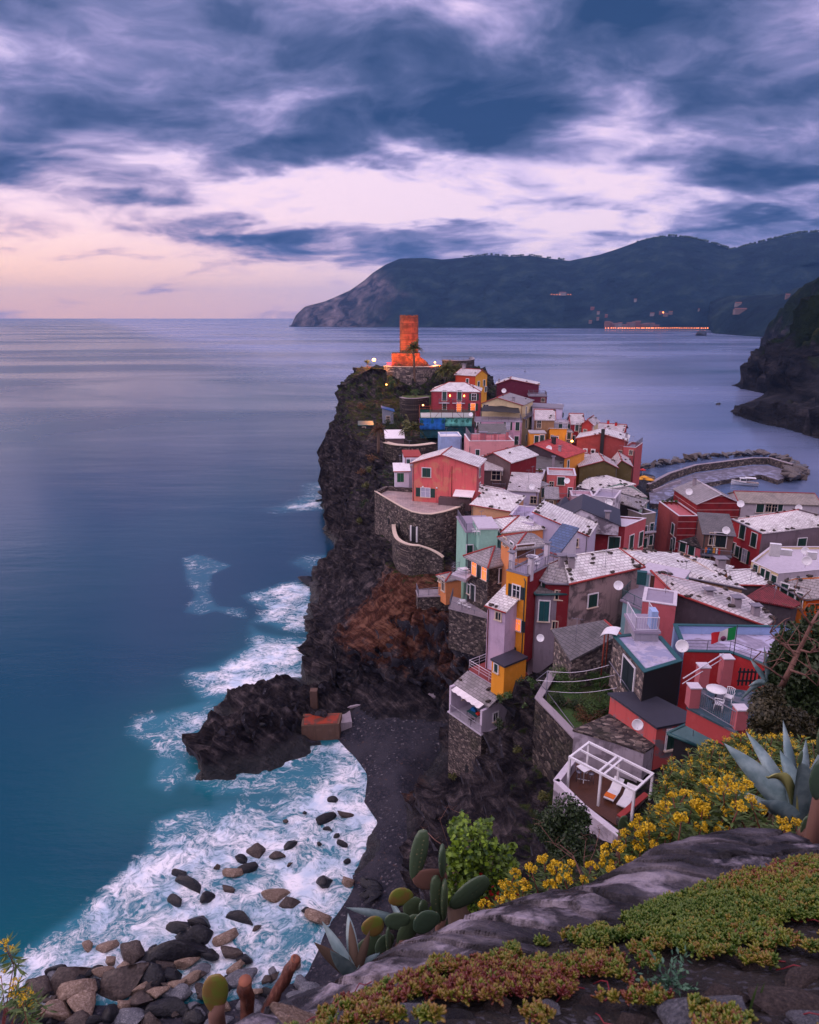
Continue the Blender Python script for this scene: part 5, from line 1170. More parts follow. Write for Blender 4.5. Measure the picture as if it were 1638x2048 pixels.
# ---------------------------------------------------------------- right part of the village
house('tall dark red house with white bands and a grey gabled roof', (1395, 1007), 118, (1483, 1007), 11, 15, ('gd', 1.75), stripes((132, 22, 30)), S_M, [], trim='offwhite', ov=.25, chim=[(.35, .8, 1.2, .5)])
house('railed roof terrace block on the left of the dark red banded house', (1357, 1036), 116.6, ('a', 1397, 0), 10, 12, ('flat', 0), [stripes((132, 22, 30)), DKR, plaster((150, 74, 76), .3)], M['pinkst'], [('L', 1346, 1058, 1.2, 2., 'c'), ('L', 1352, 1090, 1.1, 2.2, 'd'), ('L', 1344, 1090, 1.1, 2.2, 'd')], parapet=.35, trim='offwhite', extra=planters)
house('low pink house with two green shutters under the banded house', (1357, 1082), 108, (1402, 1096), 6, 9, ('flat', 0), plaster((192, 100, 112), .3), M['stone2'], [('F', 1366, 1094, 1.1, 1.7, 'c'), ('F', 1383, 1103, 1.1, 1.9, 'c')], trim='greytrim')
def washing(root, I):
    W = I['W']; cols = ['orange', 'blue', 'teal', 'yellow', 'pvc', 'red']
    for k, c in enumerate(cols):
        b = MB(); x = (.06 + .09 * k) * W; b.box(x, x + .06 * W, -1.05, -1.0, I['H'] - 2.9 - .1 * (k % 3), I['H'] - 2.1); b.build('hanging_laundry', M[c], root)
house('dark roofed house with a cluttered balcony and coloured laundry', (1408, 1066), 104, (1468, 1070), 6, 12, ('sf', 1.6), plaster((120, 92, 88), .5), S_D, [('F', 1424, 1078, .8, 2., 'b'), ('F', 1440, 1080, 1.8, 2.4, 'c', 'dgreen'), ('F', 1415, 1108, .8, 1.4, 'c')], extra=both(balcony('F', -.05, .98, 3.4, 1.1, 'rail', 'rail'), washing), trim='greytrim')
polyhouse('red house with a wide frosty looking slate roof and green shutters', [(1468, 1039, 17), (1524, 1066, 16.6), (1700, 1046, 17.2), (1598, 1018, 19.3)], 12, [plaster((174, 58, 66), .35), plaster((112, 98, 108), .5)], S_W, [(0, 1485, 1064, 1.2, 2.3, 'c'), (0, 1508, 1080, 1.2, 2.3, 'c'), (1, 1603, 1088, 1.6, 2.0, 'c'), (0, 1458, 1092, 1.1, 1.9, 'c'), (0, 1474, 1103, 1.1, 1.9, 'c'), (0, 1489, 1112, 1.0, 2.2, 'w')], wallmi=[0, 1, 1, 0], stones=22, trim='greytrim')
def facade_balcony(root, I):
    a, b = I['L'][0], I['L'][1]; u = (b - a).to_2d().normalized(); n = Vector((u.y, -u.x, 0)); u = Vector((u.x, u.y, 0)); W = (b - a).length; z = a.z - 3.2
    p = [Vector((a.x, a.y, z)) + u * .3, Vector((a.x, a.y, z)) + u * (W - .2)]; q = [x + n * 1. for x in p]
    mb = MB(); slab(mb, [p[1], p[0], q[0], q[1]][::-1] if False else [q[0], q[1], p[1], p[0]], .15); s = mb.build('balcony', M['redtrim'], root); rail_mesh([p[0], q[0], q[1], p[1]], 1., .16, 'rail', parent=s)
house('long low harbour house with a weathered beige tiled roof', (1480, 1004), 131, ('a', 1640, -7), 7, 9, ('gw', 1.3), plaster((186, 178, 190), .4), slate(.26, 'beige tiles', (1.1, .95, .85)), [('F', 1520, 1016, 1.4, 1.8, 'c'), ('F', 1537, 1015, 1., 1.8, 'b'), ('F', 1549, 1016, 1., 1.8, 'b'), ('F', 1560, 1017, .9, 1.6, 'c')], trim='redtrim', stones=0)
polyhouse('pale yellow fronted block with a cluttered roof terrace', [(1502, 1128, 14), (1556, 1153, 13.8), (1690, 1140, 13.8), (1690, 1098, 13.8), (1540, 1098, 14)], 10, [plaster((210, 190, 150), .3), plaster((196, 184, 200), .5)], M['conc2'], [(0, 1511, 1140, .8, 1.6, 'c'), (0, 1526, 1148, .8, 1.7, 'c'), (0, 1535, 1153, .8, 1.7, 'c'), (0, 1549, 1166, .9, 2.2, 'c')], flat=True, parapet=.4, trim='offwhite', wallmi=[0, 1, 0, 0, 0])
polyhouse('orange fronted house with a dark slate roof at the right edge', [(1555, 1168, 20.2), (1613, 1199, 19.4), (1672, 1190, 19.4), (1680, 1152, 21), (1590, 1157, 21)], 9, [plaster((214, 120, 48), .25), plaster((214, 92, 34), .2)], S_M, [(0, 1569, 1180, .8, 1.5, 'c'), (0, 1584, 1190, .8, 1.5, 'c'), (0, 1598, 1199, .8, 1.6, 'c')], wallmi=[0, 1, 0, 0, 0], stones=12, trim='greytrim')
polyhouse('dark rendered shed with a steep red roof strip', [(1490, 1196, 20.4), (1582, 1214, 19.0), (1596, 1208, 19.2), (1537, 1170, 20.8)], 9, GRYD, tiles_red((128, 40, 50)), trim=None)
polyhouse('small white tiled roof on a grey block left of the steep red roof strip', [(1462, 1168, 21), (1541, 1171, 20.2), (1502, 1139, 21.6), (1458, 1141, 21.8)], 9, plaster((100, 92, 98), .7), S_W, stones=8)
polyhouse('big white roof house with scattered weight stones and a black gutter line', [(1278, 1134, 23.8), (1484, 1178, 21.6), (1393, 1123, 23.2), (1356, 1108, 23.6), (1240, 1098, 25.4)], 9, plaster((196, 160, 132), .3), S_W, [], stones=34, trim='greytrim')
polyhouse('peach gabled wing with a sloping skylight behind the big white roof', [(1395, 1128, 22.2), (1440, 1152, 21.2), (1464, 1134, 21.4), (1364, 1106, 23)], 7, PEA, S_W, stones=6, chim=[(1440, 1133, .9, .9)])
polyhouse('grey stained house with a frosty slate roof and one green shuttered window', [(1142, 1166, 24.9), (1281, 1134, 25.2), (1238, 1098, 26.8), (1131, 1113, 26.6)], 9, GRB, S_W, [(0, 1185, 1201, 1.1, 1.45, 'c')], stones=18, chim=[(1142, 1132, .9, .6)], trimedges=(0, 1))
polyhouse('dark slated wing with a crimson wall between the yellow house and the stained grey house', [(1056, 1147, 24.6), (1096, 1166, 24.3), (1141, 1166, 24.8), (1130, 1113, 26.5)], 9, [DKR], S_M, [(0, 1063, 1166, .7, 1.6, 'c'), (0, 1077, 1172, .7, 1.5, 'o')], trim='greytrim', trimedges=(0, 1), chim=[(1124, 1128, .8, .7)])
polyhouse('narrow grey rendered bay with a glazed loggia under the dark slated wing', [(1074, 1188, 23.2), (1147, 1186, 23.5), (1150, 1168, 23.8), (1064, 1168, 23.9)], 12, [plaster((134, 122, 136), .6)], S_D, [(0, 1117, 1190, .6, .9, 'b'), (0, 1088, 1222, 1.0, 2.2, 'c', 'teal'), (0, 1110, 1250, .5, .8, 'b')], trim='teal', trimedges=(0, 3))
house('tall yellow house with white framed windows and green shutters', (1013, 1142), 64, (1055, 1154), 7, 9.5, ('flat', 0), [YEL, DKR, plaster((196, 170, 160))], M['floor'], [('F', 1033, 1183, .75, 1.3, 'o', 'dgreen'), ('F', 1035, 1249, .75, 1.2, 'l', 'dgreen'), ('F', 1024, 1296, .4, .5, 'w')], trim='greytrim', parapet=.05, extra=both(roof_rail('rail', .15, 1., 'LFRB'), lambda r, I: [chimney(r, (I['W'] * a, I['D'] * b, I['H']), .45, 1.7, 'offwhite') for a, b in ((.05, .1), (.95, .1), (.5, .8))]))
house('slim lilac tower house with a red edged slate roof', (975, 1210), 63, (1011, 1222), 4.5, 7, ('sf', 1.5), LILA, S_W, [('F', 997, 1232, .55, .8, 'b')], stones=6, ov=.2)
house('orange hut with a slate roof on the ledge above the cove', (877, 1150), 86, (892, 1160), (918, 1151), 3.6, ('hip', .5), PEA, S_M, [('F', 887, 1168, .7, 1.9, 'b'), ('F', 880, 1158, .5, .7, 'b')], ov=.25)
polyhouse('stone shed with a wide dark slate roof beside the garden', [(1110, 1262, 23.4), (1144, 1318, 23.), (1234, 1268, 23.6), (1206, 1243, 24.4)], 4, M['stone3'], S_D, trimedges=(2,))
polyhouse('teal walled house end with a green railed terrace', [(1246, 1200, 22.6), (1292, 1222, 22.4), (1345, 1188, 22.6), (1276, 1168, 23.)], 9, TEALW, M['floor'], flat=True, trim='rust', extra=lambda r, I: rail_mesh([I['Q'][3] + Vector((.1, 0, .02)), I['Q'][0] + Vector((.2, .1, .02)), I['Q'][1] + Vector((0, .2, .02))], 1., .15, 'teal', parent=r))
house('upper teal room with a brown door on the green railed terrace', (1281, 1143), 66.5, ('a', 1365, -34), 3, 3.4, ('flat', 0), TEALW, M['conc2'], [('F', 1309, 1160, .8, 1.9, 'd', 'brown')], trim='redtrim')
polyhouse('rose pink house with a red edged stone tiled roof and three squat chimneys', [(1348, 1184, 25.0), (1528, 1250, 23.5), (1546, 1236, 23.7), (1484, 1190, 24.2), (1311, 1143, 26.2)], 7, [PKW, plaster((90, 80, 88), .7)], S_L, [(4, 1357, 1210, .9, 1.9, 'c')], stones=22, trimedges=(0, 4), chim=[(1416, 1196, .75, .65), (1472, 1212, .75, .65), (1510, 1226, .6, .6)], wallmi=[1, 0, 0, 0, 0])
house('rose pink terrace wall block with a white coping', (1285, 1203), 57, ('a', 1352, -22), 3.5, 5, ('flat', 0), PKW, M['floor'], parapet=.02, trim='offwhite')
def bluerails(root, I):
    L = I['L']; u = Vector((0, 0, .9)); rail_mesh([L[0] + u, L[1] + u, L[2] + u], .8, .2, 'dark', .016, parent=root, mid=True)
polyhouse('wide flat terrace house with blue parapets and a red front', [(1366, 1322, 25.3), (1456, 1324, 25.3), (1540, 1356, 25.3), (1594, 1270, 25.3), (1345, 1266, 25.3)], 6, [plaster((172, 48, 52), .3), BLUEW], M['wet2'], flat=True, parapet=.75, trim='teal', wallmi=[0, 0, 0, 1, 1], extra=bluerails, inner=1)
polyhouse('flat roofed stone house with a pale wet roof and a teal fascia', [(1226, 1274, 26), (1288, 1347, 26), (1364, 1324, 26), (1322, 1275, 26), (1264, 1270, 26)], 4.2, [M['stone3'], M['soot_shade']], M['wet'], [(0, 1257, 1352, 2.0, 2.3, 'd', 'dgreen')], flat=True, trim='teal', parapet=.06, wallmi=[0, 1, 1, 0, 0])  # front walls coloured black to stand for the shade of an open recess
house('small grey landing block with a pale railing and a blue cabinet', (1270, 1262), 47.5, ('a', 1318, -4), 3, 3, ('flat', 0), plaster((150, 146, 160), .5), M['floor'], parapet=.0, trim=None, extra=both(roof_rail('railw', .05, 1.1, 'LFR'), lambda r, I: MB().box(I['W'] * .68, I['W'] * .95, .3, 1.2, I['H'], I['H'] + 1.5).build('cabinet', BLUEW, r)))
polyhouse('low coral shed with a flat black roof', [(1221, 1388, 23.8), (1314, 1454, 23.6), (1398, 1438, 23.6), (1290, 1384, 23.8)], 3.4, flaky((190, 84, 84), (120, 112, 122)), M['black'], [(1, 1343, 1478, .8, 1.5, 'c')], flat=True, trim=None, ov=.12)
polyhouse('derelict flat roof of loose slabs and rubble over the deck', [(1148, 1460, 22.2), (1226, 1482, 22.2), (1288, 1504, 22.2), (1314, 1486, 22.2), (1232, 1424, 22.2)], 3.6, flaky((172, 162, 176), (128, 118, 130)), masonry('rubble roofing', .9, .9), flat=True, trim=None, ov=.05)
# ================================================================ castle, walls, cliffside structures
def m_castle(g, b, out):
    u = UVN(g); bt = g.node('ShaderNodeTexBrick', {'Vector': g.vm('ADD', u, g.vm('SCALE', g.vm('SUBTRACT', g.noise(u, 1.6, 3, col=True), (.5, .5, .5)), scale=.3)), 'Scale': 1., 'Mortar Size': .03, 'Brick Width': .62, 'Row Height': .26, 'Color1': (0, 0, 0), 'Color2': (1, 1, 1), 'Mortar': (0, 0, 0)})
    c = g.node('ShaderNodeSeparateColor', {0: bt.outputs[0]}).outputs[0]; n = g.noise(GEO(g), .8, 5)
    g.put(b.inputs['Base Color'], g.mix(g.mr(n, .35, .7), g.mix(c, (.10, .045, .028), (.36, .135, .075)), (.07, .032, .022))); b.inputs['Roughness'].default_value = .9
    g.put(b.inputs['Normal'], g.bump(g.m('SUBTRACT', c, bt.outputs['Fac']), .8, .12))
MC = mat('castle masonry', m_castle)
def castle():
    p = UY(818, 700, 214); t = empty('castle_tower', (p.x, 214, 34.5)); finish(t, 'round stone watchtower glowing orange in floodlight on the headland top', 'tower', None)
    mb = MB(); r = 2.85; prof = [(r * 1.04, 0), (r * 1.0, 5), (r * .98, 15.2), (r * .98, 15.6)]; seg = 30
    rr = random.Random(3); vs = []
    for q, (ra, z) in enumerate(prof):
        for k in range(seg): a = 2 * math.pi * k / seg; vs.append((ra * math.cos(a), ra * math.sin(a), z + (rr.uniform(-.25, .12) if q == 3 else 0)))
    vs2 = [(v[0] * .72, v[1] * .72, v[2]) for v in vs[-seg:]]; vs3 = [(v[0], v[1], 14.6) for v in vs2]
    n = len(vs); fs = [(i * seg + k, i * seg + (k + 1) % seg, (i + 1) * seg + (k + 1) % seg, (i + 1) * seg + k) for i in range(5) for k in range(seg)] + [tuple(5 * seg + k for k in range(seg))]
    mb.add(vs + vs2 + vs3, fs); mb.build('shaft', MC, t)
    mb = MB(); mb.poly([(-5.2, -4.6, 0), (3.2, -5.0, 0), (3.4, 3, 0), (-5.2, 3, 0)], -1.5, 4.6); mb.build('square_base', MC, t)
    mb = MB(); mb.poly([(3.2, -4.9, 3.6), (5.0, -3.6, 2.4), (5.8, -1.5, 1.6), (5.6, 1.5, 1.4), (3.4, 2.8, 3.2)], -1.5); mb.build('ruined_wall', MC, t)
    def spot(loc, to, e, c=(1, .30, .06), size=80, rad=.3):
        l = bpy.data.lights.new('floodlight', 'SPOT'); l.energy = e; l.color = c; l.spot_size = R(size); l.spot_blend = .8; l.shadow_soft_size = rad
        o = bpy.data.objects.new('floodlight', l); COL.objects.link(o); o.location = loc; o.rotation_euler = (Vector(to) - Vector(loc)).to_track_quat('-Z', 'Y').to_euler()
    tp = Vector((p.x, 214, 43))
    spot((p.x - 8, 200, 35.8), tp + Vector((0, 0, 2)), 20000, (1, .085, .002), 70); spot((p.x + 9, 201, 35.8), tp + Vector((0, 0, 1)), 20000, (1, .08, .002), 70); spot((p.x + 2, 204.5, 35.5), tp - Vector((0, 0, 4)), 2200, (1, .2, .02))
    return t
castle()
def flood_lamp(label, p, e, size=.25, head=1.0, c=(1, .45, .12)):
    t = empty('floodlamp', p); finish(t, label, 'lamp', 'lit lamps on the headland')
    mb = MB(); mb.tube([(0, 0, 0), (0, 0, head)], .06, 6); mb.build('lamp_post', M['dark'], t, uv=False)
    mb = MB(); mb.lathe([(.001, 0), (size, .1), (size * 1.1, size), (size * .6, size * 1.6), (.001, size * 1.7)], 10, M=Matrix.Translation((0, 0, head))); mb.build('lamp_head', M['lampo'], t, uv=False)
    l = bpy.data.lights.new('lamp_light', 'POINT'); l.energy = e; l.color = c; l.shadow_soft_size = .4
    o = bpy.data.objects.new('lamp_light', l); COL.objects.link(o); o.location = Vector(p) + Vector((0, -.5, head + size * 2.2))
flood_lamp('brilliant orange floodlamp on the seaward edge of the castle terrace', UY(748, 726, 207), 9000, .5, .5, (1, .33, .06))
flood_lamp('small lit floodlamp on the right of the castle base', UY(870, 729, 208), 900, .22, .4)
flood_lamp('dim amber lamp on the cliff path under the castle', UY(773, 774, 200), 160, .22, .5)
flood_lamp('lit lamp on the scaffolding by the blue tarpaulin', UY(846, 815, 169), 120, .2, .4, (1, .8, .7))
flood_lamp('lit street lamp beside the crimson house', UY(1143, 897, 147), 260, .26, 1.4)
flood_lamp('lit lamp at the foot of the teal house wall', UZ(1277, 1226, 21.2), 60, .12, .8)
def ring_wall(label, path, z0, z1, th, m, cop=None, name='retaining_wall', cat='wall', group=None):
    """wall standing on a path of xy points, closed solid of thickness th (to the left of the path)"""
    P = [Vector((p[0], p[1], 0)) for p in path]; n = len(P); N = []
    for i in range(n):
        d = (P[min(i + 1, n - 1)] - P[max(i - 1, 0)]).normalized(); N.append(Vector((-d.y, d.x, 0)))
    O = Vector((P[0].x, P[0].y, z0 if not callable(z0) else z0(0))); t = empty(name, O); finish(t, label, cat, group)
    def strip(za, zb, th, m, nm, shift=0):
        mb = MB(); vs = []
        for i in range(n):
            a, b = (za(i) if callable(za) else za), (zb(i) if callable(zb) else zb); q = P[i] - N[i] * shift; r_ = P[i] + N[i] * (th + shift)
            vs += [Vector((q.x, q.y, a)) - O, Vector((q.x, q.y, b)) - O, Vector((r_.x, r_.y, b)) - O, Vector((r_.x, r_.y, a)) - O]
        fs = [(4 * i + k, 4 * i + 4 + k, 4 * i + 4 + (k + 1) % 4, 4 * i + (k + 1) % 4) for i in range(n - 1) for k in range(4)] + [(0, 1, 2, 3), (4 * n - 1, 4 * n - 2, 4 * n - 3, 4 * n - 4)]
        mb.add(vs, fs); return mb.build(nm, m, t)
    strip(z0, z1, th, m, 'masonry')
    if cop is not None: strip(lambda i: (z1(i) if callable(z1) else z1) + .003, lambda i: (z1(i) if callable(z1) else z1) + .12, th, cop, 'coping', .06)
    return t
def smoothp(pts, n=6):
    P = [Vector((p[0], p[1])) for p in pts]; out = []
    for i in range(len(P) - 1):
        p0, p1, p2, p3 = P[max(i - 1, 0)], P[i], P[i + 1], P[min(i + 2, len(P) - 1)]
        for k in range(n):
            t = k / n; out.append(.5 * ((2 * p1) + (p2 - p0) * t + (2 * p0 - 5 * p1 + 4 * p2 - p3) * t * t + (3 * p1 - p0 - 3 * p2 + p3) * t ** 3))
    return out + [P[-1]]
ring_wall('curved pale retaining wall holding up the castle terrace', smoothp([UY(768, 745, 206), UY(790, 745, 203), UY(830, 745, 202), UY(866, 745, 204), UY(880, 745, 210)]), 25, 35.6, 1.2, masonry('pale castle wall', 1.5, .6), M['cream'])
ring_wall('dark stone end wall under the railing on the right of the castle terrace', smoothp([UY(884, 745, 211), UY(916, 745, 208), UY(938, 745, 210), UY(948, 745, 216), UY(946, 745, 224)]), 25, 37.0, 1.2, M['stone2'], M['conc'])
tr = rail_mesh([UY(884, 722, 210.5) , UY(916, 722, 208.5), UY(938, 722, 210), UY(944, 722, 215)], 1.3, .5, 'dark', .035, mid=True); finish(tr, 'thin dark guard rail on the right end of the castle terrace', 'railing', None)
tr = rail_mesh([Vector((-6.5, 203.5, 35.7)), Vector((-1, 202.2, 35.7)), Vector((4, 202.2, 35.7))], 1.1, .5, 'redtrim', .05, mid=True); finish(tr, 'low railing in front of the floodlit tower', 'railing', None)
ring_wall('stone wall round the little lawn under the castle', smoothp([UY(799, 800, 187), UY(812, 800, 184), UY(836, 800, 184), UY(858, 800, 187)]), 20, 28.6, .7, M['stone2'], M['conc'])
lawn = MB(); lawn.poly([(UY(800, 797, 188.2).x, 188.4), (UY(812, 797, 186).x, 185.0), (UY(836, 797, 186).x, 185.0), (UY(858, 797, 187).x, 187.8), (UY(862, 795, 193).x, 194), (UY(804, 795, 193).x, 194)], 26, 28.3); lw = lawn.build('terrace_lawn', M['grass']); tag(lw, 'small bright green lawn terrace left of the maroon castle house', 'lawn')
# garden retaining wall in front of the light box house
ring_wall('dark retaining wall topped with white slabs behind the coral house', smoothp([UY(766, 900, 150), UY(790, 900, 147), UY(830, 900, 146), UY(872, 900, 149)]), 14, 22.8, 1.5, M['stone2'], M['cream'])
house('white tarpaulin covered shed among the cliff gardens', (771, 876), 160, ('a', 808, 4), 4, 3.2, ('sf', 1.2), BRN, M['tarp'], trim=None, ov=.2)
house('grey corrugated cabin with a blue roof light on the cliff gardens', (765, 822), 182, ('a', 787, 4), 4, 5, ('sr', .8), plaster((120, 124, 140), .4), M['blue'], [('F', 776, 838, .9, 1.5, 'b')], trim=None)
house('green roofed open cabin clinging to the cliff edge', (718, 850), 176, ('a', 745, 4), 3, 3, ('sf', .5), M['soot_shade'], M['teal'], [('F', 728, 858, .8, 1., 'b')], trim=None)
house('small white garden shed left of the coral house', (790, 942), 117, ('a', 818, 3), 4, 4, ('sf', .5), WHI, M['tarp'], [('F', 801, 955, 1.2, 1.6, 'd', 'bgreen')], trim='redtrim')
# scaffolding with netting
def m_net(c, a):
    lc = srgb(*c)
    def fn(g, b, out):
        u = g.vm('SCALE', UVN(g), scale=1.); n = g.noise(GEO(g), .8, 4)
        tr = g.node('ShaderNodeBsdfTransparent'); g.put(b.inputs['Base Color'], g.mix(g.mr(n, .4, .65), lc, tuple(x * .5 for x in lc))); b.inputs['Roughness'].default_value = .8
        mx = g.node('ShaderNodeMixShader', {0: a}); g.l.new(tr.outputs[0], mx.inputs[1]); g.l.new(b.outputs[0], mx.inputs[2]); g.l.new(mx.outputs[0], out.inputs[0])
    return mat('scaffold net %s' % (c,), fn)
def scaffold():
    a, b = UY(839, 876, 166), UY(948, 876, 166); W = b.x - a.x; z0 = a.z; t = empty('scaffolding', (a.x, 166, z0)); finish(t, 'scaffolding hung with green and blue netting in front of the maroon castle house', 'scaffolding', None)
    H = 7.2; D = 4.5; xs = [i * W / 5 for i in range(6)]
    for x in xs:
        for y in (0, D): mb = MB(); mb.tube([(x, y, 0), (x, y, H + .4)], .06, 5); mb.build('pole', M['rust'], t, uv=False)
    for z in (2.3, 4.6, H):
        for y in (0, D): mb = MB(); mb.tube([(0, y, z), (W, y, z)], .05, 5); mb.build('ledger', M['rust'], t, uv=False)
    mb = MB(); mb.tube([(xs[0], -.05, 0), (xs[2], -.05, H)], .04, 4); mb.tube([(xs[5], -.05, 2), (xs[3], -.05, H)], .04, 4); mb.build('brace', M['rust'], t, uv=False)
    def net(x0, x1, z0, z1, y, m, nm, al, seed):
        mb = MB(); N = 16; vs = []; r_ = random.Random(seed)
        for j in range(7):
            for i in range(N + 1): vs.append((x0 + (x1 - x0) * i / N, y - .18 * math.sin(i * 1.9 + seed) - .1 * math.sin(j * 1.3), z0 + (z1 - z0) * j / 6 - .15 * math.sin(math.pi * ((i / N * 5) % 1)) * (j == 6)))
        fs = [(j * (N + 1) + i, j * (N + 1) + i + 1, (j + 1) * (N + 1) + i + 1, (j + 1) * (N + 1) + i) for i in range(N) for j in range(6)]
        mb.add(vs, fs, 0, True); mb.build(nm, m_net(m, al), t)
    net(0, W, 3.6, H - .1, -.3, (22, 110, 92), 'green_net', .55, 1); net(0, W * .46, 2.2, 5.0, -.5, (30, 110, 200), 'blue_tarpaulin', .85, 2); net(0, W, 0, 3.6, -.25, (24, 84, 96), 'lower_net', .7, 3); net(W * .46, W * .95, 3.0, 5.0, -.5, (110, 200, 190), 'pale_net', .8, 4)
    mb = MB(); mb.box(.6, W - .6, .8, D, 0, 4.9); mb.build('unfinished_walls', plaster((40, 60, 84), .4), t); mb = MB(); slab(mb, [Vector((.3, .4, 5.0)), Vector((W - .3, .4, 5.0)), Vector((W - .3, D, 5.6)), Vector((.3, D, 5.6))], .12); mb.build('temporary_roof', M['tarp'], t)
scaffold()
# ---------------------------------------------------------------- round bastion of the coral house
def bastion():
    top = [(749, 986, 20.6), (760, 993, 20.6), (775, 1002, 20.6), (790, 1011, 20.6), (806, 1020, 20.6), (824, 1028, 20.6), (843, 1032, 20.6), (863, 1033, 20.6), (885, 1029, 20.6), (903, 1024, 20.6), (920, 1018, 20.6), (930, 1010, 20.6), (900, 985, 20.6), (770, 975, 20.6)]
    P = [UZ(*p) for p in top]; O = Vector((P[6].x, P[6].y, 10)); t = empty('stone_bastion', O); finish(t, 'round rubble stone bastion carrying the coral house terrace', 'bastion', None)
    mb = MB(); n = len(P); L = [p - O for p in P]; c = sum(L, Vector()) / n
    rows = [(0, 1.02), (4, 1.01), (8, 1.0), (10.9, 1.0)]; vs = [Vector((c.x + (p.x - c.x) * s_, c.y + (p.y - c.y) * s_, z)) for z, s_ in rows for p in L]
    I = [Vector((c.x + (p.x - c.x) * .93, c.y + (p.y - c.y) * .93, 10.9)) for p in L]; J = [Vector((p.x, p.y, 10.25)) for p in I]
    vs += I + J; fs = [(i * n + k, i * n + (k + 1) % n, (i + 1) * n + (k + 1) % n, (i + 1) * n + k) for i in range(5) for k in range(n)]
    mb.add(vs, fs); mb.build('curtain_wall', M['stone'], t)
    mb = MB(); mb.add(J, [tuple(range(n))]); slabm = flatc('pink terrace paving', (150, 104, 104), .5); mb.v = [v + Vector((0, 0, .003)) for v in mb.v]; mb.build('paving', slate(.42, 'pink paving', (1.1, .85, .85)), t)
    mb = MB(); K = [Vector((c.x + (p.x - c.x) * 1.008, c.y + (p.y - c.y) * 1.008, 10.904)) for p in L[:11]]; Q = [Vector((c.x + (p.x - c.x) * .92, c.y + (p.y - c.y) * .92, 10.904)) for p in L[:11]]
    for i in range(10): slab(mb, [K[i] + Vector((0, 0, .1)), K[i + 1] + Vector((0, 0, .1)), Q[i + 1] + Vector((0, 0, .1)), Q[i] + Vector((0, 0, .1))], .1)
    mb.build('coping', M['cream'], t)
    # doorway and slit windows on the curtain wall
    for px, py, w, h, st in ((829, 1068, .9, 2.4, 'D0'), (799, 1052, .5, .9, 's'), (778, 1042, .4, 1.0, 's'), (905, 1062, .5, .8, 's')):
        d = Vector(ray(px, py)); best = None
        for i in range(11):
            a, b = L[i] + O, L[i + 1] + O; U = Vector((b.x - a.x, b.y - a.y, 0)); Wd = U.length; U.normalize(); N = Vector((U.y, -U.x, 0)); tt = (a - Vector((0, 0, CAMZ))).dot(N) / d.dot(N); q = Vector((0, 0, CAMZ)) + d * tt; u = (q - a).dot(U)
            if -.01 <= u <= Wd + .01 and N.y < 0: best = (q, U, N)
        if best is None: continue
        q, U, N = best; q = q - O; s_ = 1.; q = Vector((c.x + (q.x - c.x) * s_, c.y + (q.y - c.y) * s_, q.z)) + N * .12
        Mx = Matrix.Translation(q) @ Matrix.Rotation(math.atan2(U.y, U.x), 4, 'Z')
        mb = MB(); mb.box(-w / 2, w / 2, -.05, .3, -h / 2, h / 2, M=Mx); o = mb.build('doorway' if st == 'D0' else 'slit_window', M['soot_shade'], t)
        if st == 'D0': f = MB(); f.box(-w / 2 - .25, -w / 2, -.12, .1, -h / 2, h / 2 + .1, M=Mx); f.box(w / 2, w / 2 + .2, -.12, .1, -h / 2, h / 2 + .1, M=Mx); f.build('door_frame', M['white'], o)
bastion()
ring_wall('low curved stone wall of the walkway at the foot of the bastion', smoothp([UZ(784, 1050, 17.4), UZ(786, 1066, 17.4), UZ(792, 1078, 17.4), UZ(806, 1087, 17.4), UZ(827, 1092, 17.4), UZ(860, 1095, 17.2), UZ(885, 1107, 16.6)]), 10.5, lambda i: 17.4 - max(0, i - 26) * .15, .5, M['stone'], M['cream'])
ring_wall('concrete sea wall path along the back of the cove', smoothp([UZ(690, 1420, 1.6), UZ(760, 1406, 1.7), UZ(830, 1399, 1.8), UZ(902, 1391, 1.9)]), .2, 1.9, 1.3, M['conc'], None)
def cove_dock():
    O = UZ(640, 1440, 0); O.z = -1
    t = empty('concrete_dock', O); finish(t, 'rust red topped concrete block on the spit beside the cove', 'dock', None)
    a, b = UZ(602, 1446, 2.6) - O, UZ(678, 1442, 2.6) - O; c_, d_ = UZ(684, 1420, 2.6) - O, UZ(606, 1422, 2.6) - O
    mb = MB(); mb.poly([a, b, c_, d_], 0, 3.2); mb.build('block', plaster((104, 80, 70), .9), t)
    mb = MB(); ctr = (a + b + c_ + d_) / 4; mb.poly([ctr.lerp(Vector(p), .88) for p in (a, b, c_, d_)], 3.1, 3.26); mb.build('rusty_top', mat('red oxide', lambda g, b_, o: (g.put(b_.inputs['Base Color'], g.mix(g.mr(g.noise(GEO(g), 1.2, 5), .4, .62), (.30, .035, .012), (.10, .04, .03))), None)), t)
    a, b = UZ(674, 1446, 1.6) - O, UZ(704, 1442, 1.6) - O; c_, d_ = UZ(700, 1420, 1.6) - O, UZ(684, 1420, 1.6) - O
    mb = MB(); mb.poly([a, b, c_, d_], 0, 2.5); mb.build('small_block', M['conc'], t)
    p = UZ(627, 1424, 2.0) - O; mb = MB(); mb.box(p.x - .45, p.x + .45, p.y + .5, p.y + 1.4, 1, 5.6); mb.build('pillar', plaster((92, 72, 66), .9), t)
cove_dock()
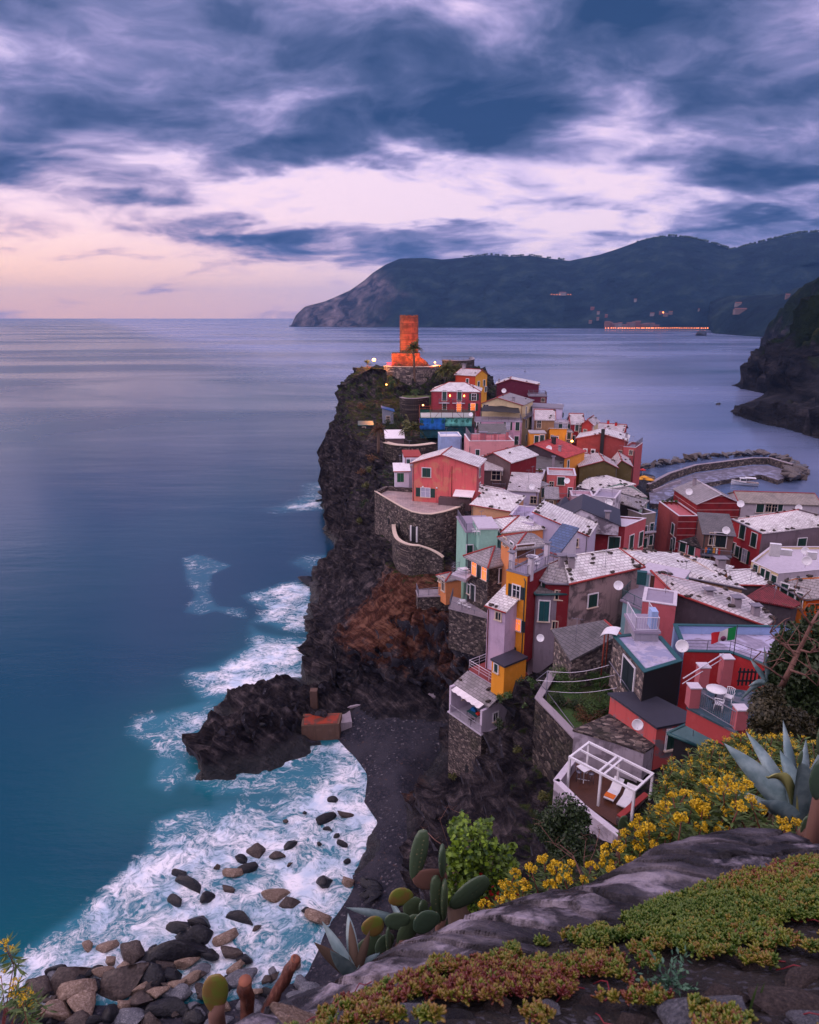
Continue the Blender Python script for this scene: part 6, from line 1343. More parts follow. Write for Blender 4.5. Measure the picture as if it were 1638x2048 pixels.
# ---------------------------------------------------------------- balcony tower above the cove
def balcony_tower():
    z1 = 9.6   # loggia floor
    f = [UZ(898, 1422, z1), UZ(963, 1468, z1)]; U = (f[1] - f[0]); W = U.length; U.normalize(); V = Vector((-U.y, U.x, 0)); rz = math.atan2(U.y, U.x); D = 4.6
    O = f[0].copy(); O.z = z1; t = empty('cliff_tower_house', O, rz); finish(t, 'stone tower house with an open furnished loggia above the shingle cove', 'house', None)
    mb = MB(); mb.poly([(0, 0), (W, 0), (W, D), (0, D)], -8.5, -.15); mb.build('tower_base', masonry('brown tower stone', 1.1, 1.3), t)
    mb = MB(); mb.box(-.1, W + .1, -.15, D, -.14, 0); mb.build('loggia_floor', M['conc2'], t)
    lw = plaster((196, 184, 204), .5)
    mb = MB(); mb.box(0, .3, 0, D, 0.003, 3.0); mb.box(.3, W, D - .3, D, .003, 3.0); mb.box(W - .3, W, 0, D - .3, .003, 2.6); mb.build('wall', lw, t)
    mb = MB(); slab(mb, [Vector((-.1, .6, 3.0)), Vector((W + .3, .6, 3.0)), Vector((W + .3, 2.6, 3.9)), Vector((-.1, 2.6, 3.9))], .14); r_ = mb.build('roof', S_M, t); roof_stones(r_, [[Vector((0, .7, 3)), Vector((W, .7, 3)), Vector((W, 2.4, 3.8)), Vector((0, 2.4, 3.8))]], 5, 5)
    mb = MB(); N = 12; pts = [(.4 + (W - .8) * i / N, -.1 + .0 * i, 2.75 - .12 * (i % 2)) for i in range(N + 1)]; top = [(p[0], .7, 3.0) for p in pts]
    mb.add(pts + top, [(i, i + 1, N + 2 + i, N + 1 + i) for i in range(N)]); mb.build('scalloped_awning', M['tarp'], t)
    rail_mesh([(.3, -.08, 0), (W, -.08, 0)], .95, .16, 'rail', parent=t)
    mb = MB(); mb.box(0, W * .9, 2.7, D + 2.4, 3.0, 4.0); mb.build('upper_room', lw, t); mb = MB(); slab(mb, [Vector((-.05, 2.65, 4.15)), Vector((W * .9, 2.65, 4.15)), Vector((W * .9, D + 2.5, 4.15)), Vector((-.05, D + 2.5, 4.15))], .14); mb.build('red_terrace', M['redfloor'], t)
    rail_mesh([(0, D + 2.4, 4.15), (0, 2.7, 4.15), (W * .9, 2.7, 4.15)], 1.0, .8, 'railw', .03, parent=t, mid=True)
    for x, z in ((.31, 1.7),): put_window(t, Vector((.31, D * .45, z)), Vector((0, 1, 0)), Vector((1, 0, 0)), 'x', 1.1, 1.3)
    put_window(t, Vector((W * .5, D - .31, 1.4)), Vector((1, 0, 0)), Vector((0, -1, 0)), 'x', 2.0, 1.7); put_window(t, Vector((W + .002, D * .4, 1.3)), Vector((0, 1, 0)), Vector((1, 0, 0)), 'x', .6, .9)
    mb = MB(); mb.box(W * .55, W * .55 + .5, -.03, .1, -6.3, -4.9); mb.build('doorway', M['soot_shade'], t)
    return O, rz, W, D
TO, TR, TW, TD = balcony_tower()
def local(O, rz, x, y, z=0): return O + Matrix.Rotation(rz, 3, 'Z') @ Vector((x, y, z))
def table(label, p, rz=0, w=1.2, d=.8, h=.74, cloth='white', legm='dark', round_=False, cat='table', group='tables on the terraces'):
    t = empty('table', p, rz); finish(t, label, cat, group)
    mb = MB()
    if round_: mb.lathe([(.001, h - .03), (w / 2, h - .03), (w / 2, h), (.001, h)], 24)
    else: mb.box(-w / 2, w / 2, -d / 2, d / 2, h - .04, h)
    mb.build('table_top', M[cloth], t)
    if round_ or d < .85 and w < .85:
        mb = MB(); mb.tube([(0, 0, .03), (0, 0, h - .04)], .04, 6); mb.build('column', M[legm], t, uv=False); mb = MB(); mb.tube([(-.28, -.28, .02), (.28, .28, .02)], .03, 5); mb.tube([(-.28, .28, .02), (.28, -.28, .02)], .03, 5); mb.build('foot', M[legm], t, uv=False)
    else:
        for sx in (-1, 1):
            for sy in (-1, 1): mb = MB(); mb.tube([(sx * (w / 2 - .06), sy * (d / 2 - .06), 0), (sx * (w / 2 - .06), sy * (d / 2 - .06), h - .04)], .03, 5); mb.build('leg', M[legm], t, uv=False)
    return t
def chair(label, p, rz=0, m='pvc', group='chairs on the terraces'):
    t = empty('chair', p, rz); finish(t, label, 'chair', group)
    mb = MB(); mb.box(-.22, .22, -.22, .22, .42, .46); mb.build('seat', M[m], t)
    mb = MB()
    for k in range(5): x = -.2 + .1 * k; mb.tube([(x, .21, .46), (x, .30, .85)], .014, 4)
    mb.tube([(-.23, .30, .86), (0, .34, .90), (.23, .30, .86)], .025, 5); mb.build('backrest', M[m], t, uv=False)
    for sx in (-1, 1):
        for sy in (-1, 1): mb = MB(); mb.tube([(sx * .2, sy * .2, .42), (sx * .23, sy * .24, 0)], .02, 4); mb.build('leg', M[m], t, uv=False)
        mb = MB(); mb.tube([(sx * .23, -.2, .43), (sx * .25, -.2, .64), (sx * .25, .24, .66)], .018, 4); mb.build('armrest', M[m], t, uv=False)
    return t
table('table under a dark green cloth in the cliff tower loggia', local(TO, TR, TW * .52, 1.2), TR, 1.5, .9, .74, 'teal')
mb = MB(); mb.box(-.3, .3, -.2, .2, 0, .22); mb.box(-.22, .1, -.15, .15, .22, .34); tg = mb.build('folded_cloth', M['blue']); tg.location = local(TO, TR, TW * .46, 1.4, .745); tg.rotation_euler = (0, 0, TR + .3); finish(tg, 'bright blue folded cloth on the loggia table', 'cloth', None)
mb = MB(); mb.box(-.2, .2, -.2, .2, 0, .18); tg = mb.build('cushion', M['red']); tg.location = local(TO, TR, TW * .62, 1.3, .745); tg.rotation_euler = (0, 0, TR); finish(tg, 'small red cushion on the loggia table', 'cushion', None)
chair('dark chair at the front of the loggia table', local(TO, TR, TW * .6, .45), TR + 3.1, 'dark'); chair('dark chair at the right end of the loggia table', local(TO, TR, TW * .8, 1.2), TR - 1.6, 'dark')
house('yellow cabin with a flat dark roof behind the tower house terrace', (984, 1318), 60.5, (1009, 1332), 3, 3.6, ('flat', 0), YEL, M['black'], [('F', 993, 1336, .5, .9, 'c')], trim=None, group=None)
# ledge terraces of the stone house
def terrace(label, pts, h, wall, floor, rails=None, railm='rail', rh=1., mid=False, name='terrace', parapet=0):
    P = [UZ(*p) for p in pts]; O = P[0].copy(); O.z -= h; t = empty(name, O); finish(t, label, 'terrace', None)
    L = [p - O for p in P]; mb = MB(); mb.poly(L, 0, h - .12); mb.build('supporting_wall', wall, t)
    c = sum(L, Vector()) / len(L); mb = MB(); mb.poly([c + (p - c) * 1.03 for p in L], h - .117, h); mb.build('floor_slab', floor, t)
    if rails: rail_mesh([L[i].lerp(c, .03) for i in rails], rh, .16, railm, parent=t, mid=mid)
    return t
terrace('long stone terrace with a thin railing under the lamplit stone house', [(898, 1216, 15.2), (975, 1245, 14.6), (978, 1215, 15), (905, 1190, 15.4)], 5.5, M['stone'], M['conc'], (3, 0, 1))
terrace('narrow railed ledge terrace left of the orange hut', [(836, 1193, 13.6), (900, 1186, 14), (895, 1172, 14), (832, 1180, 13.6)], 2.2, M['stone'], M['conc'], (3, 0, 1))
terrace('small balcony slab with a white table beside the lit windows', [(903, 1148, 19.2), (932, 1158, 19.2), (946, 1146, 19.2), (918, 1138, 19.2)], .5, M['conc'], M['conc2'], (3, 0, 1), mid=True)
table('white table on the small balcony beside the lit windows', UZ(925, 1148, 19.2), .3, 1.3, .8, .74, 'pvc', 'pvc')
chair('white chair beside the table on the small balcony', UZ(936, 1148, 19.2), 1.2)
for k, (px, py, l) in enumerate(((919, 1213, 'left'), (929, 1217, 'middle'), (938, 1221, 'right'))): chair('white chair on the long stone terrace, %s one of three' % l, UZ(px, py, 15.0), -.6 + .9 * k)
table('small white table among the three chairs on the long stone terrace', UZ(925, 1211, 15.1), 0, .7, .7, .72, 'pvc', 'pvc')
table('round white table on the yellow house roof terrace', UY(1064, 1126, 66.5), 0, 1.3, 1.3, .75, 'pvc', 'pvc', True)
chair('white chair right of the round table on the yellow house roof', UY(1074, 1135, 65.5), -.5); chair('white chair in front of the round table on the yellow house roof', UY(1062, 1139, 65), 2.6)
for k, (px, l) in enumerate(((949, 'left'), (957, 'right'))): chair('white plastic armchair on the pale green terrace, %s one' % l, UY(px, 1069, 84.5 - .6 * k), 2.4 - k)
for k, (px, py, l) in enumerate(((1040, 1054, 'left of the small table'), (1053, 1054, 'right of the small table'), (1068, 1054, 'nearest the chimney'))): chair('white plastic chair on the white walled terrace, %s' % l, UY(px, py + 2, 91 - k), .8 * k)
table('small white table on the white walled terrace', UY(1046, 1056, 91), 0, .7, .7, .7, 'pvc', 'pvc')
for a in [(942, 829, 160, .5, 'white satellite dish on the low roof below the maroon castle house'), (1008, 782, 198, .7, 'white satellite dish on the wall of the long maroon house'), (1098, 897, 136, .6, 'white satellite dish in front of the red tiled roof'), (1190, 887, 149, .5, 'white satellite dish beside the black flue'), (1064, 974, 108, .5, 'white satellite dish above the pale lavender house'), (1134, 962, 112, .5, 'white satellite dish on the salmon pink house balcony'), (1218, 1006, 106, .62, 'large white satellite dish on the blotched terrace wall'), (1378, 984, 116, .6, 'white satellite dish left of the banded red house gable'), (1481, 1008, 112, .6, 'white satellite dish on the right corner of the banded red house'), (1452, 1061, 102, .6, 'cream satellite dish by the laundry balcony'),
          (1610, 1102, 92, .55, 'upper white satellite dish on the cluttered roof terrace'), (1613, 1122, 88, .65, 'lower white satellite dish on the cluttered roof terrace'), (1597, 1016, 118, .6, 'white satellite dish by the beige tiled harbour roof'), (1237, 1171, 60, .45, 'white satellite dish on the corner of the stained grey house'), (1364, 1292, 43.5, .45, 'white satellite dish on the corner of the blue parapet terrace'), (1275, 1449, 38.5, .36, 'white satellite dish on the rubble roof over the deck'), (1081, 1276, 56, .35, 'white satellite dish on the wall under the glazed loggia')]:
    dish(a[0], a[1], a[2], a[3], a[4])
# roof clutter on the right terrace
for k, (px, py, Y, w, d, h, m, n, l, c) in enumerate([(1548, 1112, 92, 1.4, .6, 1.8, 'pvc', 'locker', 'tall white plastic locker on the cluttered roof terrace', 'locker'), (1571, 1110, 93, 1.5, .7, .8, 'pvc', 'storage_box', 'low white storage box on the cluttered roof terrace', 'box'), (1622, 1118, 90, 1.2, .6, 1., 'pvc', 'air_conditioner', 'white air conditioner behind the satellite dishes', 'air conditioner'),
      (1325, 1184, 62, 1.3, .6, .7, 'pvc', 'air_conditioner', 'white air conditioner on the green railed terrace', 'air conditioner'), (1355, 1180, 62.5, .9, .5, .8, 'blue', 'storage_box', 'dark blue box on the teal house terrace', 'box'), (1282, 1168, 64, .9, .5, 1.3, 'teal', 'cabinet', 'pale teal cabinet on the green railed terrace', 'cabinet')]):
    p = UY(px, py, Y); mb = MB(); mb.box(-w / 2, w / 2, -d / 2, d / 2, 0, h); mb.box(-w / 2 + .06, -.02, -d / 2 - .03, -d / 2, .08, h - .08); mb.box(.02, w / 2 - .06, -d / 2 - .03, -d / 2, .08, h - .08); mb.box(-w / 2 - .03, w / 2 + .03, -d / 2 - .05, d / 2 + .03, h + .002, h + .06)
    o = mb.build(n, M[m]); o.location = p; o.rotation_euler = (0, 0, -.3); finish(o, l, c, None)
# leaning white panels (roof hatch covers) and white curved canopy
p = [UZ(1201 + 8, 1268, 25.2), UZ(1232, 1268, 25.2)]
def white_hood():
    t = UZ(1228, 1278, 25.6); o = empty('curved_hood', t, -.5); finish(o, 'white curved plastic hood left of the flat wet roof', 'hood', None); mb = MB(); N = 8; vs = []
    for i in range(N + 1):
        a = math.pi * .05 + math.pi * .55 * i / N
        for y in (-.75, .75): vs.append((-.95 * math.cos(a) * 1.1, y, .75 * math.sin(a)))
    nv = len(vs); fs = [(2 * i, 2 * i + 2, 2 * i + 3, 2 * i + 1) for i in range(N)]
    mb.add(vs + [Vector(v) * .96 for v in vs], fs + [tuple(nv + k for k in reversed(f)) for f in fs], 0, True); mb.build('shell', M['pvc'], o); mb = MB(); mb.tube([(-.6, -.7, .5), (-.6, -.7, -3)], .06, 6); mb.tube([(-.6, .7, .5), (-.6, .7, -3)], .06, 6); mb.build('support', M['rust'], o, uv=False)
white_hood()
# flag
def flag():
    b = UZ(1465, 1366, 22.4) if False else UY(1465, 1330, 45.2); t = empty('flagpole', (b.x, b.y, b.z - 1.5)); finish(t, 'Italian tricolour on a thin pole in front of the flat terrace'.replace('Italian tricolour', 'green white and red flag'), 'flag', None)
    top = UY(1475, 1250, 45.2); H = top.z - (b.z - 1.5); dx = top.x - b.x
    mb = MB(); mb.tube([(0, 0, 0), (dx, 0, H)], .03, 6); mb.build('pole', M['dark'], t, uv=False)
    NX, NZ = 18, 8; vs = []; Lf = 1.75; Hf = 1.05
    for j in range(NZ + 1):
        for i in range(NX + 1):
            u = i / NX; vs.append((dx - .05 - Lf * u, .12 * math.sin(u * 9 + j * .3) * u, H - .1 - Hf * j / NZ * (1 - .25 * u) - .62 * u ** 1.2 - .03 * math.sin(u * 11)))
    def strip(a, b, m, nm):
        mb = MB(); f = [(j * (NX + 1) + i, (j + 1) * (NX + 1) + i, (j + 1) * (NX + 1) + i + 1, j * (NX + 1) + i + 1) for i in range(a, b) for j in range(NZ)]; used = sorted({k for q in f for k in q}); mp = {k: n for n, k in enumerate(used)}
        mb.add([vs[k] for k in used], [tuple(mp[k] for k in q) for q in f], 0, True); return mb.build(nm, m, t)
    strip(0, 6, flatc('flag green', (10, 140, 70), .8), 'green_stripe'); w = strip(6, 12, flatc('flag white', (230, 224, 230), .8), 'white_stripe'); strip(12, 18, flatc('flag red', (206, 40, 52), .8), 'red_stripe')
    mb = MB(); mb.lathe([(.001, 0), (.2, 0), (.2, .03), (.001, .03)], 10, M=Matrix.Translation((dx - .05 - Lf * .52, -.13, H - 1.0)) @ Matrix.Rotation(R(90), 4, 'X')); mb.build('dark_emblem', flatc('flag emblem', (110, 50, 90), .8), w)
flag()
# ================================================================ rocks, harbour, far town
def rock_variants(n, m, sub=2, seed=1, rough=.34, flat=.72):
    out = []
    for k in range(n):
        me = bpy.data.meshes.new('boulder'); import bmesh
        bm = bmesh.new(); bmesh.ops.create_icosphere(bm, subdivisions=sub + 1, radius=1.0); r = random.Random(seed * 31 + k)
        planes = [(Vector((r.gauss(0, 1), r.gauss(0, 1), r.gauss(0, 1))).normalized(), r.uniform(.42, .76)) for _ in range(15)]
        for v in bm.verts:
            p = v.co.copy()
            for nn, dd in planes:
                e = p.dot(nn) - dd
                if e > 0: p -= nn * e
            a = np.array(p); q = float(fbm(a[0] * 1.6 + k * 9, a[1] * 1.6, a[2] * 1.6, 4, seed + k)); p *= (1 + q * rough * .45) * 1.25
            v.co = (p.x * (1.15 + .2 * (k % 3)), p.y, p.z * flat)
        bm.to_mesh(me); bm.free()
        for p in me.polygons: p.use_smooth = True
        me.materials.append(m); out.append(me)
    return out
def rockmat(name, lo, hi, wet=.5):
    def fn(g, b, out):
        P = g.node('ShaderNodeTexCoord').outputs['Object']; n = g.noise(g.vm('MULTIPLY', P, (1, 1, 2.2)), 2.6, 6, .65, .6); n2 = g.noise(P, 9., 4)
        g.put(b.inputs['Base Color'], g.mix(g.mr(n2, .3, .7), g.ramp(n, [(.3, lo), (.55, tuple((a + c) / 2 for a, c in zip(lo, hi))), (.75, hi)]), lo)); b.inputs['Roughness'].default_value = wet; b.inputs['Specular IOR Level'].default_value = .25
        g.put(b.inputs['Normal'], g.bump(g.m('ADD', n, g.m('MULTIPLY', n2, .4)), .7, .12))
    return mat(name, fn)
RK = {'k': rock_variants(5, rockmat('black wet rock', (.006, .007, .011), (.045, .043, .055), .35), seed=2), 'b': rock_variants(4, rockmat('brown rock', (.035, .026, .026), (.15, .115, .105)), seed=3),
      't': rock_variants(5, rockmat('tan rock', (.13, .085, .062), (.48, .37, .32)), seed=4), 'g': rock_variants(4, rockmat('grey rock', (.07, .075, .095), (.30, .30, .35)), seed=5), 'r': rock_variants(3, rockmat('riprap rock', (.07, .06, .062), (.30, .25, .24)), seed=6)}
rr0 = random.Random(77); CN = {'k': 'black wet', 'b': 'dark brown', 't': 'tan', 'g': 'blue grey', 'r': 'brown grey'}
def boulder(px, py, w, kind, z, label, group, seed, sc=(1, 1, 1), name='boulder', cat='boulder'):
    p = UZ(px, py, z); d = (p - Vector((0, 0, CAMZ))).length; r = random.Random(seed); s = w / F * d * .5
    o = bpy.data.objects.new(name, r.choice(RK[kind])); COL.objects.link(o); o.location = p - Vector((0, 0, s * .12)); o.scale = (s * sc[0], s * sc[1], s * sc[2] * .95); o.rotation_euler = (r.uniform(-.4, .4), r.uniform(-.4, .4), r.uniform(-.6, .6) if sc != (1, 1, 1) else r.uniform(0, 6.28))
    return finish(o, label, cat, group) or o
BLD = '''515,1701,34,b 485,1715,21,k 553,1710,28,b 578,1688,21,k 466,1744,32,t 498,1736,28,k 363,1747,24,k 382,1766,38,k 456,1776,20,b 412,1793,32,k 353,1802,25,k 435,1733,12,b 647,1763,38,k 551,1793,34,t 578,1804,32,b 635,1833,42,t 482,1834,32,k 363,1856,36,k 400,1840,32,k 397,1868,62,k 450,1874,38,t 461,1902,32,b 488,1915,22,k 346,1903,70,k 304,1900,22,k 269,1903,45,b 212,1892,27,t 177,1891,20,t 222,1921,19,t 374,1923,32,t 400,1940,26,g 308,1949,60,k 237,1962,82,b 280,1975,24,t 314,1983,38,t 350,1968,30,t 379,1960,24,t 135,1955,64,b 81,1977,45,b 143,1979,58,t 171,2004,50,t 113,2022,48,t 278,1998,40,b 250,2009,26,t 222,2024,38,k 256,2035,40,g 363,1990,38,g 342,2017,46,k 75,2034,34,k 192,1970,26,k 483,1953,46,g 603,1964,32,g 626,1979,36,g 590,1990,32,g 470,1934,26,t 592,1928,22,t 513,1855,14,b 668,1598,20,k 654,1636,28,k 688,1628,24,b 656,1657,12,k 673,1671,16,k 686,1688,16,k 638,1687,12,k 609,1625,10,k 572,1642,10,b 696,1721,14,k 697,1763,28,t 611,1820,18,k 579,1728,10,b 393,2035,40,k 430,2010,30,t 300,2040,36,b 500,2010,34,g 540,1985,24,k 440,2042,36,g 36,2010,30,t 30,2042,30,k 330,1930,30,b 420,1905,24,k 205,1945,22,t 160,2040,36,b 345,1945,26,k 250,1935,24,t 440,1965,30,k 410,1980,34,b'''.split()
for i, s_ in enumerate(BLD):
    x, y, w, k = s_.split(','); x, y, w = int(x), int(y), int(w)
    size = 'huge' if w > 55 else 'large' if w > 36 else 'middling' if w > 24 else 'small'
    where = 'foam by the beach' if y < 1700 else 'foam below the cove' if y < 1830 else 'bottom left rock pile'
    boulder(x, y, w * .88, k, .2 if y < 1900 else .5, '%s %s boulder in the %s, %s row down, %s' % (size, CN[k], where, nth(1 + (y - 1590) // 24), 'left' if x < 250 else 'middle' if x < 450 else 'right'), 'boulders along the surf', i, (1.1, .85, 1.05))
for i in range(46): x = rr0.uniform(30, 560); y = 1925 + rr0.random() * 115 - (x - 300) * .05; boulder(x, y, rr0.uniform(9, 22), rr0.choice('kkbbgt'), .5, 'fist shaped loose stone filling the gaps of the bottom left rock pile', 'small stones of the rock pile', 500 + i, (1.1, .85, 1.))
for k in range(4): boulder(748 - 3 * (k % 2), 1768 + 9 * k, 34 - 4 * k, 'k', 1.1 + .0 * k, 'black slab of slate on the shingle, number %s of a stack of four' % ('one', 'two', 'three', 'four')[k], 'slate slabs on the beach', 200 + k, (1.2, .8, .35))
boulder(620, 1160, 44, 'k', .4, 'flat black rock ledge awash left of the sea cliff', None, 301, (1.4, 1, .4)); boulder(655, 985, 26, 'k', 1.5, 'black rock at the foot of the castle cliff in the foam', None, 303, (1.2, 1, .7)); boulder(652, 996, 30, 'k', .2, 'thin low reef under the castle cliff', None, 304, (1.5, 1, .3)); boulder(668, 1008, 26, 'k', 1., 'second black rock below the castle cliff', None, 305)
for i, (x, y, w, zz) in enumerate([(452, 1476, 120, 1.0)]): boulder(x, y, w, 'k', zz, 'ridged slab of black slate forming the %s of the spit' % ('seaward tip', 'middle', 'outer rim', 'root')[i], 'slate humps of the spit', 330 + i, (1.15, .6, .42))
boulder(1403, 670, 24, 'k', 1, 'small dark islet off the middle hill', None, 310); boulder(1435, 808, 8, 'k', .3, 'tiny reef left of the right hand cliff', None, 312)
# breakwater
def breakwater():
    q = [(1300, 1006), (1316, 1008), (1346, 991), (1369, 973), (1462, 957), (1522, 949), (1556, 960), (1580, 951), (1578, 942), (1536, 931), (1505, 931), (1392, 946), (1340, 963), (1298, 985)]
    z = 1.5; P = [UZ(a, b, z) for a, b in q]; O = P[0].copy(); O.z = -3; t = empty('harbour_pier', O); finish(t, 'long bent stone pier enclosing the little harbour', 'pier', None)
    mb = MB(); mb.poly([p - O for p in P], 0, 4.4); mb.build('pier_base', masonry('pier stone', 1.0, .5), t)
    c = [p - O for p in P]; mb = MB(); mb.poly([v + Vector((0, 0, .0)) for v in c], 4.403, 4.5); mb.build('paving', puddled('wet pier paving', (104, 100, 116), (150, 148, 172)), t)
    return t
breakwater()
ring_wall('high parapet wall along the seaward side of the pier', [UZ(a, b, 1.5) for a, b in ((1298, 984), (1340, 961), (1392, 944), (1505, 929), (1537, 929), (1580, 942))], 1.4, 3.7, .9, masonry('pier stone', 1.0, .5), M['conc'])
ring_wall('low inner step wall where the pier meets the village', [UZ(a, b, 1.5) for a, b in ((1306, 986), (1341, 972), (1362, 966))], 1.4, 2.3, .5, M['conc'])
rr = random.Random(11); k = 0
path = [(1268, 944), (1300, 938), (1340, 930), (1392, 921), (1440, 917), (1500, 912), (1540, 914), (1580, 924), (1612, 944), (1600, 962), (1574, 962)]
for i in range(len(path) - 1):
    a, b = UZ(*path[i], 0), UZ(*path[i + 1], 0); L = (b - a).length; n = int(L / 2.1)
    for j in range(n):
        for row in range(2 if i < 6 else 3):
            p = a.lerp(b, (j + rr.random()) / n) + Vector((rr.uniform(-1, 1), -1.2 * row + rr.uniform(-.6, .6) + (1.5 if i < 6 else 0), .6 + .75 * row * (i < 6) + rr.uniform(-.2, .3)))
            if i >= 6: p += Vector((-2.6 * row, 0, .8 * row))
            s = rr.uniform(1.0, 1.9); kind = rr.choice('rrrgb'); o = bpy.data.objects.new('riprap_boulder', rr.choice(RK[kind])); COL.objects.link(o); o.location = p; o.scale = (s, s * .85, s * .8); o.rotation_euler = (rr.uniform(-.5, .5), rr.uniform(-.5, .5), rr.uniform(0, 6))
            finish(o, 'rough armour boulder heaped on the seaward side of the pier', 'boulder', 'armour boulders of the breakwater'); k += 1
def boat():
    p = UZ(1489, 970, .1); t = empty('motor_boat', p, R(-18) + math.pi); finish(t, 'white motor boat with a wheelhouse and canopy moored inside the pier', 'boat', None)
    L = 7.6; N = 14; sec = []
    for i in range(N + 1):
        u = i / N; x = -L / 2 + L * u; w = 1.25 * (1 - max(0, u - .45) ** 2.2 * 3.6) if u > .45 else 1.25 * (.82 + .4 * u); w = max(w, .03); sh = .95 + .55 * u ** 2.5; sec.append([(x, -w, sh), (x + .1, -w * .85, .35), (x, -w * .3, -.2), (x, 0, -.3), (x, w * .3, -.2), (x + .1, w * .85, .35), (x, w, sh)])
    mb = MB(); mb.add([v for s_ in sec for v in s_], [(i * 7 + k, i * 7 + 7 + k, i * 7 + 8 + k, i * 7 + k + 1) for i in range(N) for k in range(6)] + [(6, 5, 4, 3, 2, 1, 0)], 0, True); mb.build('hull', M['pvc'], t)
    mb = MB(); mb.add([(s_[0][0], s_[0][1] * .93, s_[0][2] - .18) for s_ in sec] + [(s_[6][0], s_[6][1] * .93, s_[6][2] - .18) for s_ in sec], [(i, i + 1, N + 2 + i, N + 1 + i) for i in range(N)]); mb.build('deck', flatc('boat deck', (150, 120, 110), .6), t)
    mb = MB(); mb.tube([(s_[0][0], s_[0][1] * 1.02, s_[0][2] - .25) for s_ in sec], .05, 5); mb.tube([(s_[6][0], s_[6][1] * 1.02, s_[6][2] - .25) for s_ in sec], .05, 5); mb.build('rubbing_strake', M['teal'], t, uv=False)
    mb = MB(); mb.poly([(-.3, -.8), (1.6, -.6), (1.6, .6), (-.3, .8)], .7, 2.2); c = mb.build('wheelhouse', M['pvc'], t); mb = MB(); mb.box(-.31, 1.3, -.79, -.76, 1.45, 2.0); mb.box(-.2, 1.3, .76, .79, 1.45, 2.0); mb.box(1.6, 1.62, -.5, .5, 1.45, 2.); mb.build('windows', M['glass'], c)
    mb = MB(); mb.box(-2.9, .1, -1., 1., 2.3, 2.38); mb.build('canopy', M['pvc'], t)
    for x in (-2.8, -.5):
        for y in (-.95, .95): mb = MB(); mb.tube([(x, y, .9), (x, y, 2.3)], .035, 5); mb.build('canopy_post', M['rail'], t, uv=False)
boat()
def parasol(label, p, m, open_=False, w=1.3, group='parasols by the harbour'):
    t = empty('parasol', p); finish(t, label, 'parasol', group); mb = MB(); mb.tube([(0, 0, 0), (0, 0, 2.7)], .04, 6); mb.build('pole', M['white'], t, uv=False)
    mb = MB(); mb.lathe([(w, 2.15), (w * .55, 2.45), (.03, 2.75), (.001, 2.7)] if open_ else [(.12, 1.0), (.24, 1.25), (.17, 2.0), (.05, 2.6), (.001, 2.65)], 8); mb.build('fabric', m if not isinstance(m, str) else M[m], t)
for i, (px, py, m, n) in enumerate([(1312, 1098, 'red', 'left red'), (1317, 1090, 'teal', 'green'), (1329, 1094, 'red', 'right red'), (1335, 1104, 'red', 'nearest red')]): parasol('closed %s parasol on the village square' % n, UZ(px, py, 2.6), m)
for i, (px, py) in enumerate([(1276, 972), (1287, 969), (1297, 974)]): parasol('open yellow parasol by the pier root, %s of three' % ('left', 'middle', 'right')[i], UZ(px, py, 2.2), 'yellow', True, 1.5, 'yellow parasols by the pier')
parasol('small red parasol beyond the yellow parasols', UZ(1284, 954, 2.2), 'red', True, 1.1, None); boulder(1301, 957, 18, 't', 2, 'big tan boulder beside the yellow parasols', None, 320)
mb = MB(); mb.poly([UZ(a, b, 2.6) for a, b in ((1285, 1120), (1345, 1120), (1340, 1086), (1300, 1084))], -1, 2.6); o = mb.build('pavement', M['conc2']); tag(o, kind='structure')
mb = MB(); mb.poly([UZ(a, b, 1.1) for a, b in ((1296, 1086), (1345, 1086), (1346, 1062), (1298, 1060))], -1, 1.1); o = mb.build('sand', flatc('harbour sand', (92, 70, 66), .9)); tag(o, kind='structure')
mb = MB(); mb.lathe([(.001, 0), (.5, 0), (.6, .6), (.15, .9), (.08, 3.5), (.001, 3.6)], 10); o = mb.build('buoy', M['soot_shade']); o.location = UZ(1050, 744, 0); finish(o, 'slim dark marker buoy alone on the bay', 'buoy', None)
# far resort: houses and promenade lamps, each a thing of its own
from mathutils.bvhtree import BVHTree
BV = [BVHTree.FromPolygons([v.co.copy() for v in o.data.vertices], [tuple(p.vertices) for p in o.data.polygons]) for o in (hill1, hill2)]
def hill_at(px, py):
    d = Vector(ray(px, py)).normalized(); h = [b.ray_cast(Vector((0, 0, CAMZ)), d) for b in BV]; h = sorted([(q[3], q[0]) for q in h if q[0] is not None], key=lambda q: q[0])
    return h[0][1] if h else UY(px, py, 2900)
fm = [plaster((120, 84, 74), .2), plaster((112, 96, 96), .2), plaster((112, 72, 70), .2), plaster((124, 116, 118), .2)]
def far_house(px, py, Y, w, h, label, m=None, lit=False, d=None, group='far resort houses', roof=True):
    if Y is None: w *= .72; h *= .7
    p = hill_at(px, py) if Y is None else UY(px, py, Y); p += Vector((0, -w * .5, 3)); t = empty('far_house', p, rr.uniform(-.1, .1)); finish(t, label, 'house', group); d = d or w * .4
    mb = MB(); mb.box(-w / 2, w / 2, 0, d, -6, h); mb.build('wall', m or rr.choice(fm), t)
    mb = MB(); slab(mb, [Vector((-w / 2 - 1, -1, h + .1)), Vector((w / 2 + 1, -1, h + .1)), Vector((w / 2 + 1, d / 2, h + 3)), Vector((-w / 2 - 1, d / 2, h + 3))], .5); mb.build('roof', tiles_red((110, 66, 64)), t)
    if lit: mb = MB(); mb.box(-w / 2 + 1, w / 2 - 1, -.3, -.1, 1, 3.5); mb.build('lit_window', M['lit'], t)
r2 = random.Random(5)
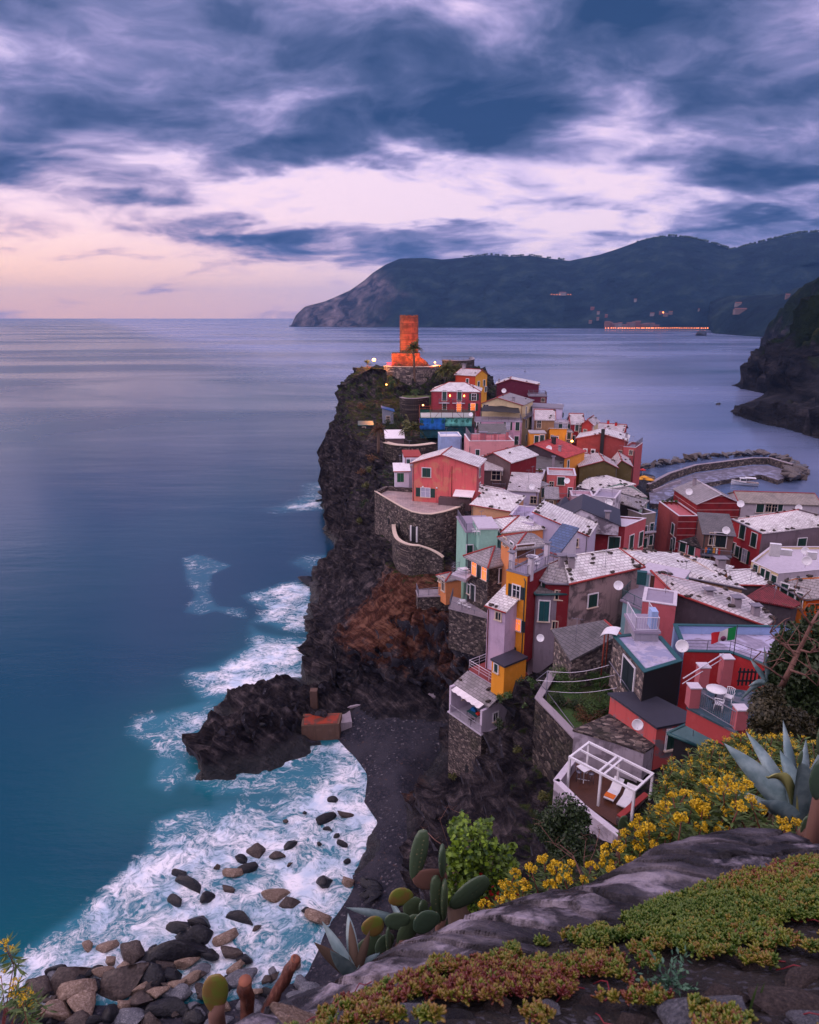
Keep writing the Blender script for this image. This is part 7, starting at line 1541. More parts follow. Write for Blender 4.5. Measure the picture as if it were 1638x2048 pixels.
for i in range(30):
    px = 1213 + i * 6.9 + r2.uniform(-2, 2); e = r2.uniform(0, 1); far_house(px, 656 - 4 * e, UZ(px, 657.6, 0).y + 12 + 60 * e, r2.uniform(12, 24), r2.uniform(6, 15), 'seafront resort house, %s from the left in the far town' % nth(i + 1), lit=False)
for i, (px, py, w) in enumerate([(1184, 619, 22), (1196, 628, 16), (1212, 634, 15), (1195, 640, 14), (1180, 646, 18), (1270, 603, 14), (1303, 631, 22), (1320, 628, 14), (1330, 632, 24), (1340, 628, 20)]): far_house(px, py, None, w, 8, 'pale villa on the slope above the far resort, %s from the left' % nth(i + 1), group='hillside villas above the far resort')
far_house(1124, 590, None, 42, 10, 'large pale hotel alone on the far mountainside with a row of lamps', fm[3], False, group=None)
far_house(1476, 627, None, 46, 13, 'long monastery building with a pink roof on the middle hill', fm[1], False, 14, None); far_house(1474, 612, None, 24, 8, 'small white house above the monastery', fm[3], group=None); far_house(1573, 597, None, 15, 9, 'lone square house high on the right of the middle hill', fm[1], False, group=None); far_house(1397, 622, None, 9, 6, 'tiny white house on the left flank of the middle hill', fm[3], group=None)
lm = glow('promenade lamp glow', (1, .26, .07), 6.); me = None
def far_lamp(px, py, Y, r, label, group):
    global me
    if me is None: mb = MB(); mb.lathe([(.001, -1), (.7, -.7), (1, 0), (.7, .7), (.001, 1)], 8); o = mb.build('street_lamp', lm, uv=False); me = o.data; bpy.data.objects.remove(o)
    o = bpy.data.objects.new('street_lamp', me); COL.objects.link(o); o.location = hill_at(px, py) + Vector((0, -6, 4)) if Y is None else UY(px, py, Y); o.scale = (r, r, r); finish(o, label, 'lamp', group)
for i in range(44): far_lamp(1212 + i * 4.75 + r2.uniform(-1, 1), 656 + r2.uniform(-.3, .3), 2540, r2.uniform(1.2, 1.9), 'orange promenade lamp in the glowing line along the far resort seafront', 'promenade lamps of the far resort')
far_lamp(1325, 627, None, 3.0, 'single bright orange lamp above the far resort', None)
for i in range(8): far_lamp(1102 + i * 5.5, 591, None, 1.2, 'small lamp in the row below the far mountain hotel', 'lamps of the mountain hotel')
# umbrella pines along the far skyline
mb = MB(); r3 = random.Random(9)
for seg, n in (((1275, 1470), 130), ((1475, 1638), 90), ((930, 1130), 60)):
    for i in range(n):
        px = r3.uniform(*seg); py = float(interp(RIDGE1, px)); base = UY(px, py + 1, 3560); j = int(np.argmin(abs(RG1[:, 0] / RG1[:, 1] - base.x / base.y))); b0 = Vector(RG1[j]); h = r3.uniform(1, 6)
        mb.tube([b0 - Vector((0, 0, 4)), b0 + Vector((0, 0, h))], 1.2, 4, sm=False); mb.lathe([(.001, -3), (r3.uniform(5, 9), -1), (5, 3), (.001, 5)], 6, M=Matrix.Translation(b0 + Vector((0, 0, h))))
o = mb.build('treeline', M['leafd'], uv=False); tag(o, 'row of umbrella pines along the far mountain skyline', 'trees', kind='stuff')
# ================================================================ planting on the headland
def leaves_np(pts, sizes, mats, name, parent=None, seed=0, narrow=.45, up=.6, dirs=None, fold=.12):
    """one leaf quad per point (numpy)"""
    r = np.random.RandomState(seed); P = np.asarray(pts, float); n = len(P); s = np.asarray(sizes, float).reshape(-1, 1)
    N = r.normal(size=(n, 3)); N[:, 2] += up; N /= np.linalg.norm(N, axis=1)[:, None]
    A = r.normal(size=(n, 3)) if dirs is None else np.asarray(dirs, float); A -= (A * N).sum(1)[:, None] * N * (1 if dirs is None else 0); A /= np.linalg.norm(A, axis=1)[:, None]; B = np.cross(N, A); B /= np.maximum(np.linalg.norm(B, axis=1)[:, None], 1e-6)
    base = P - (A * s if dirs is None else 0); tip = P + A * s * (1 if dirs is None else 2); mid = (base + tip) / 2
    V = np.stack([base, mid - B * s * narrow, tip, mid + B * s * narrow + N * s * fold], 1).reshape(-1, 3)
    me = bpy.data.meshes.new(name); me.vertices.add(4 * n); me.vertices.foreach_set('co', V.ravel().astype(np.float32)); me.loops.add(4 * n); me.loops.foreach_set('vertex_index', np.arange(4 * n, dtype=np.int32)); me.polygons.add(n); me.polygons.foreach_set('loop_start', np.arange(0, 4 * n, 4, dtype=np.int32)); me.update(calc_edges=True)
    me.materials.append(mats); o = bpy.data.objects.new(name, me); COL.objects.link(o)
    if parent is not None: o.parent = parent
    return o
def clumps(r, n, rad, k=9, flat=.8, spread=1.):
    """points in k overlapping lobes with gaps between"""
    c = r.normal(size=(k, 3)); c /= np.linalg.norm(c, axis=1)[:, None]; c *= (r.rand(k, 1) ** .5) * rad * .72 * spread; c[:, 2] = c[:, 2] * flat + rad * .3
    i = r.randint(0, k, n); d = r.normal(size=(n, 3)); d /= np.linalg.norm(d, axis=1)[:, None]; q = rad * (.28 + .25 * r.rand(k))[i, None]
    return c[i] + d * q * (r.rand(n, 1) ** .45) * [1, 1, flat]
def shrub(p, rad, label, m='leafd', n=700, ls=.12, group=None, flat=.8, k=9, name='shrub', cat='shrub', seed=None, trunk=.35):
    HN[0] += 1; seed = seed or HN[0]; r = np.random.RandomState(seed); t = empty(name, p); finish(t, label, cat, group)
    pts = clumps(r, n, rad, k, flat); leaves_np(pts, ls * (.6 + .8 * r.rand(n)), M[m] if isinstance(m, str) else m, 'foliage', t, seed)
    mb = MB()
    for i in range(5): a = r.rand() * 6.28; mb.tube([(0, 0, -.3 * rad), (.25 * rad * math.cos(a), .25 * rad * math.sin(a), .2 * rad), (.55 * rad * math.cos(a + .3), .55 * rad * math.sin(a + .3), .55 * rad)], [.05 * rad, .035 * rad, .012 * rad], 5)
    mb.build('stems', M['bark'], t, uv=False); return t
def palm(p, h, cr, label, m='leafo', n=26, lean=.0, trunk=.22, dead=0, fan=False):
    HN[0] += 1; r = random.Random(HN[0]); t = empty('palm_tree', p); finish(t, label, 'palm', 'palms on the castle hill')
    mb = MB(); mb.tube([(lean * h * (i / 6) ** 2, 0, h * i / 6) for i in range(7)], [trunk * (1.25 - .25 * i / 6) for i in range(7)], 8); mb.build('trunk', M['bark'], t, uv=False)
    pts, dr, sz = [], [], []
    for i in range(n):
        a = 2 * math.pi * i / n * 2.4; el = r.uniform(-.35, 1.3) if not fan else r.uniform(-.9, 1.2); L = cr * r.uniform(.8, 1.1)
        for j in range(1, 15):
            u = j / 14; x = L * u; z = L * (math.sin(el) * u - .75 * u * u * math.cos(el)); q = Vector((lean * h + x * math.cos(el) * math.cos(a), x * math.cos(el) * math.sin(a), h + z)); side = Vector((-math.sin(a), math.cos(a), -.35)); fw = Vector((math.cos(a), math.sin(a), .2))
            for s_ in (-1, 1): pts.append(q); dr.append(side * s_ + fw * .6); sz.append(cr * .14 * (1.1 - .6 * u))
    leaves_np(pts, sz, M[m], 'crown', t, HN[0], narrow=.26, dirs=dr, fold=.02); return t
palm(UY(829, 768, 202) - Vector((0, 0, 1)), 11.2, 3.6, 'tall date palm rising in front of the floodlit watchtower', 'leafo', 30, -.03, .28)
palm(UY(757, 905, 150), 5.2, 2.4, 'shaggy brown fan palm left of the tarpaulin shed', 'leafr', 30, 0, .3, fan=True)
palm(UY(823, 872, 162), 1.6, 4.6, 'short fan of palm fronds above the white sheds', 'leafo', 24)
for i, (px, py, Y, c) in enumerate([(896, 748, 200, 3.6), (908, 752, 199, 3.2), (884, 755, 200, 2.8), (919, 750, 201, 2.6)]): palm(UY(px, py, Y), 1.5, c, 'bushy green palm beside the castle terrace, %s of four' % ('tallest', 'second', 'leftmost', 'rightmost')[i], 'leafo', 26)
SH = [ # px, py, Y, radius, material, leaves
 (722, 744, 206, 2.2, 'leafo'), (738, 736, 207, 1.8, 'leafr'), (790, 733, 205, 1.0, 'leafr'), (800, 731, 205, 1.0, 'leafo'), (852, 731, 206, 1.2, 'leafr'), (735, 725, 208, 1.3, 'leafd'), (703, 760, 203, 2., 'leafd'), (690, 778, 201, 2.0, 'leafo'), (688, 800, 199, 2.2, 'leafd'), (682, 818, 197, 2., 'leafd'), (694, 830, 192, 1.8, 'leafo'), (668, 855, 195, 2., 'leafd'), (664, 878, 194, 1.8, 'leafo'), (680, 868, 190, 2.2, 'leafd'), (695, 890, 183, 1.6, 'leafo'), (676, 900, 190, 1.4, 'leafd'),
 (785, 762, 197, 1.8, 'leafg'), (778, 775, 195, 1.6, 'leafd'), (830, 785, 190, 1.7, 'leafg'), (800, 785, 192, 1.2, 'leafd'), (760, 790, 195, 1.6, 'leafd'), (745, 810, 190, 2., 'leafd'), (735, 835, 186, 1.6, 'leafd'), (720, 815, 190, 1.8, 'leafr'), (716, 872, 172, 1.0, 'leafo'), (722, 868, 170, .9, 'leafo'), (705, 905, 172, 1.6, 'leafd'), (700, 930, 165, 1.5, 'leafo'), (800, 850, 178, 2.6, 'leafd'), (795, 830, 180, 2.2, 'leafd'), (812, 862, 172, 1.6, 'leafd'), (775, 845, 178, 1.4, 'leafd'),
 (745, 925, 146, 1.6, 'leafr'), (740, 950, 142, 1.4, 'leafo'), (733, 975, 138, 1.3, 'leafo'), (728, 1000, 133, 1.4, 'leafd'), (722, 1030, 128, 1.2, 'leafo'), (725, 945, 146, 1.5, 'leafr'), (775, 930, 136, 2., 'leafd'), (790, 945, 132, 1.5, 'leafd'),
 (783, 985, 112, 1.3, 'leafg'), (795, 975, 113, 1.5, 'leafo'), (808, 985, 112, 1.2, 'leafg'), (800, 995, 109, 1.1, 'leafd'), (786, 965, 118, 1., 'leafg'), (815, 965, 114, .9, 'leafg'),
 (835, 1105, 100, 1.0, 'leafo'), (860, 1112, 97, 1.1, 'leafd'), (880, 1125, 93, 1., 'leafd'), (845, 1135, 96, 1.0, 'leafo'), (820, 1125, 100, .8, 'leafd'), (870, 1165, 88, .7, 'leafo'),
]
adj = ('low', 'dense', 'wispy', 'rounded', 'windblown'); mc = {'leafd': 'dark green', 'leafo': 'olive', 'leafg': 'bright green', 'leafr': 'rusty brown'}
for i, (px, py, Y, rad, m) in enumerate(SH):
    nm = 'castle terrace rim' if Y > 200 else 'castle cliff face' if px < 712 and py > 740 else 'gardens under the castle' if Y > 165 else 'cliff edge left of the coral house' if px < 760 else 'garden beside the coral house' if Y > 108 else 'slope below the bastion'
    p = UY(px, py, Y); z = gz(p.x, p.y)
    if 155 > Y and z > 5: p.z = z
    shrub(p - Vector((0, 0, rad * .3)), rad, '%s %s shrub on the %s, %s going down' % (adj[i % 5], mc[m], nm, nth(i + 1)), m, 420 if rad > 1.5 else 300, .16, 'shrubs of the headland')
# shrubs on the cliff right of the cove
CL = [(1005, 1372, 59, .8, 'leafg'), (1022, 1392, 58, .7, 'leafd'), (1040, 1352, 60, .7, 'leafo'), (1000, 1440, 57, .8, 'leafd'), (1015, 1455, 56, .6, 'leafg'), (1040, 1425, 56, .8, 'leafd'), (1060, 1450, 54, .7, 'leafg'), (1050, 1478, 52, .6, 'leafg'), (1035, 1500, 51, .5, 'leafo'), (1090, 1560, 43, .6, 'leafo'), (1080, 1600, 41, .5, 'leafd'), (960, 1530, 58, .6, 'leafo'), (905, 1530, 62, .5, 'leafo'), (1110, 1610, 38, .4, 'leafo')]
for i, (px, py, Y, rad, m) in enumerate(CL):
    p = UY(px, py, Y); p.z = max(gz(p.x, p.y), p.z - 1.5) ; shrub(p, rad, '%s %s shrub rooted in the dark cliff right of the cove, %s going down' % (adj[i % 5], mc[m], nth(i + 1)), m, 350, .09, 'shrubs of the right hand cliff')
shrub(UY(1134, 1690, 30), 2.0, 'large rounded dark evergreen bush under the deck wall', 'leafd', 9000, .11, None, 1.0, 18)
# garden of clipped bushes
z = 20.0
GP = [UZ(a, b, z) for a, b in ((1072, 1404), (1150, 1492), (1230, 1440), (1245, 1370), (1215, 1318), (1120, 1330))]
mb = MB(); mb.poly([p for p in GP], 12, z); o = mb.build('garden_lawn', M['grass']); tag(o, 'small sloping garden lawn between the stone shed and the rubble roof', 'lawn')
ring_wall('tall dark stone retaining wall under the little garden', [UZ(a, b, z) for a, b in ((1100, 1355), (1086, 1380), (1070, 1408), (1108, 1448), (1150, 1494), (1162, 1500))], 8, 20.5, .5, M['stone2'], M['conc'])
for i, (px, py, s_, m) in enumerate([(1134, 1375, 1.15, 'leafg'), (1205, 1382, 1.1, 'leafg'), (1195, 1428, 1.2, 'leafg'), (1150, 1415, .8, 'leafd'), (1175, 1440, .8, 'leafr'), (1122, 1412, .7, 'leafd'), (1150, 1335, 1.0, 'leafd'), (1190, 1325, 1.1, 'leafr'), (1215, 1340, .9, 'leafd'), (1165, 1350, .8, 'leafr')]):
    p = UZ(px, py, z); t = shrub(p + Vector((0, 0, .3 if i < 2 else 0)), s_ * 1.6, ('umbrella clipped bright green bush in the little garden, %s' % ('left one', 'right one', 'lower one')[i]) if i < 3 else '%s %s garden bush %s' % (adj[i % 5], mc[m], ('behind the lawn', 'beside the lower clipped bush', 'by the left wall', 'under the slate shed', 'behind the clipped bushes', 'against the flat roofed house', 'in the middle of the back row')[i - 3]), m, 4200 if i < 3 else 1800, .06, 'garden bushes', .62 if i < 3 else .8, 12)
def line_poles():
    A = [UZ(1095, 1388, 20.5), UZ(1070, 1376, 20.5)]; t = empty('clothes_line', UZ(1095, 1400, 20.5)); finish(t, 'pale clothes lines strung on thin poles across the little garden', 'clothes line', None); O = UZ(1095, 1400, 20.5)
    ends = [((1095, 1342), (1218, 1330)), ((1072, 1360), (1230, 1350)), ((1094, 1382), (1250, 1372))]; mb = MB()
    for (a, b), (c, d) in ends:
        p, q = UY(a, b, 49) - O, UY(c, d, 46.5) - O; pts = [p.lerp(q, i / 10) - Vector((0, 0, .35 * math.sin(math.pi * i / 10))) for i in range(11)]; mb.tube(pts, .022, 4)
    mb.build('wires', M['railw'], t, uv=False); mb = MB(); p = UY(1095, 1342, 49) - O; mb.tube([p, Vector((p.x, p.y, p.z - 6))], .05, 5); q = UY(1072, 1360, 49) - O; r_ = UY(1094, 1382, 49) - O; mb.tube([p, q, r_, UY(1096, 1386, 49) - O, UY(1148, 1455, 42.5) - O], .03, 4); mb.tube([UY(1218, 1322, 46.5) - O, UY(1262, 1386, 44) - O], .04, 4); mb.build('poles', M['rail'], t, uv=False)
line_poles()
# ---------------------------------------------------------------- deck with the pergola
def deck():
    z = 19.8; f = [(1134, 1578), (1160, 1604), (1232, 1650), (1290, 1610), (1262, 1575), (1150, 1525)]; P = [UZ(a, b, z) for a, b in f]; O = P[0].copy(); O.z = z - 4; t = empty('deck_terrace', O); finish(t, 'wooden deck terrace with a white parapet below the rubble roof', 'terrace', None)
    mb = MB(); mb.poly([p - O for p in P], 0, 3.9); mb.build('deck_base', M['conc'], t); mb = MB(); mb.poly([p - O for p in P], 3.903, 4.0); mb.build('wooden_floor', M['wood'], t)
    W = [UZ(a, b, z + .9) - O for a, b in ((1144, 1516), (1108, 1562), (1165, 1618), (1236, 1674))]; th = .3; mb = MB(); cp = MB()
    for a, b in zip(W, W[1:]):
        d = (b - a).normalized(); n = Vector((-d.y, d.x, 0)) * th; mb.poly([a, b, b + n, a + n], -3, z + .9 - O.z); cp.poly([a - n * .2, b - n * .2, b + n * 1.2, a + n * 1.2], z + .903 - O.z, z + .98 - O.z)
    mb.build('parapet_wall', flaky((186, 176, 192), (118, 110, 122)), t); cp.build('coping', M['offwhite'], t)
    a, b = UZ(1232, 1648, z) - O, UZ(1286, 1602, z) - O; d = (b - a).normalized(); n = Vector((-d.y, d.x, 0)) * -.3; mb = MB(); mb.poly([a + n, b + n, b, a], 0, 4.6); mb.build('red_edged_wall', M['stone3'], t); mb = MB(); mb.poly([a + n * 1.2, b + n * 1.2, b, a], 4.603, 4.7); mb.build('red_coping', M['redtrim'], t)
    # pergola
    q = [UZ(1135, 1577, z), UZ(1188, 1606, z), UZ(1258, 1646, z)]; U = (q[2] - q[0]).normalized(); Lp = (q[2] - q[0]).length * 1.03; V = Vector((-U.y, U.x, 0)); rz = math.atan2(U.y, U.x); pt = empty('pergola', q[0], rz); finish(pt, 'white metal pergola frame standing on the wooden deck', 'pergola', None); H = 2.35; Dp = 2.3; s_ = .07
    for x in (0, Lp / 2, Lp):
        for y in (0, Dp): mb = MB(); mb.box(x - s_, x + s_, y - s_, y + s_, 0, H); mb.build('post', M['pvc'], pt)
    mb = MB()
    for y in (0, Dp, Dp * .5): mb.box(-s_, Lp + s_, y - s_ * (1 if y != Dp * .5 else .6), y + s_ * (1 if y != Dp * .5 else .6), H + .003, H + .14)
    mb.build('long_beam', M['pvc'], pt); mb = MB()
    for x in (0, Lp * .46, Lp * .54, Lp): mb.box(x - s_, x + s_, s_ + .01, Dp - s_ - .01, H + .01, H + .12)
    mb.build('cross_beam', M['pvc'], pt)
    table('square white cafe table under the pergola', UZ(1167, 1560, z), .5, .75, .75, 1.0, 'pvc', 'pvc')
    for i, (a, b, rz_) in enumerate(((1157, 1562, 1.3), (1181, 1566, -1.4))):
        c = empty('bar_stool', UZ(a, b, z), rz_); finish(c, 'grey metal stool on the %s of the pergola table' % ('left', 'right')[i], 'stool', 'stools at the pergola table'); mb = MB(); mb.lathe([(.001, .72), (.19, .72), (.19, .76), (.001, .76)], 12); mb.build('seat', M['rail'], c); mb = MB()
        for k in range(4): an = k * 1.57 + .78; mb.tube([(.12 * math.cos(an), .12 * math.sin(an), .72), (.22 * math.cos(an), .22 * math.sin(an), 0)], .018, 4)
        mb.build('legs', M['rail'], c, uv=False); mb = MB(); mb.tube([(-.16, .17, .74), (-.15, .2, 1.0), (.15, .2, 1.0), (.16, .17, .74)], .018, 4); mb.build('backrest', M['rail'], c, uv=False)
    for i, (a, b) in enumerate(((1226, 1592), (1252, 1606))):
        c = empty('sun_lounger', UZ(a, b, z), R(-38)); finish(c, 'white sun lounger with %s on the deck' % ('an orange towel', 'no towel')[i], 'sun lounger', 'sun loungers on the deck')
        mb = MB(); mb.add([(-.33, -.85, .32), (.33, -.85, .32), (.33, .25, .34), (-.33, .25, .34), (-.33, .95, .85), (.33, .95, .85)], [(0, 1, 2, 3), (3, 2, 5, 4)]); mb.add([(-.33, -.85, .26), (.33, -.85, .26), (.33, .25, .28), (-.33, .25, .28), (-.33, .95, .79), (.33, .95, .79)], [(3, 2, 1, 0), (4, 5, 2, 3)]); mb.build('bed', M['pvc'], c)
        for x in (-.28, .28):
            for y in (-.7, .3): mb = MB(); mb.tube([(x, y, .3), (x, y, 0)], .025, 5); mb.build('leg', M['rail'], c, uv=False)
        if i == 0: mb = MB(); mb.box(-.34, .3, -.75, -.3, .345, .375); o = mb.build('towel', M['orange']); o.location = c.location; o.rotation_euler = c.rotation_euler; finish(o, 'bright orange towel lying on the first sun lounger', 'towel', None)
deck()
# ---------------------------------------------------------------- red terrace with the round table
def red_terrace():
    z = 28.3; t = terrace('coral walled terrace with a grey floor and metal railings above the flowers', [(1375, 1414, z), (1470, 1462, z), (1530, 1430, z), (1530, 1388, z), (1402, 1368, z)], 1.2, plaster((170, 70, 72), .3), puddled('wet teal floor', (96, 100, 116), (60, 80, 90)), None)
    O = Vector(t.location); P = [UZ(a, b, z) - O for a, b in ((1378, 1413), (1470, 1459), (1500, 1440), (1402, 1370), (1440, 1371))]
    rail_mesh([P[0] + Vector((.4, 0, 0)), P[1]], 1.05, .12, 'rail', parent=t); rail_mesh([P[1] + Vector((.5, 0, 0)), P[2] + Vector((.4, 0, 0))], 1.05, .12, 'rail', parent=t)
    for i, (p, h) in enumerate(((P[0] + Vector((.2, .1, 0)), 1.25), (P[3], 1.3), (P[4] + Vector((.3, .2, 0)), 1.8), (P[1] + Vector((.25, .2, 0)), 1.2))): mb = MB(); mb.box(p.x - .3, p.x + .3, p.y - .3, p.y + .3, p.z, p.z + h); q = mb.build('pillar', M['pinkst'], t); mb = MB(); mb.box(p.x - .34, p.x + .34, p.y - .34, p.y + .34, p.z + h + .003, p.z + h + .07); mb.build('pillar_cap', M['offwhite'], q)
    mb = MB(); a, b = P[3] + Vector((-1.5, -.8, .9)), P[4] + Vector((.1, .3, 2.0)); mb.tube([a, b], .04, 5); mb.tube([a - Vector((0, 0, .35)), b - Vector((0, 0, .35))], .03, 5); mb.build('stair_handrail', M['railw'], t, uv=False)
    f = empty('picket_fence', O + P[4] + Vector((1.0, -.1, 0))); finish(f, 'dark wooden picket fence at the back of the coral terrace', 'fence', None); mb = MB()
    for i in range(15): mb.box(i * .24, i * .24 + .1, 0, .03, .05, 1.25 - .03 * i)
    mb.build('pickets', M['soot_shade'], f); mb = MB(); mb.box(-.05, 3.5, .033, .07, .9, 1.0); mb.box(-.05, 3.5, .033, .07, .3, .4); mb.build('rails', M['soot_shade'], f)
    table('round white table on the coral walled terrace', UZ(1430, 1402, z), 0, 1.15, 1.15, .8, 'pvc', 'dark', True)
    chair('white folding chair behind the round table on the coral terrace', UZ(1456, 1406, z), -.7); chair('white chair lying low in front of the round table on the coral terrace', UZ(1436, 1420, z), 2.6)
    polyhouse('small lean-to with teal painted beams under the coral terrace', [(1350, 1468, 24.6), (1400, 1490, 24.4), (1440, 1470, 24.8), (1393, 1446, 25)], 2.6, M['soot_shade'], plaster((90, 120, 124), .4), trim='teal', trimedges=(0, 3))
    polyhouse('coral house front below the blue parapet terrace', [(1380, 1352, 23.6), (1490, 1352, 23.6), (1500, 1325, 23.6), (1375, 1325, 23.6)], 6, plaster((172, 44, 50), .3), M['wet2'], flat=True, trim=None, ov=.5)
red_terrace()
# ================================================================ the viewer's own ledge: soil, rock, succulents, cactus, spurge
NL0 = [(470, 2110, 1.62), (560, 2062, 1.72), (700, 1992, 1.80), (830, 1942, 1.88), (1000, 1906, 1.96), (1110, 1892, 2.02), (1250, 1852, 2.15), (1380, 1800, 2.3), (1500, 1762, 2.45), (1638, 1722, 2.6), (1760, 1690, 2.75)]
NL1 = [(440, 2070, 1.95), (545, 2020, 2.1), (620, 1985, 2.2), (700, 1941, 2.3), (760, 1905, 2.36), (830, 1870, 2.42), (900, 1846, 2.48), (1000, 1815, 2.55), (1100, 1790, 2.6), (1180, 1768, 2.68), (1260, 1728, 2.78), (1330, 1690, 2.9), (1400, 1669, 3.0), (1480, 1660, 3.08), (1560, 1672, 3.1), (1610, 1690, 3.1), (1680, 1722, 3.1), (1780, 1760, 3.1)]
def m_soil(g, b, out):
    P = GEO(g); n = g.noise(P, 9., 6, .7); n2 = g.noise(P, 60., 4)
    v = g.node('ShaderNodeTexVoronoi', {'Vector': P, 'Scale': 60.}); c = g.node('ShaderNodeSeparateXYZ', {0: v.outputs['Color']}).outputs[0]
    col = g.ramp(n, [(.3, (.005, .004, .005)), (.6, (.020, .013, .012)), (.8, (.05, .035, .03))]); col = g.mix(g.mr(c, .86, .9), col, (.05, .048, .065))
    g.put(b.inputs['Base Color'], col); b.inputs['Roughness'].default_value = .9; g.put(b.inputs['Normal'], g.bump(g.m('ADD', n, g.m('ADD', g.m('MULTIPLY', n2, .3), g.m('MULTIPLY', v.outputs['Distance'], -.8))), .9, .03))
def m_outcrop(g, b, out):
    P = GEO(g); q = g.node('ShaderNodeCombineXYZ', {0: g.vm('DOT_PRODUCT', P, (.9, -.25, .1)), 1: g.m('MULTIPLY', g.vm('DOT_PRODUCT', P, (.2, .8, .6)), 3.2), 2: g.vm('DOT_PRODUCT', P, (0, .6, .9))}).outputs[0]
    s1 = g.noise(q, 2.2, 8, .62, .5); s2 = g.noise(P, 3.0, 7, .65); s3 = g.noise(P, 1.1, 3)
    col = g.ramp(s1, [(.36, (.003, .003, .006)), (.48, (.022, .020, .028)), (.57, (.065, .058, .074)), (.68, (.17, .15, .175))])
    col = g.mix(g.m('MULTIPLY', g.mr(s2, .48, .62), g.mr(s3, .38, .54)), col, (.34, .30, .36)); col = g.mix(g.m('MULTIPLY', g.mr(s3, .55, .7), .3), col, (.12, .06, .045))
    col = g.mix(g.mr(s2, .42, .32), col, (.018, .018, .028))
    g.put(b.inputs['Base Color'], col); g.put(b.inputs['Roughness'], g.mr(s1, .3, .7, .42, .7)); b.inputs['Specular IOR Level'].default_value = .3
    g.put(b.inputs['Normal'], g.bump(g.m('ADD', s1, g.m('MULTIPLY', s2, .8)), 1., .10))
def near():
    G = [UY(*p) for p in NL0]; C = [UY(*p) for p in NL1]
    bot = [UY(a, 2110, 1.2) for a in (400, 700, 1000, 1300, 1640, 1900)]; bk = [Vector((x, .3, 48.9)) for x in (-1.5, -.5, .5, 1.5, 3, 4)]
    gpts = []
    for L in (G, bot): 
        for a, b in zip(L, L[1:]): gpts += [a.lerp(b, k / 6) for k in range(6)]
    lf = [Vector((q.x - .16, q.y, q.z - 1.6)) for q in [UY(400, 2110, 1.2), G[0], C[0]]]; left = lf + [Vector((-1.6, y, 47.6 - (y - .5) * 2.4)) for y in (.3, 1, 1.6, 2.2, 3)]
    bh = [c + Vector((.0, .35, -.75)) for c in C] + [c + Vector((.05, 1.4, -2.6)) for c in C[:8]] + [c + Vector((.05, 1.4, -1.7)) for c in C[8:]]
    rt = [Vector((4.2, y, 48.6 - .35 * y)) for y in (.3, 1, 2, 3, 4, 5)]
    xs = np.arange(-1.55, 4.1, .022); ys = np.arange(.35, 4.6, .022); X, Y = np.meshgrid(xs, ys)
    base = sample_tri(gpts + bk + left + bh + rt, X, Y); base = np.where(np.isnan(base), 38., base); base = blur(base, 6)
    n = fbm(X * 3.2, Y * 3.2, 0, 5, 3) * .05 + fbm(X * 14, Y * 14, 0, 3, 4) * .012
    o = grid_mesh('hillside', np.stack([X, Y, base + n], -1), mat('stony soil', m_soil)); tag(o, kind='structure')
    # slate outcrop: a layered hump between the soil edge and the crest
    F0 = [g_ + Vector((0, -.10, -.12)) for g_ in G]; mid = []
    for c in C:
        j = min(range(len(G)), key=lambda k: abs(G[k].x / G[k].y - c.x / c.y)); mid.append(G[j].lerp(c, .5) + Vector((0, 0, .035)))
    rp = []
    for L in (F0, G, mid, C): 
        for a, b in zip(L, L[1:]): rp += [a.lerp(b, k / 4) for k in range(4)] + [b]
    B1 = [c + Vector((.02, .10, -.10)) for c in C]; B2 = [c + Vector((.05, .22, -.8)) for c in C]
    for L in (B1, B2):
        for a, b in zip(L, L[1:]): rp += [a.lerp(b, k / 4) for k in range(4)] + [b]
    xs = np.arange(-1.3, 3.3, .011); ys = np.arange(1.4, 3.5, .011); X, Y = np.meshgrid(xs, ys); Z = sample_tri(rp, X, Y); bad = np.isnan(Z); Z = np.where(bad, 45.2, Z)
    Z = np.where(bad, Z, blur(Z, 2)); u = .9 * X - .25 * Y; v = (.2 * X + .8 * Y + .6 * Z)
    lay = fbm(u * 1.3, v * 5.5, 0, 5, 8, True); lump = fbm(X * 1.6, Y * 2.4, 0, 4, 9); fine = fbm(u * 6, v * 16, 0, 4, 10, True); st = np.floor(v * 9 + fbm(u * 1.2, v * 2, 0, 3, 12) * 2.5) / 9
    step = (v * 9 + fbm(u * 1.2, v * 2, 0, 3, 12) * 2.5) % 1; Z = Z + (.028 * lay + .045 * lump + .014 * fine - .034 * sstep(.7, 1, step)) * ~bad
    o = grid_mesh('slate_outcrop', np.stack([X, Y, Z], -1), mat('slate outcrop', m_outcrop)); tag(o, 'long smooth grey slate outcrop along the edge of the foreground ledge', 'rock')
    def hz(x, y):
        i = min(max(int((x + 1.55) / .022), 0), base.shape[1] - 1); j = min(max(int((y - .35) / .022), 0), base.shape[0] - 1); return float(base[j, i] + n[j, i])
    return hz
hz = near()
def on_ground(px, py):
    """where the sight line meets the near soil"""
    d = Vector(ray(px, py)); t = .8
    for _ in range(400):
        p = Vector((0, 0, CAMZ)) + d * t
        if p.z <= hz(p.x, p.y): break
        t += .01
    return p
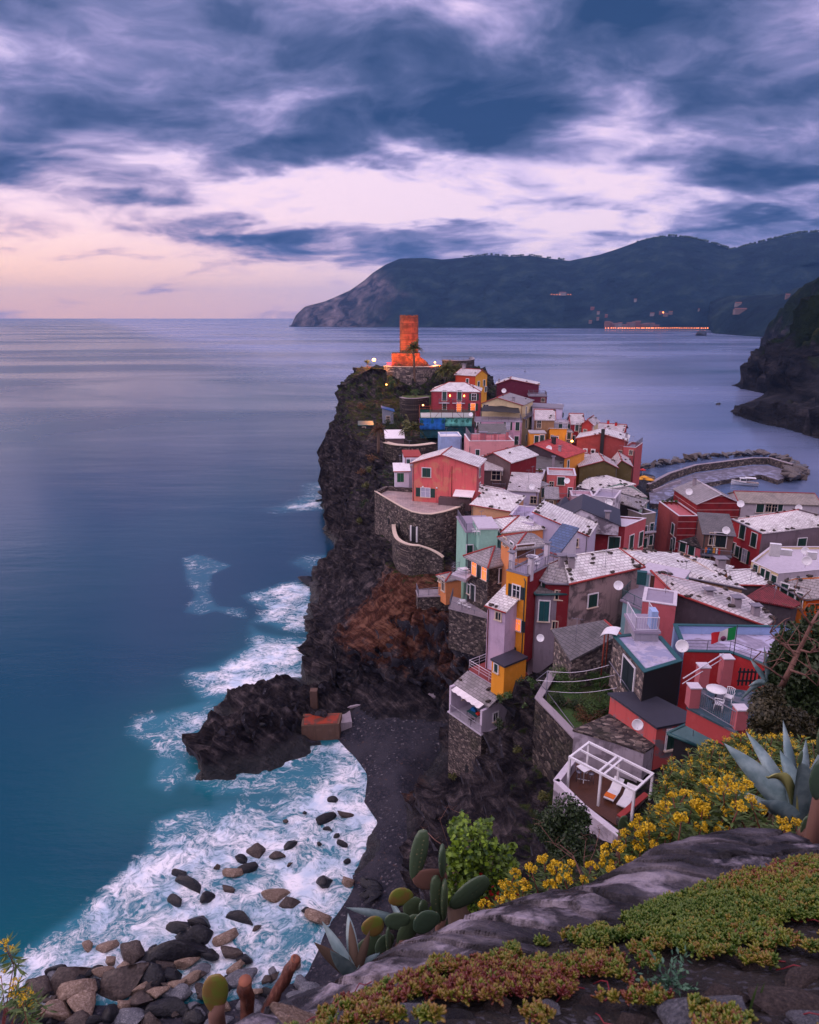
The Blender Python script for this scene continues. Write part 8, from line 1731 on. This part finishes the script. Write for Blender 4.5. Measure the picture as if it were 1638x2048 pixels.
# --- succulent ground cover
def succulents():
    r = np.random.RandomState(4); base = []; k = 0
    edge = [(UY(*p).x, UY(*p).y) for p in NL0]; ex = np.array(sorted(edge)); 
    xs = r.uniform(-.9, 2.4, 52000); ys = r.uniform(.95, 2.75, 52000); ye = np.interp(xs, ex[:, 0], ex[:, 1])
    dens_ = fbm(xs * 2.6, ys * 2.6, 0, 3, 15); fine = fbm(xs * 9, ys * 9, 0, 2, 16)
    d = ye - ys; keep = (d > -.01 - .05 * fine) & (d < 1.) & (dens_ * 1.1 + fine * .7 > -.22 + .55 * sstep(.10, .6, d) - .20 * sstep(.6, 1.6, xs))
    xs, ys, fine, dens_ = xs[keep][:9500], ys[keep][:9500], fine[keep][:9500], dens_[keep][:9500]; n = len(xs)
    zs = np.array([hz(a, b) for a, b in zip(xs, ys)]) + .008 + .026 * sstep(-.4, .5, dens_ + fine * .5)
    tone = np.clip(.22 + .55 * fbm(xs * 1.9, ys * 1.9, 3, 2, 19) + .22 * r.normal(size=n), 0, 1); ax = r.normal(size=(n, 3)) * .4 + (0, -.15, 1); hgt = r.uniform(.008, .034, n); sc = r.uniform(.7, 1.25, n)
    V, T_ = [], []; nrm = lambda a: a / np.linalg.norm(a, axis=-1, keepdims=True); ax = nrm(ax)
    for j in range(8):
        an = j * 2.4 + 6 * r.rand(n); el = .2 + 1. * j / 8 + .15 * r.normal(size=n); dv = nrm(np.stack([np.cos(an) * np.cos(el), np.sin(an) * np.cos(el), np.sin(el)], 1) + ax * .35); L = (r.uniform(.015, .026, n) * (1.1 - .4 * j / 8) * sc)[:, None]; w = L * .23
        s = nrm(np.cross(dv, (.3, .2, .9))); u = np.cross(s, dv); o = np.stack([xs, ys, zs + hgt * j / 8], 1); P = []
        for t_, ww in ((0, .55), (.55, 1.), (.9, .62)):
            for a in (0, 2.0944, 4.18879): P.append(o + dv * L * t_ + (s * math.cos(a) + u * math.sin(a)) * w * ww)
        P.append(o + dv * L); V.append(np.stack(P, 1)); T_.append(tone[:, None] + np.array([0, 0, 0, .08, .08, .08, .22, .22, .22, .36])[None])
    V = np.concatenate(V); k = len(V); red = np.concatenate(T_).ravel(); F1 = [(q * 3 + e, q * 3 + (e + 1) % 3, q * 3 + 3 + (e + 1) % 3, q * 3 + 3 + e) for q in range(2) for e in range(3)]; F2 = [(6 + e, 6 + (e + 1) % 3, 9) for e in range(3)]
    off_ = (np.arange(k) * 10)[:, None]; lp = np.concatenate([(np.array(F1).ravel()[None] + off_), (np.array(F2).ravel()[None] + off_)], 1); st_ = np.concatenate([np.arange(0, 24, 4), 24 + np.arange(0, 9, 3)])[None] + (np.arange(k) * 33)[:, None]
    me = bpy.data.meshes.new('succulents'); me.vertices.add(k * 10); me.vertices.foreach_set('co', V.ravel().astype(np.float32)); me.loops.add(lp.size); me.loops.foreach_set('vertex_index', lp.ravel().astype(np.int32)); me.polygons.add(st_.size); me.polygons.foreach_set('loop_start', st_.ravel().astype(np.int32)); me.update(calc_edges=True); me.polygons.foreach_set('use_smooth', [True] * st_.size)
    at = me.attributes.new('tone', 'FLOAT', 'POINT'); at.data.foreach_set('value', red.astype(np.float32))
    def fn(g, b, out):
        t = g.node('ShaderNodeAttribute', attribute_name='tone').outputs['Fac']
        g.put(b.inputs['Base Color'], g.ramp(t, [(.05, (.035, .095, .013)), (.40, (.14, .18, .018)), (.64, (.23, .16, .03)), (.85, (.16, .045, .022)), (1, (.12, .018, .02))])); b.inputs['Roughness'].default_value = .38; b.inputs['Subsurface Weight'].default_value = 0
    me.materials.append(mat('stonecrop', fn)); me.update(); o = bpy.data.objects.new('succulent_groundcover', me); COL.objects.link(o); tag(o, 'carpet of green and reddish stonecrop over the foreground soil', 'ground cover', kind='stuff')
    mb = MB(); rr_ = random.Random(6)
    for i in range(34):
        x, y = rr_.uniform(-.4, 2.0), rr_.uniform(1.1, 2.1); a = rr_.uniform(0, 6.28); p = []
        for k in range(7): p.append((x, y, hz(x, y) + .012 + .012 * math.sin(k))); a += rr_.uniform(-.7, .7); x += .022 * math.cos(a); y += .022 * math.sin(a)
        mb.tube(p, .0019, 5)
    o = mb.build('runner_stems', flatc('red runners', (124, 28, 44), .5), uv=False); tag(o, 'thin red trailing stonecrop stems over the soil', 'stems', kind='stuff')
succulents()
# --- stones on the soil
NS = [(1470, 1895, 46, 'g'), (1500, 1930, 44, 'b'), (1450, 1990, 60, 'b'), (1400, 2040, 120, 'g'), (1575, 2010, 110, 'b'), (1610, 1960, 70, 'b'), (905, 1938, 52, 'g'), (820, 2000, 60, 'g'), (700, 2032, 60, 'g'), (880, 1990, 40, 'b'), (600, 2044, 90, 't'), (950, 1990, 36, 'g'), (1000, 2010, 46, 'b'), (1090, 2020, 40, 'g'), (1180, 2000, 34, 'b'), (760, 1985, 36, 'g'), (830, 2040, 70, 'g'), (1130, 1975, 30, 'k'), (1060, 1965, 26, 'g'), (1260, 2040, 40, 'b'), (1620, 2040, 60, 'g'), (920, 2030, 36, 'k'), (1480, 1850, 30, 'g'), (650, 2010, 30, 'g'), (735, 2015, 30, 'b'), (1320, 2020, 30, 'g')]
for i, (px, py, w, k) in enumerate(NS):
    p = on_ground(px, py); d = (p - Vector((0, 0, CAMZ))).length; s = w / F * d * .5; r = random.Random(i); o = bpy.data.objects.new('stone', r.choice(RK[k])); COL.objects.link(o); o.location = p; o.scale = (s, s * .8, s * .42); o.rotation_euler = (r.uniform(-.2, .2), r.uniform(-.2, .2), r.uniform(-.5, .5))
    finish(o, '%s %s stone lying on the foreground soil, %s from the left' % ('long' if w > 100 else 'broad' if w > 55 else 'small', CN[k].replace('black wet', 'black'), nth(1 + sorted(q[0] for q in NS).index(px))), 'stone', 'stones on the ledge')
# --- prickly pear
def m_cactus(g, b, out):
    P = g.node('ShaderNodeTexCoord').outputs['Object']; v = g.node('ShaderNodeTexVoronoi', {'Vector': P, 'Scale': 26., 'Randomness': .25}).outputs['Distance']; n = g.noise(P, 6., 4)
    a = g.node('ShaderNodeObjectInfo').outputs['Random']
    col = g.mix(g.m('ADD', g.m('MULTIPLY', a, .6), g.m('MULTIPLY', n, .4)), (.040, .080, .056), (.085, .125, .060)); col = g.mix(g.mr(v, .22, .10), col, (.26, .24, .13)); g.put(b.inputs['Base Color'], col); b.inputs['Roughness'].default_value = .42; g.put(b.inputs['Normal'], g.bump(v, .25, .01))
MCAC = mat('cactus skin', m_cactus); MDRY = flatc('dried cactus', (112, 80, 70), .8, bump=.005); MYEL = mat('yellowing cactus', lambda g, b, o: (g.put(b.inputs['Base Color'], g.mix(g.mr(g.noise(GEO(g), 12., 4), .4, .6), (.16, .20, .03), (.22, .14, .04))), None))
def pad(parent, p, w, h, tilt, yaw, m=None, th=.09, up=None):
    """flat oval pad standing on p; tilt = lean in the picture plane, yaw = turn"""
    mb = MB(); NU, NV = 14, 8; vs = []
    for i in range(NU):
        a = 2 * math.pi * i / NU
        for s_ in range(1, NV): b = math.pi * s_ / NV; cz = -math.cos(b); rr_ = math.sin(b); egg = 1 - .22 * (-cz) * (1 if cz < 0 else .3); vs.append((w / 2 * rr_ ** .8 * math.cos(a) * (egg), h * th * .8 * rr_ ** .7 * math.sin(a), h / 2 + h / 2 * cz))
    top = len(vs); vs += [(0, 0, 0), (0, 0, h)]; K = NV - 1
    fs = [(i * K + j, ((i + 1) % NU) * K + j, ((i + 1) % NU) * K + j + 1, i * K + j + 1) for i in range(NU) for j in range(K - 1)] + [(top, ((i + 1) % NU) * K, i * K) for i in range(NU)] + [(i * K + K - 1, ((i + 1) % NU) * K + K - 1, top + 1) for i in range(NU)]
    mb.add(vs, fs, 0, True); o = mb.build('pad', m or MCAC, parent, uv=False); o.location = p; o.rotation_euler = (0, tilt, yaw); return o
def cactus(label, Y, pads, name='prickly_pear', group='prickly pears'):
    """pads: (px,py base, w px, h px, tilt deg, yaw deg, material, dY)"""
    b = UY(pads[0][0], pads[0][1], Y); t = empty(name, b); finish(t, label, 'cactus', group)
    for q in pads:
        p = UY(q[0], q[1], Y + (q[7] if len(q) > 7 else 0)); s = (p.y * CT - (p.z - CAMZ) * ST) / F; pad(t, p - b, q[2] * s * .9, q[3] * s * 1.08, R(q[4]), R(q[5]), q[6] if len(q) > 6 else None)
    mb = MB(); mb.tube([(0, 0, -.9), (0, 0, 0), (.02, 0, .06)], [.05, .04, .03], 7); mb.build('stem', MDRY, t, uv=False)
cactus('tall prickly pear with upright pads and a withered one in front of the ivy', 4.3, [(880, 1850, 34, 120, -6, 30), (888, 1838, 44, 95, -4, 80), (886, 1752, 40, 84, -12, 75), (828, 1762, 42, 112, 9, 20), (856, 1780, 80, 48, 8, 10, MDRY), (826, 1796, 50, 48, -70, 15, MYEL), (900, 1815, 62, 88, 62, 20), (830, 1838, 46, 52, -8, 15), (855, 1830, 30, 60, -28, 60), (868, 1842, 34, 56, 4, 80)])
cactus('low spreading prickly pear clump behind the left end of the outcrop', 3.9, [(800, 1892, 60, 66, 34, 30), (760, 1868, 50, 50, -30, 20, MYEL), (745, 1908, 66, 44, -10, 20), (728, 1920, 44, 40, -40, 20), (790, 1860, 60, 40, 12, 10), (838, 1868, 66, 52, 30, 20), (778, 1905, 22, 66, -6, 75), (765, 1912, 50, 48, 10, 30)])
cactus('single yellowish green prickly pear pad at the bottom left', 2.5, [(433, 2026, 56, 92, 2, 15, MYEL), (430, 2110, 66, 66, 0, 10, MYEL)], group=None)
cactus('large prickly pear stem of two swollen lobes at the right edge', 3.3, [(1640, 1600, 74, 96, -4, 15), (1644, 1512, 62, 92, 6, 15), (1600, 1530, 22, 34, -14, 40), (1668, 1680, 60, 90, 4, 10)], group=None)
cactus('small round cactus pad beside the deck parapet', 7.5, [(1243, 1662, 24, 34, 4, 15)], group=None); cactus('upright small cactus pad at the right end of the outcrop', 3.6, [(1605, 1672, 26, 44, 4, 20)], group=None)
# --- agaves
def m_agave(g, b, out):
    P = GEO(g); n = g.noise(g.vm('MULTIPLY', P, (1, 1, 1)), 7., 4); g.put(b.inputs['Base Color'], g.mix(g.mr(n, .35, .7), (.12, .20, .22), (.27, .37, .39))); b.inputs['Roughness'].default_value = .5
MAG = mat('agave skin', m_agave); MAGY = flatc('yellow agave', (176, 176, 110), .5); MAGD = flatc('dry agave', (96, 78, 66), .9)
def agave(label, Y, c, tips, wpx=34, group='agaves'):
    """c: centre pixel, tips: (px,py,dY,sag,mat) one pointed leaf each"""
    b = UY(c[0], c[1], Y); t = empty('agave', b); finish(t, label, 'agave', group); s = (b.y * CT - (b.z - CAMZ) * ST) / F
    for q in tips:
        e = UY(q[0], q[1], Y + q[2]) - b; sag = q[3] if len(q) > 3 else 0.; m = q[4] if len(q) > 4 else MAG; W = wpx * s * (q[5] if len(q) > 5 else 1.); N = 12; d = e.normalized(); side = d.cross(Vector((.1, -1, .35))).normalized(); nr = side.cross(d); vs = []
        for i in range(N + 1):
            u = i / N; p = e * u + Vector((0, 0, sag * e.length * math.sin(math.pi * min(1, u * 1.05)))); w = W * (.55 + .9 * u - 1.45 * u ** 2.2) * .5 if u < 1 else .0004; w = max(w, .0004)
            vs += [p - side * w + nr * w * .45, p, p + side * w + nr * w * .45, p - nr * w * .35]
        mb = MB(); mb.add(vs, [(4 * i + k, 4 * i + 4 + k, 4 * i + 4 + (k + 1) % 4, 4 * i + (k + 1) % 4) for i in range(N) for k in range(4)], 0, True); mb.build('leaf', m, t, uv=False)
agave('big blue green agave with broad pointed leaves between the yellow spurges', 4.6, (1590, 1640), [(1448, 1486, .3, .04, MAG, 1.4), (1492, 1462, .6, .05), (1566, 1440, .7, 0), (1612, 1478, .5, .02), (1600, 1520, -.2, .18, MAG, 1.2), (1530, 1552, -.3, .22, MAGY, .7), (1640, 1540, 0, .1), (1400, 1565, .5, .05, MAG, .7), (1520, 1600, -.4, .02, MAG, 1.2), (1660, 1470, .2, .05), (1560, 1500, .3, .16, MAG, 1.1)], 44)
agave('ragged agave with torn dry edges at the left end of the outcrop', 3.2, (712, 1952), [(644, 1842, .2, .02, MAG, 1.), (628, 1884, 0, .03, MAGD, 1.2), (660, 1900, -.1, .02, MAG, 1.3), (696, 1826, .3, .08, MAG), (700, 1840, .2, .05, MAGD, .8), (740, 1860, .1, .06, MAGD, .8), (760, 1905, .1, .1, MAG)], 32)
agave('agave leaf reaching left above the low prickly pears', 4.4, (806, 1842), [(692, 1815, 0, .03, MAG, 1.), (730, 1822, .1, .04, MAG, .8), (780, 1800, .2, 0, MAG, .7)], 26)
agave('slim agave standing before the flat terrace by the bare branches', 12.5, (1536, 1368), [(1528, 1292, 0), (1500, 1318, .2), (1496, 1372, 0, .2), (1556, 1330, .2, .05), (1480, 1400, 0, .25), (1520, 1440, -.3, .1)], 16)
# --- yellow spurge
MFL = leafmat('spurge flowers', (.34, .20, .008), (.80, .55, .02), 40.); MSP = leafmat('spurge leaves', (.030, .070, .022), (.13, .19, .055), 30.); MRS = flatc('red spurge stems', (112, 48, 44), .6)
def spurge(label, heads, Y, root, hs, ll, group='yellow spurge plants', nl=46, nf=130, seed=0):
    """heads: (px,py,dY) flower head centres; hs head radius m; ll leaf length m"""
    b = UY(root[0], root[1], Y); t = empty('spurge', b); finish(t, label, 'spurge plant', group); r = np.random.RandomState(seed + 50); fp, fs_, lp, ld, lz = [], [], [], [], []; st = MB()
    for h in heads:
        p = np.array(UY(h[0], h[1], Y + h[2]) - b); s = hs * r.uniform(.75, 1.2)
        k = 7; c = r.normal(size=(k, 3)); c[:, 2] = np.abs(c[:, 2]) * .6; c = c / np.linalg.norm(c, axis=1)[:, None] * s * .75; i = r.randint(0, k, nf); q = r.normal(size=(nf, 3)); q /= np.linalg.norm(q, axis=1)[:, None]
        fp.append(p + c[i] + q * s * .34); fs_.append(np.full(nf, s * .16) * r.uniform(.6, 1.3, nf))
        dn = np.array([r.normal() * .25, r.normal() * .2 - .1, -1.]); dn /= np.linalg.norm(dn); L = ll * 2.6
        for j in range(nl): u = r.rand(); a = j * 2.4; el = .5 - 1.0 * u + .1 * r.normal(); lp.append(p + dn * (s * .5 + L * u)); ld.append([math.cos(a) * math.cos(el), math.sin(a) * math.cos(el), math.sin(el)]); lz.append(ll * .5 * r.uniform(.8, 1.25))
        e = p + dn * L; f = e * .45 + np.array([0, 0, -.02]); st.tube([Vector(p), Vector(e), Vector(f), Vector((0, 0, -.05))], [hs * .08, hs * .10, hs * .13, hs * .16], 5)
    leaves_np(np.concatenate(lp).reshape(-1, 3), lz, MSP, 'leaves', t, seed, narrow=.20, up=.3, dirs=ld, fold=.05); leaves_np(np.concatenate(fp), np.concatenate(fs_), MFL, 'flower_heads', t, seed + 1, narrow=.75, up=.5); st.build('stems', MRS, t, uv=False)
SP = [('yellow spurge rising at the left end of the flower band above the outcrop', [(1008, 1770, 0), (1016, 1788, .1), (1000, 1800, -.1), (970, 1812, 0), (1030, 1748, .2), (985, 1822, -.1)], 3.9, (1010, 1850), .045, .07),
 ('yellow spurge with wide heads left of the bare twigs', [(1090, 1722, .1), (1110, 1735, 0), (1060, 1738, .1), (1130, 1760, -.1), (1050, 1772, 0), (1100, 1775, -.1), (1140, 1735, .2)], 3.9, (1090, 1830), .045, .075),
 ('yellow spurge between the bare twigs and the outcrop hump', [(1180, 1735, 0), (1200, 1712, .1), (1225, 1740, -.1), (1170, 1760, -.1), (1215, 1765, -.1)], 3.9, (1200, 1800), .04, .065),
 ('yellow spurge climbing below the deck parapet', [(1240, 1695, .1), (1215, 1700, .2), (1262, 1720, 0), (1280, 1700, .1), (1250, 1668, .2), (1290, 1735, -.1)], 3.9, (1260, 1780), .045, .07),
 ('tall yellow spurge with red stems left of the outcrop summit', [(1280, 1640, .2), (1300, 1660, 0), (1270, 1655, .1), (1320, 1625, .2), (1330, 1650, 0), (1310, 1690, -.1)], 4.0, (1310, 1740), .045, .08),
 ('broad yellow spurge with the brightest heads above the outcrop summit', [(1345, 1595, .1), (1370, 1590, .2), (1330, 1612, 0), (1360, 1640, -.1), (1385, 1605, .1), (1400, 1655, -.1)], 4.0, (1370, 1720), .05, .085),
 ('yellow spurge in the middle above the outcrop', [(1430, 1568, .3), (1440, 1600, 0), (1415, 1612, 0), (1405, 1625, -.1), (1455, 1625, -.1), (1410, 1570, .3)], 4.1, (1430, 1690), .05, .085),
 ('yellow spurge left of the broad agave leaves', [(1460, 1560, .2), (1475, 1580, 0), (1490, 1570, .1), (1450, 1585, 0), (1500, 1600, -.1), (1520, 1620, -.1)], 4.0, (1490, 1690), .05, .085),
 ('small yellow spurge in front of the big agave', [(1565, 1640, 0), (1590, 1645, .1), (1572, 1660, -.1)], 3.7, (1575, 1700), .04, .06), ('small yellow spurge at the right end of the outcrop', [(1610, 1682, 0), (1630, 1678, .1), (1640, 1700, 0), (1600, 1700, -.1)], 3.6, (1620, 1730), .04, .06)]
for i, (l, hd, Y, rt, hs, ll) in enumerate(SP):
    r = random.Random(i); spurge(l, [(a + r.uniform(-3, 3), b_, d) for a, b_, d in hd] + [(a + r.uniform(-26, 26), b_ + r.uniform(14, 40), d - .05) for a, b_, d in hd[::2]], Y, rt, hs * 1.0, ll, nf=200, seed=i)
for i in range(9):
    r = random.Random(70 + i); cx = 1325 + 34 * i; Y = 7.4 - .12 * i; hd = []
    for _ in range(32):
        px = cx + r.uniform(-30, 30); tpy = np.interp(px, [1290, 1330, 1370, 1420, 1480, 1560, 1640], [1600, 1530, 1498, 1476, 1462, 1466, 1480]); q = r.random(); hd.append((px, tpy + 110 * q, -.9 * q + r.uniform(-.1, .1)))
    spurge('dense rounded yellow spurge bush behind the agave, %s from the left' % ('first', 'second', 'third', 'fourth', 'fifth', 'sixth', 'seventh', 'eighth', 'ninth')[i], hd, Y, (cx, 1640), .036, .085, 'spurge bushes behind the agave', 40, 50, 100 + i)
spurge('yellow flowered plant leaning in at the bottom left corner', [(8, 1888, 0), (18, 1902, .05), (30, 1965, 0), (50, 1985, 0), (66, 2010, .1), (2, 1950, .1), (60, 1992, .1), (28, 1985, 0), (45, 2005, -.05)], 2.1, (-10, 2110), .02, .05, None, 30, 90, 300)
# --- ivy, trees on the right, twigs
def ivy():
    r = np.random.RandomState(8); b = UY(950, 1800, 6.2); t = empty('ivy_bush', b); finish(t, 'glossy green ivy mound with a few red leaves above the beach', 'ivy', None); P = []
    for _ in range(4200):
        a = r.rand() * 6.28; q = r.rand() ** .5; px = 945 + 82 * q * math.cos(a); q *= 1 + .9 * float(fbm(math.cos(a) * 2.6, math.sin(a) * 2.6, 3, 4, 2)); px = 945 + 82 * q * math.cos(a); py = 1735 + 92 * q * math.sin(a); P.append(UY(px, py, 6.2 - .55 * math.sqrt(max(0, 1 - q * q)) + .35 * r.rand()) - b)
    leaves_np(P, .028 * (.6 + .8 * r.rand(4200)), leafmat('ivy leaves', (.008, .035, .018), (.16, .26, .02), 3.2), 'foliage', t, 8, narrow=.75, up=.9)
    P = [UY(1010 + 26 * r.normal(), 1800 + 22 * r.normal(), 5.7) - b for _ in range(90)]; leaves_np(P, .03 * np.ones(90), flatc('red ivy', (150, 24, 28), .5), 'red_leaves', t, 9, narrow=.7)
    core = MB(); core.lathe([(.001, -.9), (.28, -.7), (.34, 0), (.22, .3), (.001, .36)], 12, M=Matrix.Translation((0, .25, .1))); core.build('woody_core', M['bark'], t, uv=False)
ivy()
def big_bush(label, Y, blobs, m, n, ls, seed, group=None, name='tree', cat='tree'):
    """blobs: (px,py,radius px) lobes of the crown at depth Y"""
    r = np.random.RandomState(seed); b = UY(blobs[0][0], blobs[0][1], Y); g_ = gz(b.x, b.y); t = empty(name, (b.x, b.y, min(g_, b.z - .5))); finish(t, label, cat, group); O = Vector(t.location); s = (b.y * CT - (b.z - CAMZ) * ST) / F; P = []
    for bx in blobs:
        k = int(n * (bx[2] / sum(q[2] for q in blobs))); d = r.normal(size=(k, 3)); d /= np.linalg.norm(d, axis=1)[:, None]; c = np.array(UY(bx[0], bx[1], Y + (bx[3] if len(bx) > 3 else 0)) - O); R_ = bx[2] * s; lo = fbm(d[:, 0] * 2.2, d[:, 1] * 2.2, d[:, 2] * 2.2 + seed, 3, seed); P.append(c + d * (R_ * (r.rand(k, 1) ** .3) * (1 + .45 * lo[:, None])))
    P = np.concatenate(P); leaves_np(P, ls * (.6 + .8 * r.rand(len(P))), M[m] if isinstance(m, str) else m, 'foliage', t, seed, narrow=.5)
    mb = MB(); 
    for bx in blobs[:8]: c = UY(bx[0], bx[1], Y) - O; mb.tube([(0, 0, -.3), c * .5 + Vector((.1, 0, 0)), c], [.07, .05, .02], 5)
    mb.build('trunk', M['bark'], t, uv=False)
big_bush('dark evergreen tree filling the right edge above the spurge', 12.5, [(1625, 1330, 66), (1596, 1290, 46), (1570, 1320, 34), (1556, 1360, 26), (1530, 1400, 26), (1575, 1420, 40), (1650, 1260, 50), (1580, 1350, 40), (1640, 1400, 70), (1590, 1410, 50), (1560, 1385, 30), (1650, 1480, 60), (1600, 1470, 48)], 'leafd', 20000, .05, 21)
big_bush('tangled low dark shrub at the foot of the evergreen', 10.5, [(1530, 1420, 34), (1560, 1450, 40), (1520, 1460, 26), (1600, 1455, 34), (1545, 1395, 24)], leafmat('thicket leaves', (.008, .012, .006), (.07, .06, .03)), 6000, .035, 22, name='shrub', cat='shrub')
def bare(label, Y, paths, name='bare_branch', w=.03, m=None, cat='branch'):
    b = UY(paths[0][0][0], paths[0][0][1], Y); t = empty(name, b); finish(t, label, cat, 'bare branches'); r = random.Random(int(Y * 10)); mb = MB()
    for k, pa in enumerate(paths):
        P = [UY(a, c, Y + r.uniform(-.15, .15)) - b for a, c in pa]; mb.tube(P, [w * (1 if k == 0 else .45) * (1 - .6 * i / (len(P) - 1)) for i in range(len(P))], 6)
        for _ in range(5 if k else 4): i = r.randrange(1, len(P)); q = P[i]; L = w * 5; mb.tube([q, q + Vector((r.uniform(-1, 1) * L, 0, r.uniform(0, 1) * L)), q + Vector((r.uniform(-1.6, 1.6) * L, 0, r.uniform(.2, 1.8) * L))], [w * .25, w * .16, w * .08], 4)
    mb.build('wood', m or flatc('bare wood', (118, 84, 76), .8), t, uv=False)
bare('thick leafless branch forking upwards in front of the dark evergreen', 10.5, [[(1562, 1375), (1580, 1340), (1596, 1305), (1606, 1285), (1622, 1250), (1638, 1222)], [(1596, 1305), (1580, 1300), (1560, 1285), (1540, 1265)], [(1600, 1300), (1620, 1305), (1638, 1302)], [(1570, 1360), (1540, 1338), (1505, 1320)], [(1590, 1312), (1575, 1290), (1560, 1288)], [(1580, 1340), (1610, 1350), (1635, 1372)], [(1622, 1250), (1604, 1226), (1600, 1200)]], w=.05)
bare('dry twigs sticking up left of the yellow spurge', 5.2, [[(1185, 1790), (1160, 1745), (1145, 1710), (1120, 1690)], [(1170, 1765), (1168, 1720), (1172, 1680)], [(1150, 1720), (1110, 1690), (1080, 1650)], [(1180, 1780), (1150, 1768), (1128, 1722)], [(1172, 1740), (1190, 1700), (1200, 1660)]], w=.012)
bare('fine twigs above the ivy mound', 6.3, [[(900, 1700), (870, 1680), (850, 1660)], [(900, 1700), (880, 1640), (895, 1615)], [(950, 1660), (930, 1630), (905, 1620)]], w=.008)
# --- stumps at the bottom left
def stump(label, Y, a, b_, r0, r1):
    p, q = UY(a[0], a[1], Y), UY(b_[0], b_[1], Y - .05); t = empty('cut_stump', p); finish(t, label, 'stump', 'cut stumps'); d = q - p; rr_ = random.Random(int(a[0])); mb = MB(); N = 8
    pts = [d * (i / N) + Vector((rr_.uniform(-.01, .01), 0, 0)) for i in range(N + 1)]; mb.tube(pts, [r0 + (r1 - r0) * i / N + rr_.uniform(-.004, .004) for i in range(N + 1)], 10)
    mb.build('trunk', mat('peeling red bark', lambda g, b, o: (g.put(b.inputs['Base Color'], g.ramp(g.noise(g.vm('MULTIPLY', GEO(g), (3, 3, 1)), 12., 5, .7), [(.3, (.03, .010, .008)), (.55, (.14, .045, .03)), (.75, (.30, .15, .10))])), g.put(b.inputs['Normal'], g.bump(g.noise(g.vm('MULTIPLY', GEO(g), (3, 3, 1)), 14., 5), .9, .02)), None)), t, uv=False)
    mb = MB(); u = d.normalized(); mb.tube([d, d + u * .004], r1 * .93, 10); mb.build('cut_face', flatc('cut wood', (142, 86, 66), .8), t, uv=False)
stump('short upright stump with splintered red bark at the bottom left', 2.45, (496, 2090), (490, 1962), .034, .032); stump('slanting cut log of red bark beside the upright stump', 2.4, (508, 2080), (590, 1918), .032, .022)
def weed():
    b = on_ground(1340, 1975); t = empty('leafy_weed', b); finish(t, 'grey green lobed leaf weed growing in the stonecrop', 'weed', None); r = np.random.RandomState(3); P, D, S = [], [], []
    for i in range(26):
        a = r.rand() * 6.28; el = r.uniform(.1, 1.2); d = np.array([math.cos(a) * math.cos(el), math.sin(a) * math.cos(el), math.sin(el)]); L = r.uniform(.05, .13)
        for j in range(7): P.append(d * L * (j + 1) / 7); D.append(d + r.normal(size=3) * .55); S.append(.011)
    leaves_np(P, S, leafmat('weed leaves', (.03, .09, .06), (.09, .19, .12), 20.), 'leaves', t, 3, narrow=.42, dirs=D, up=.2)
    for k, (px, py, h) in enumerate([(1425, 1885, .06), (1432, 1880, .07), (1540, 1940, .10), (1500, 2020, .09), (1515, 2010, .08), (1110, 1850, .05), (1060, 1930, .06)]):
        p = on_ground(px, py); g_ = empty('grass_blade', p); finish(g_, 'lone upright grass blade in the stonecrop, %s of seven' % nth(k + 1), 'grass blade', 'grass blades on the ledge'); mb = MB(); w = .004
        mb.add([(-w, 0, 0), (w, 0, 0), (w * .8 + .004, 0, h * .6), (-w * .8 + .004, 0, h * .6), (.012, .004, h)], [(0, 1, 2, 3), (3, 2, 4)]); mb.build('blade', M['leafg'], g_)
weed()
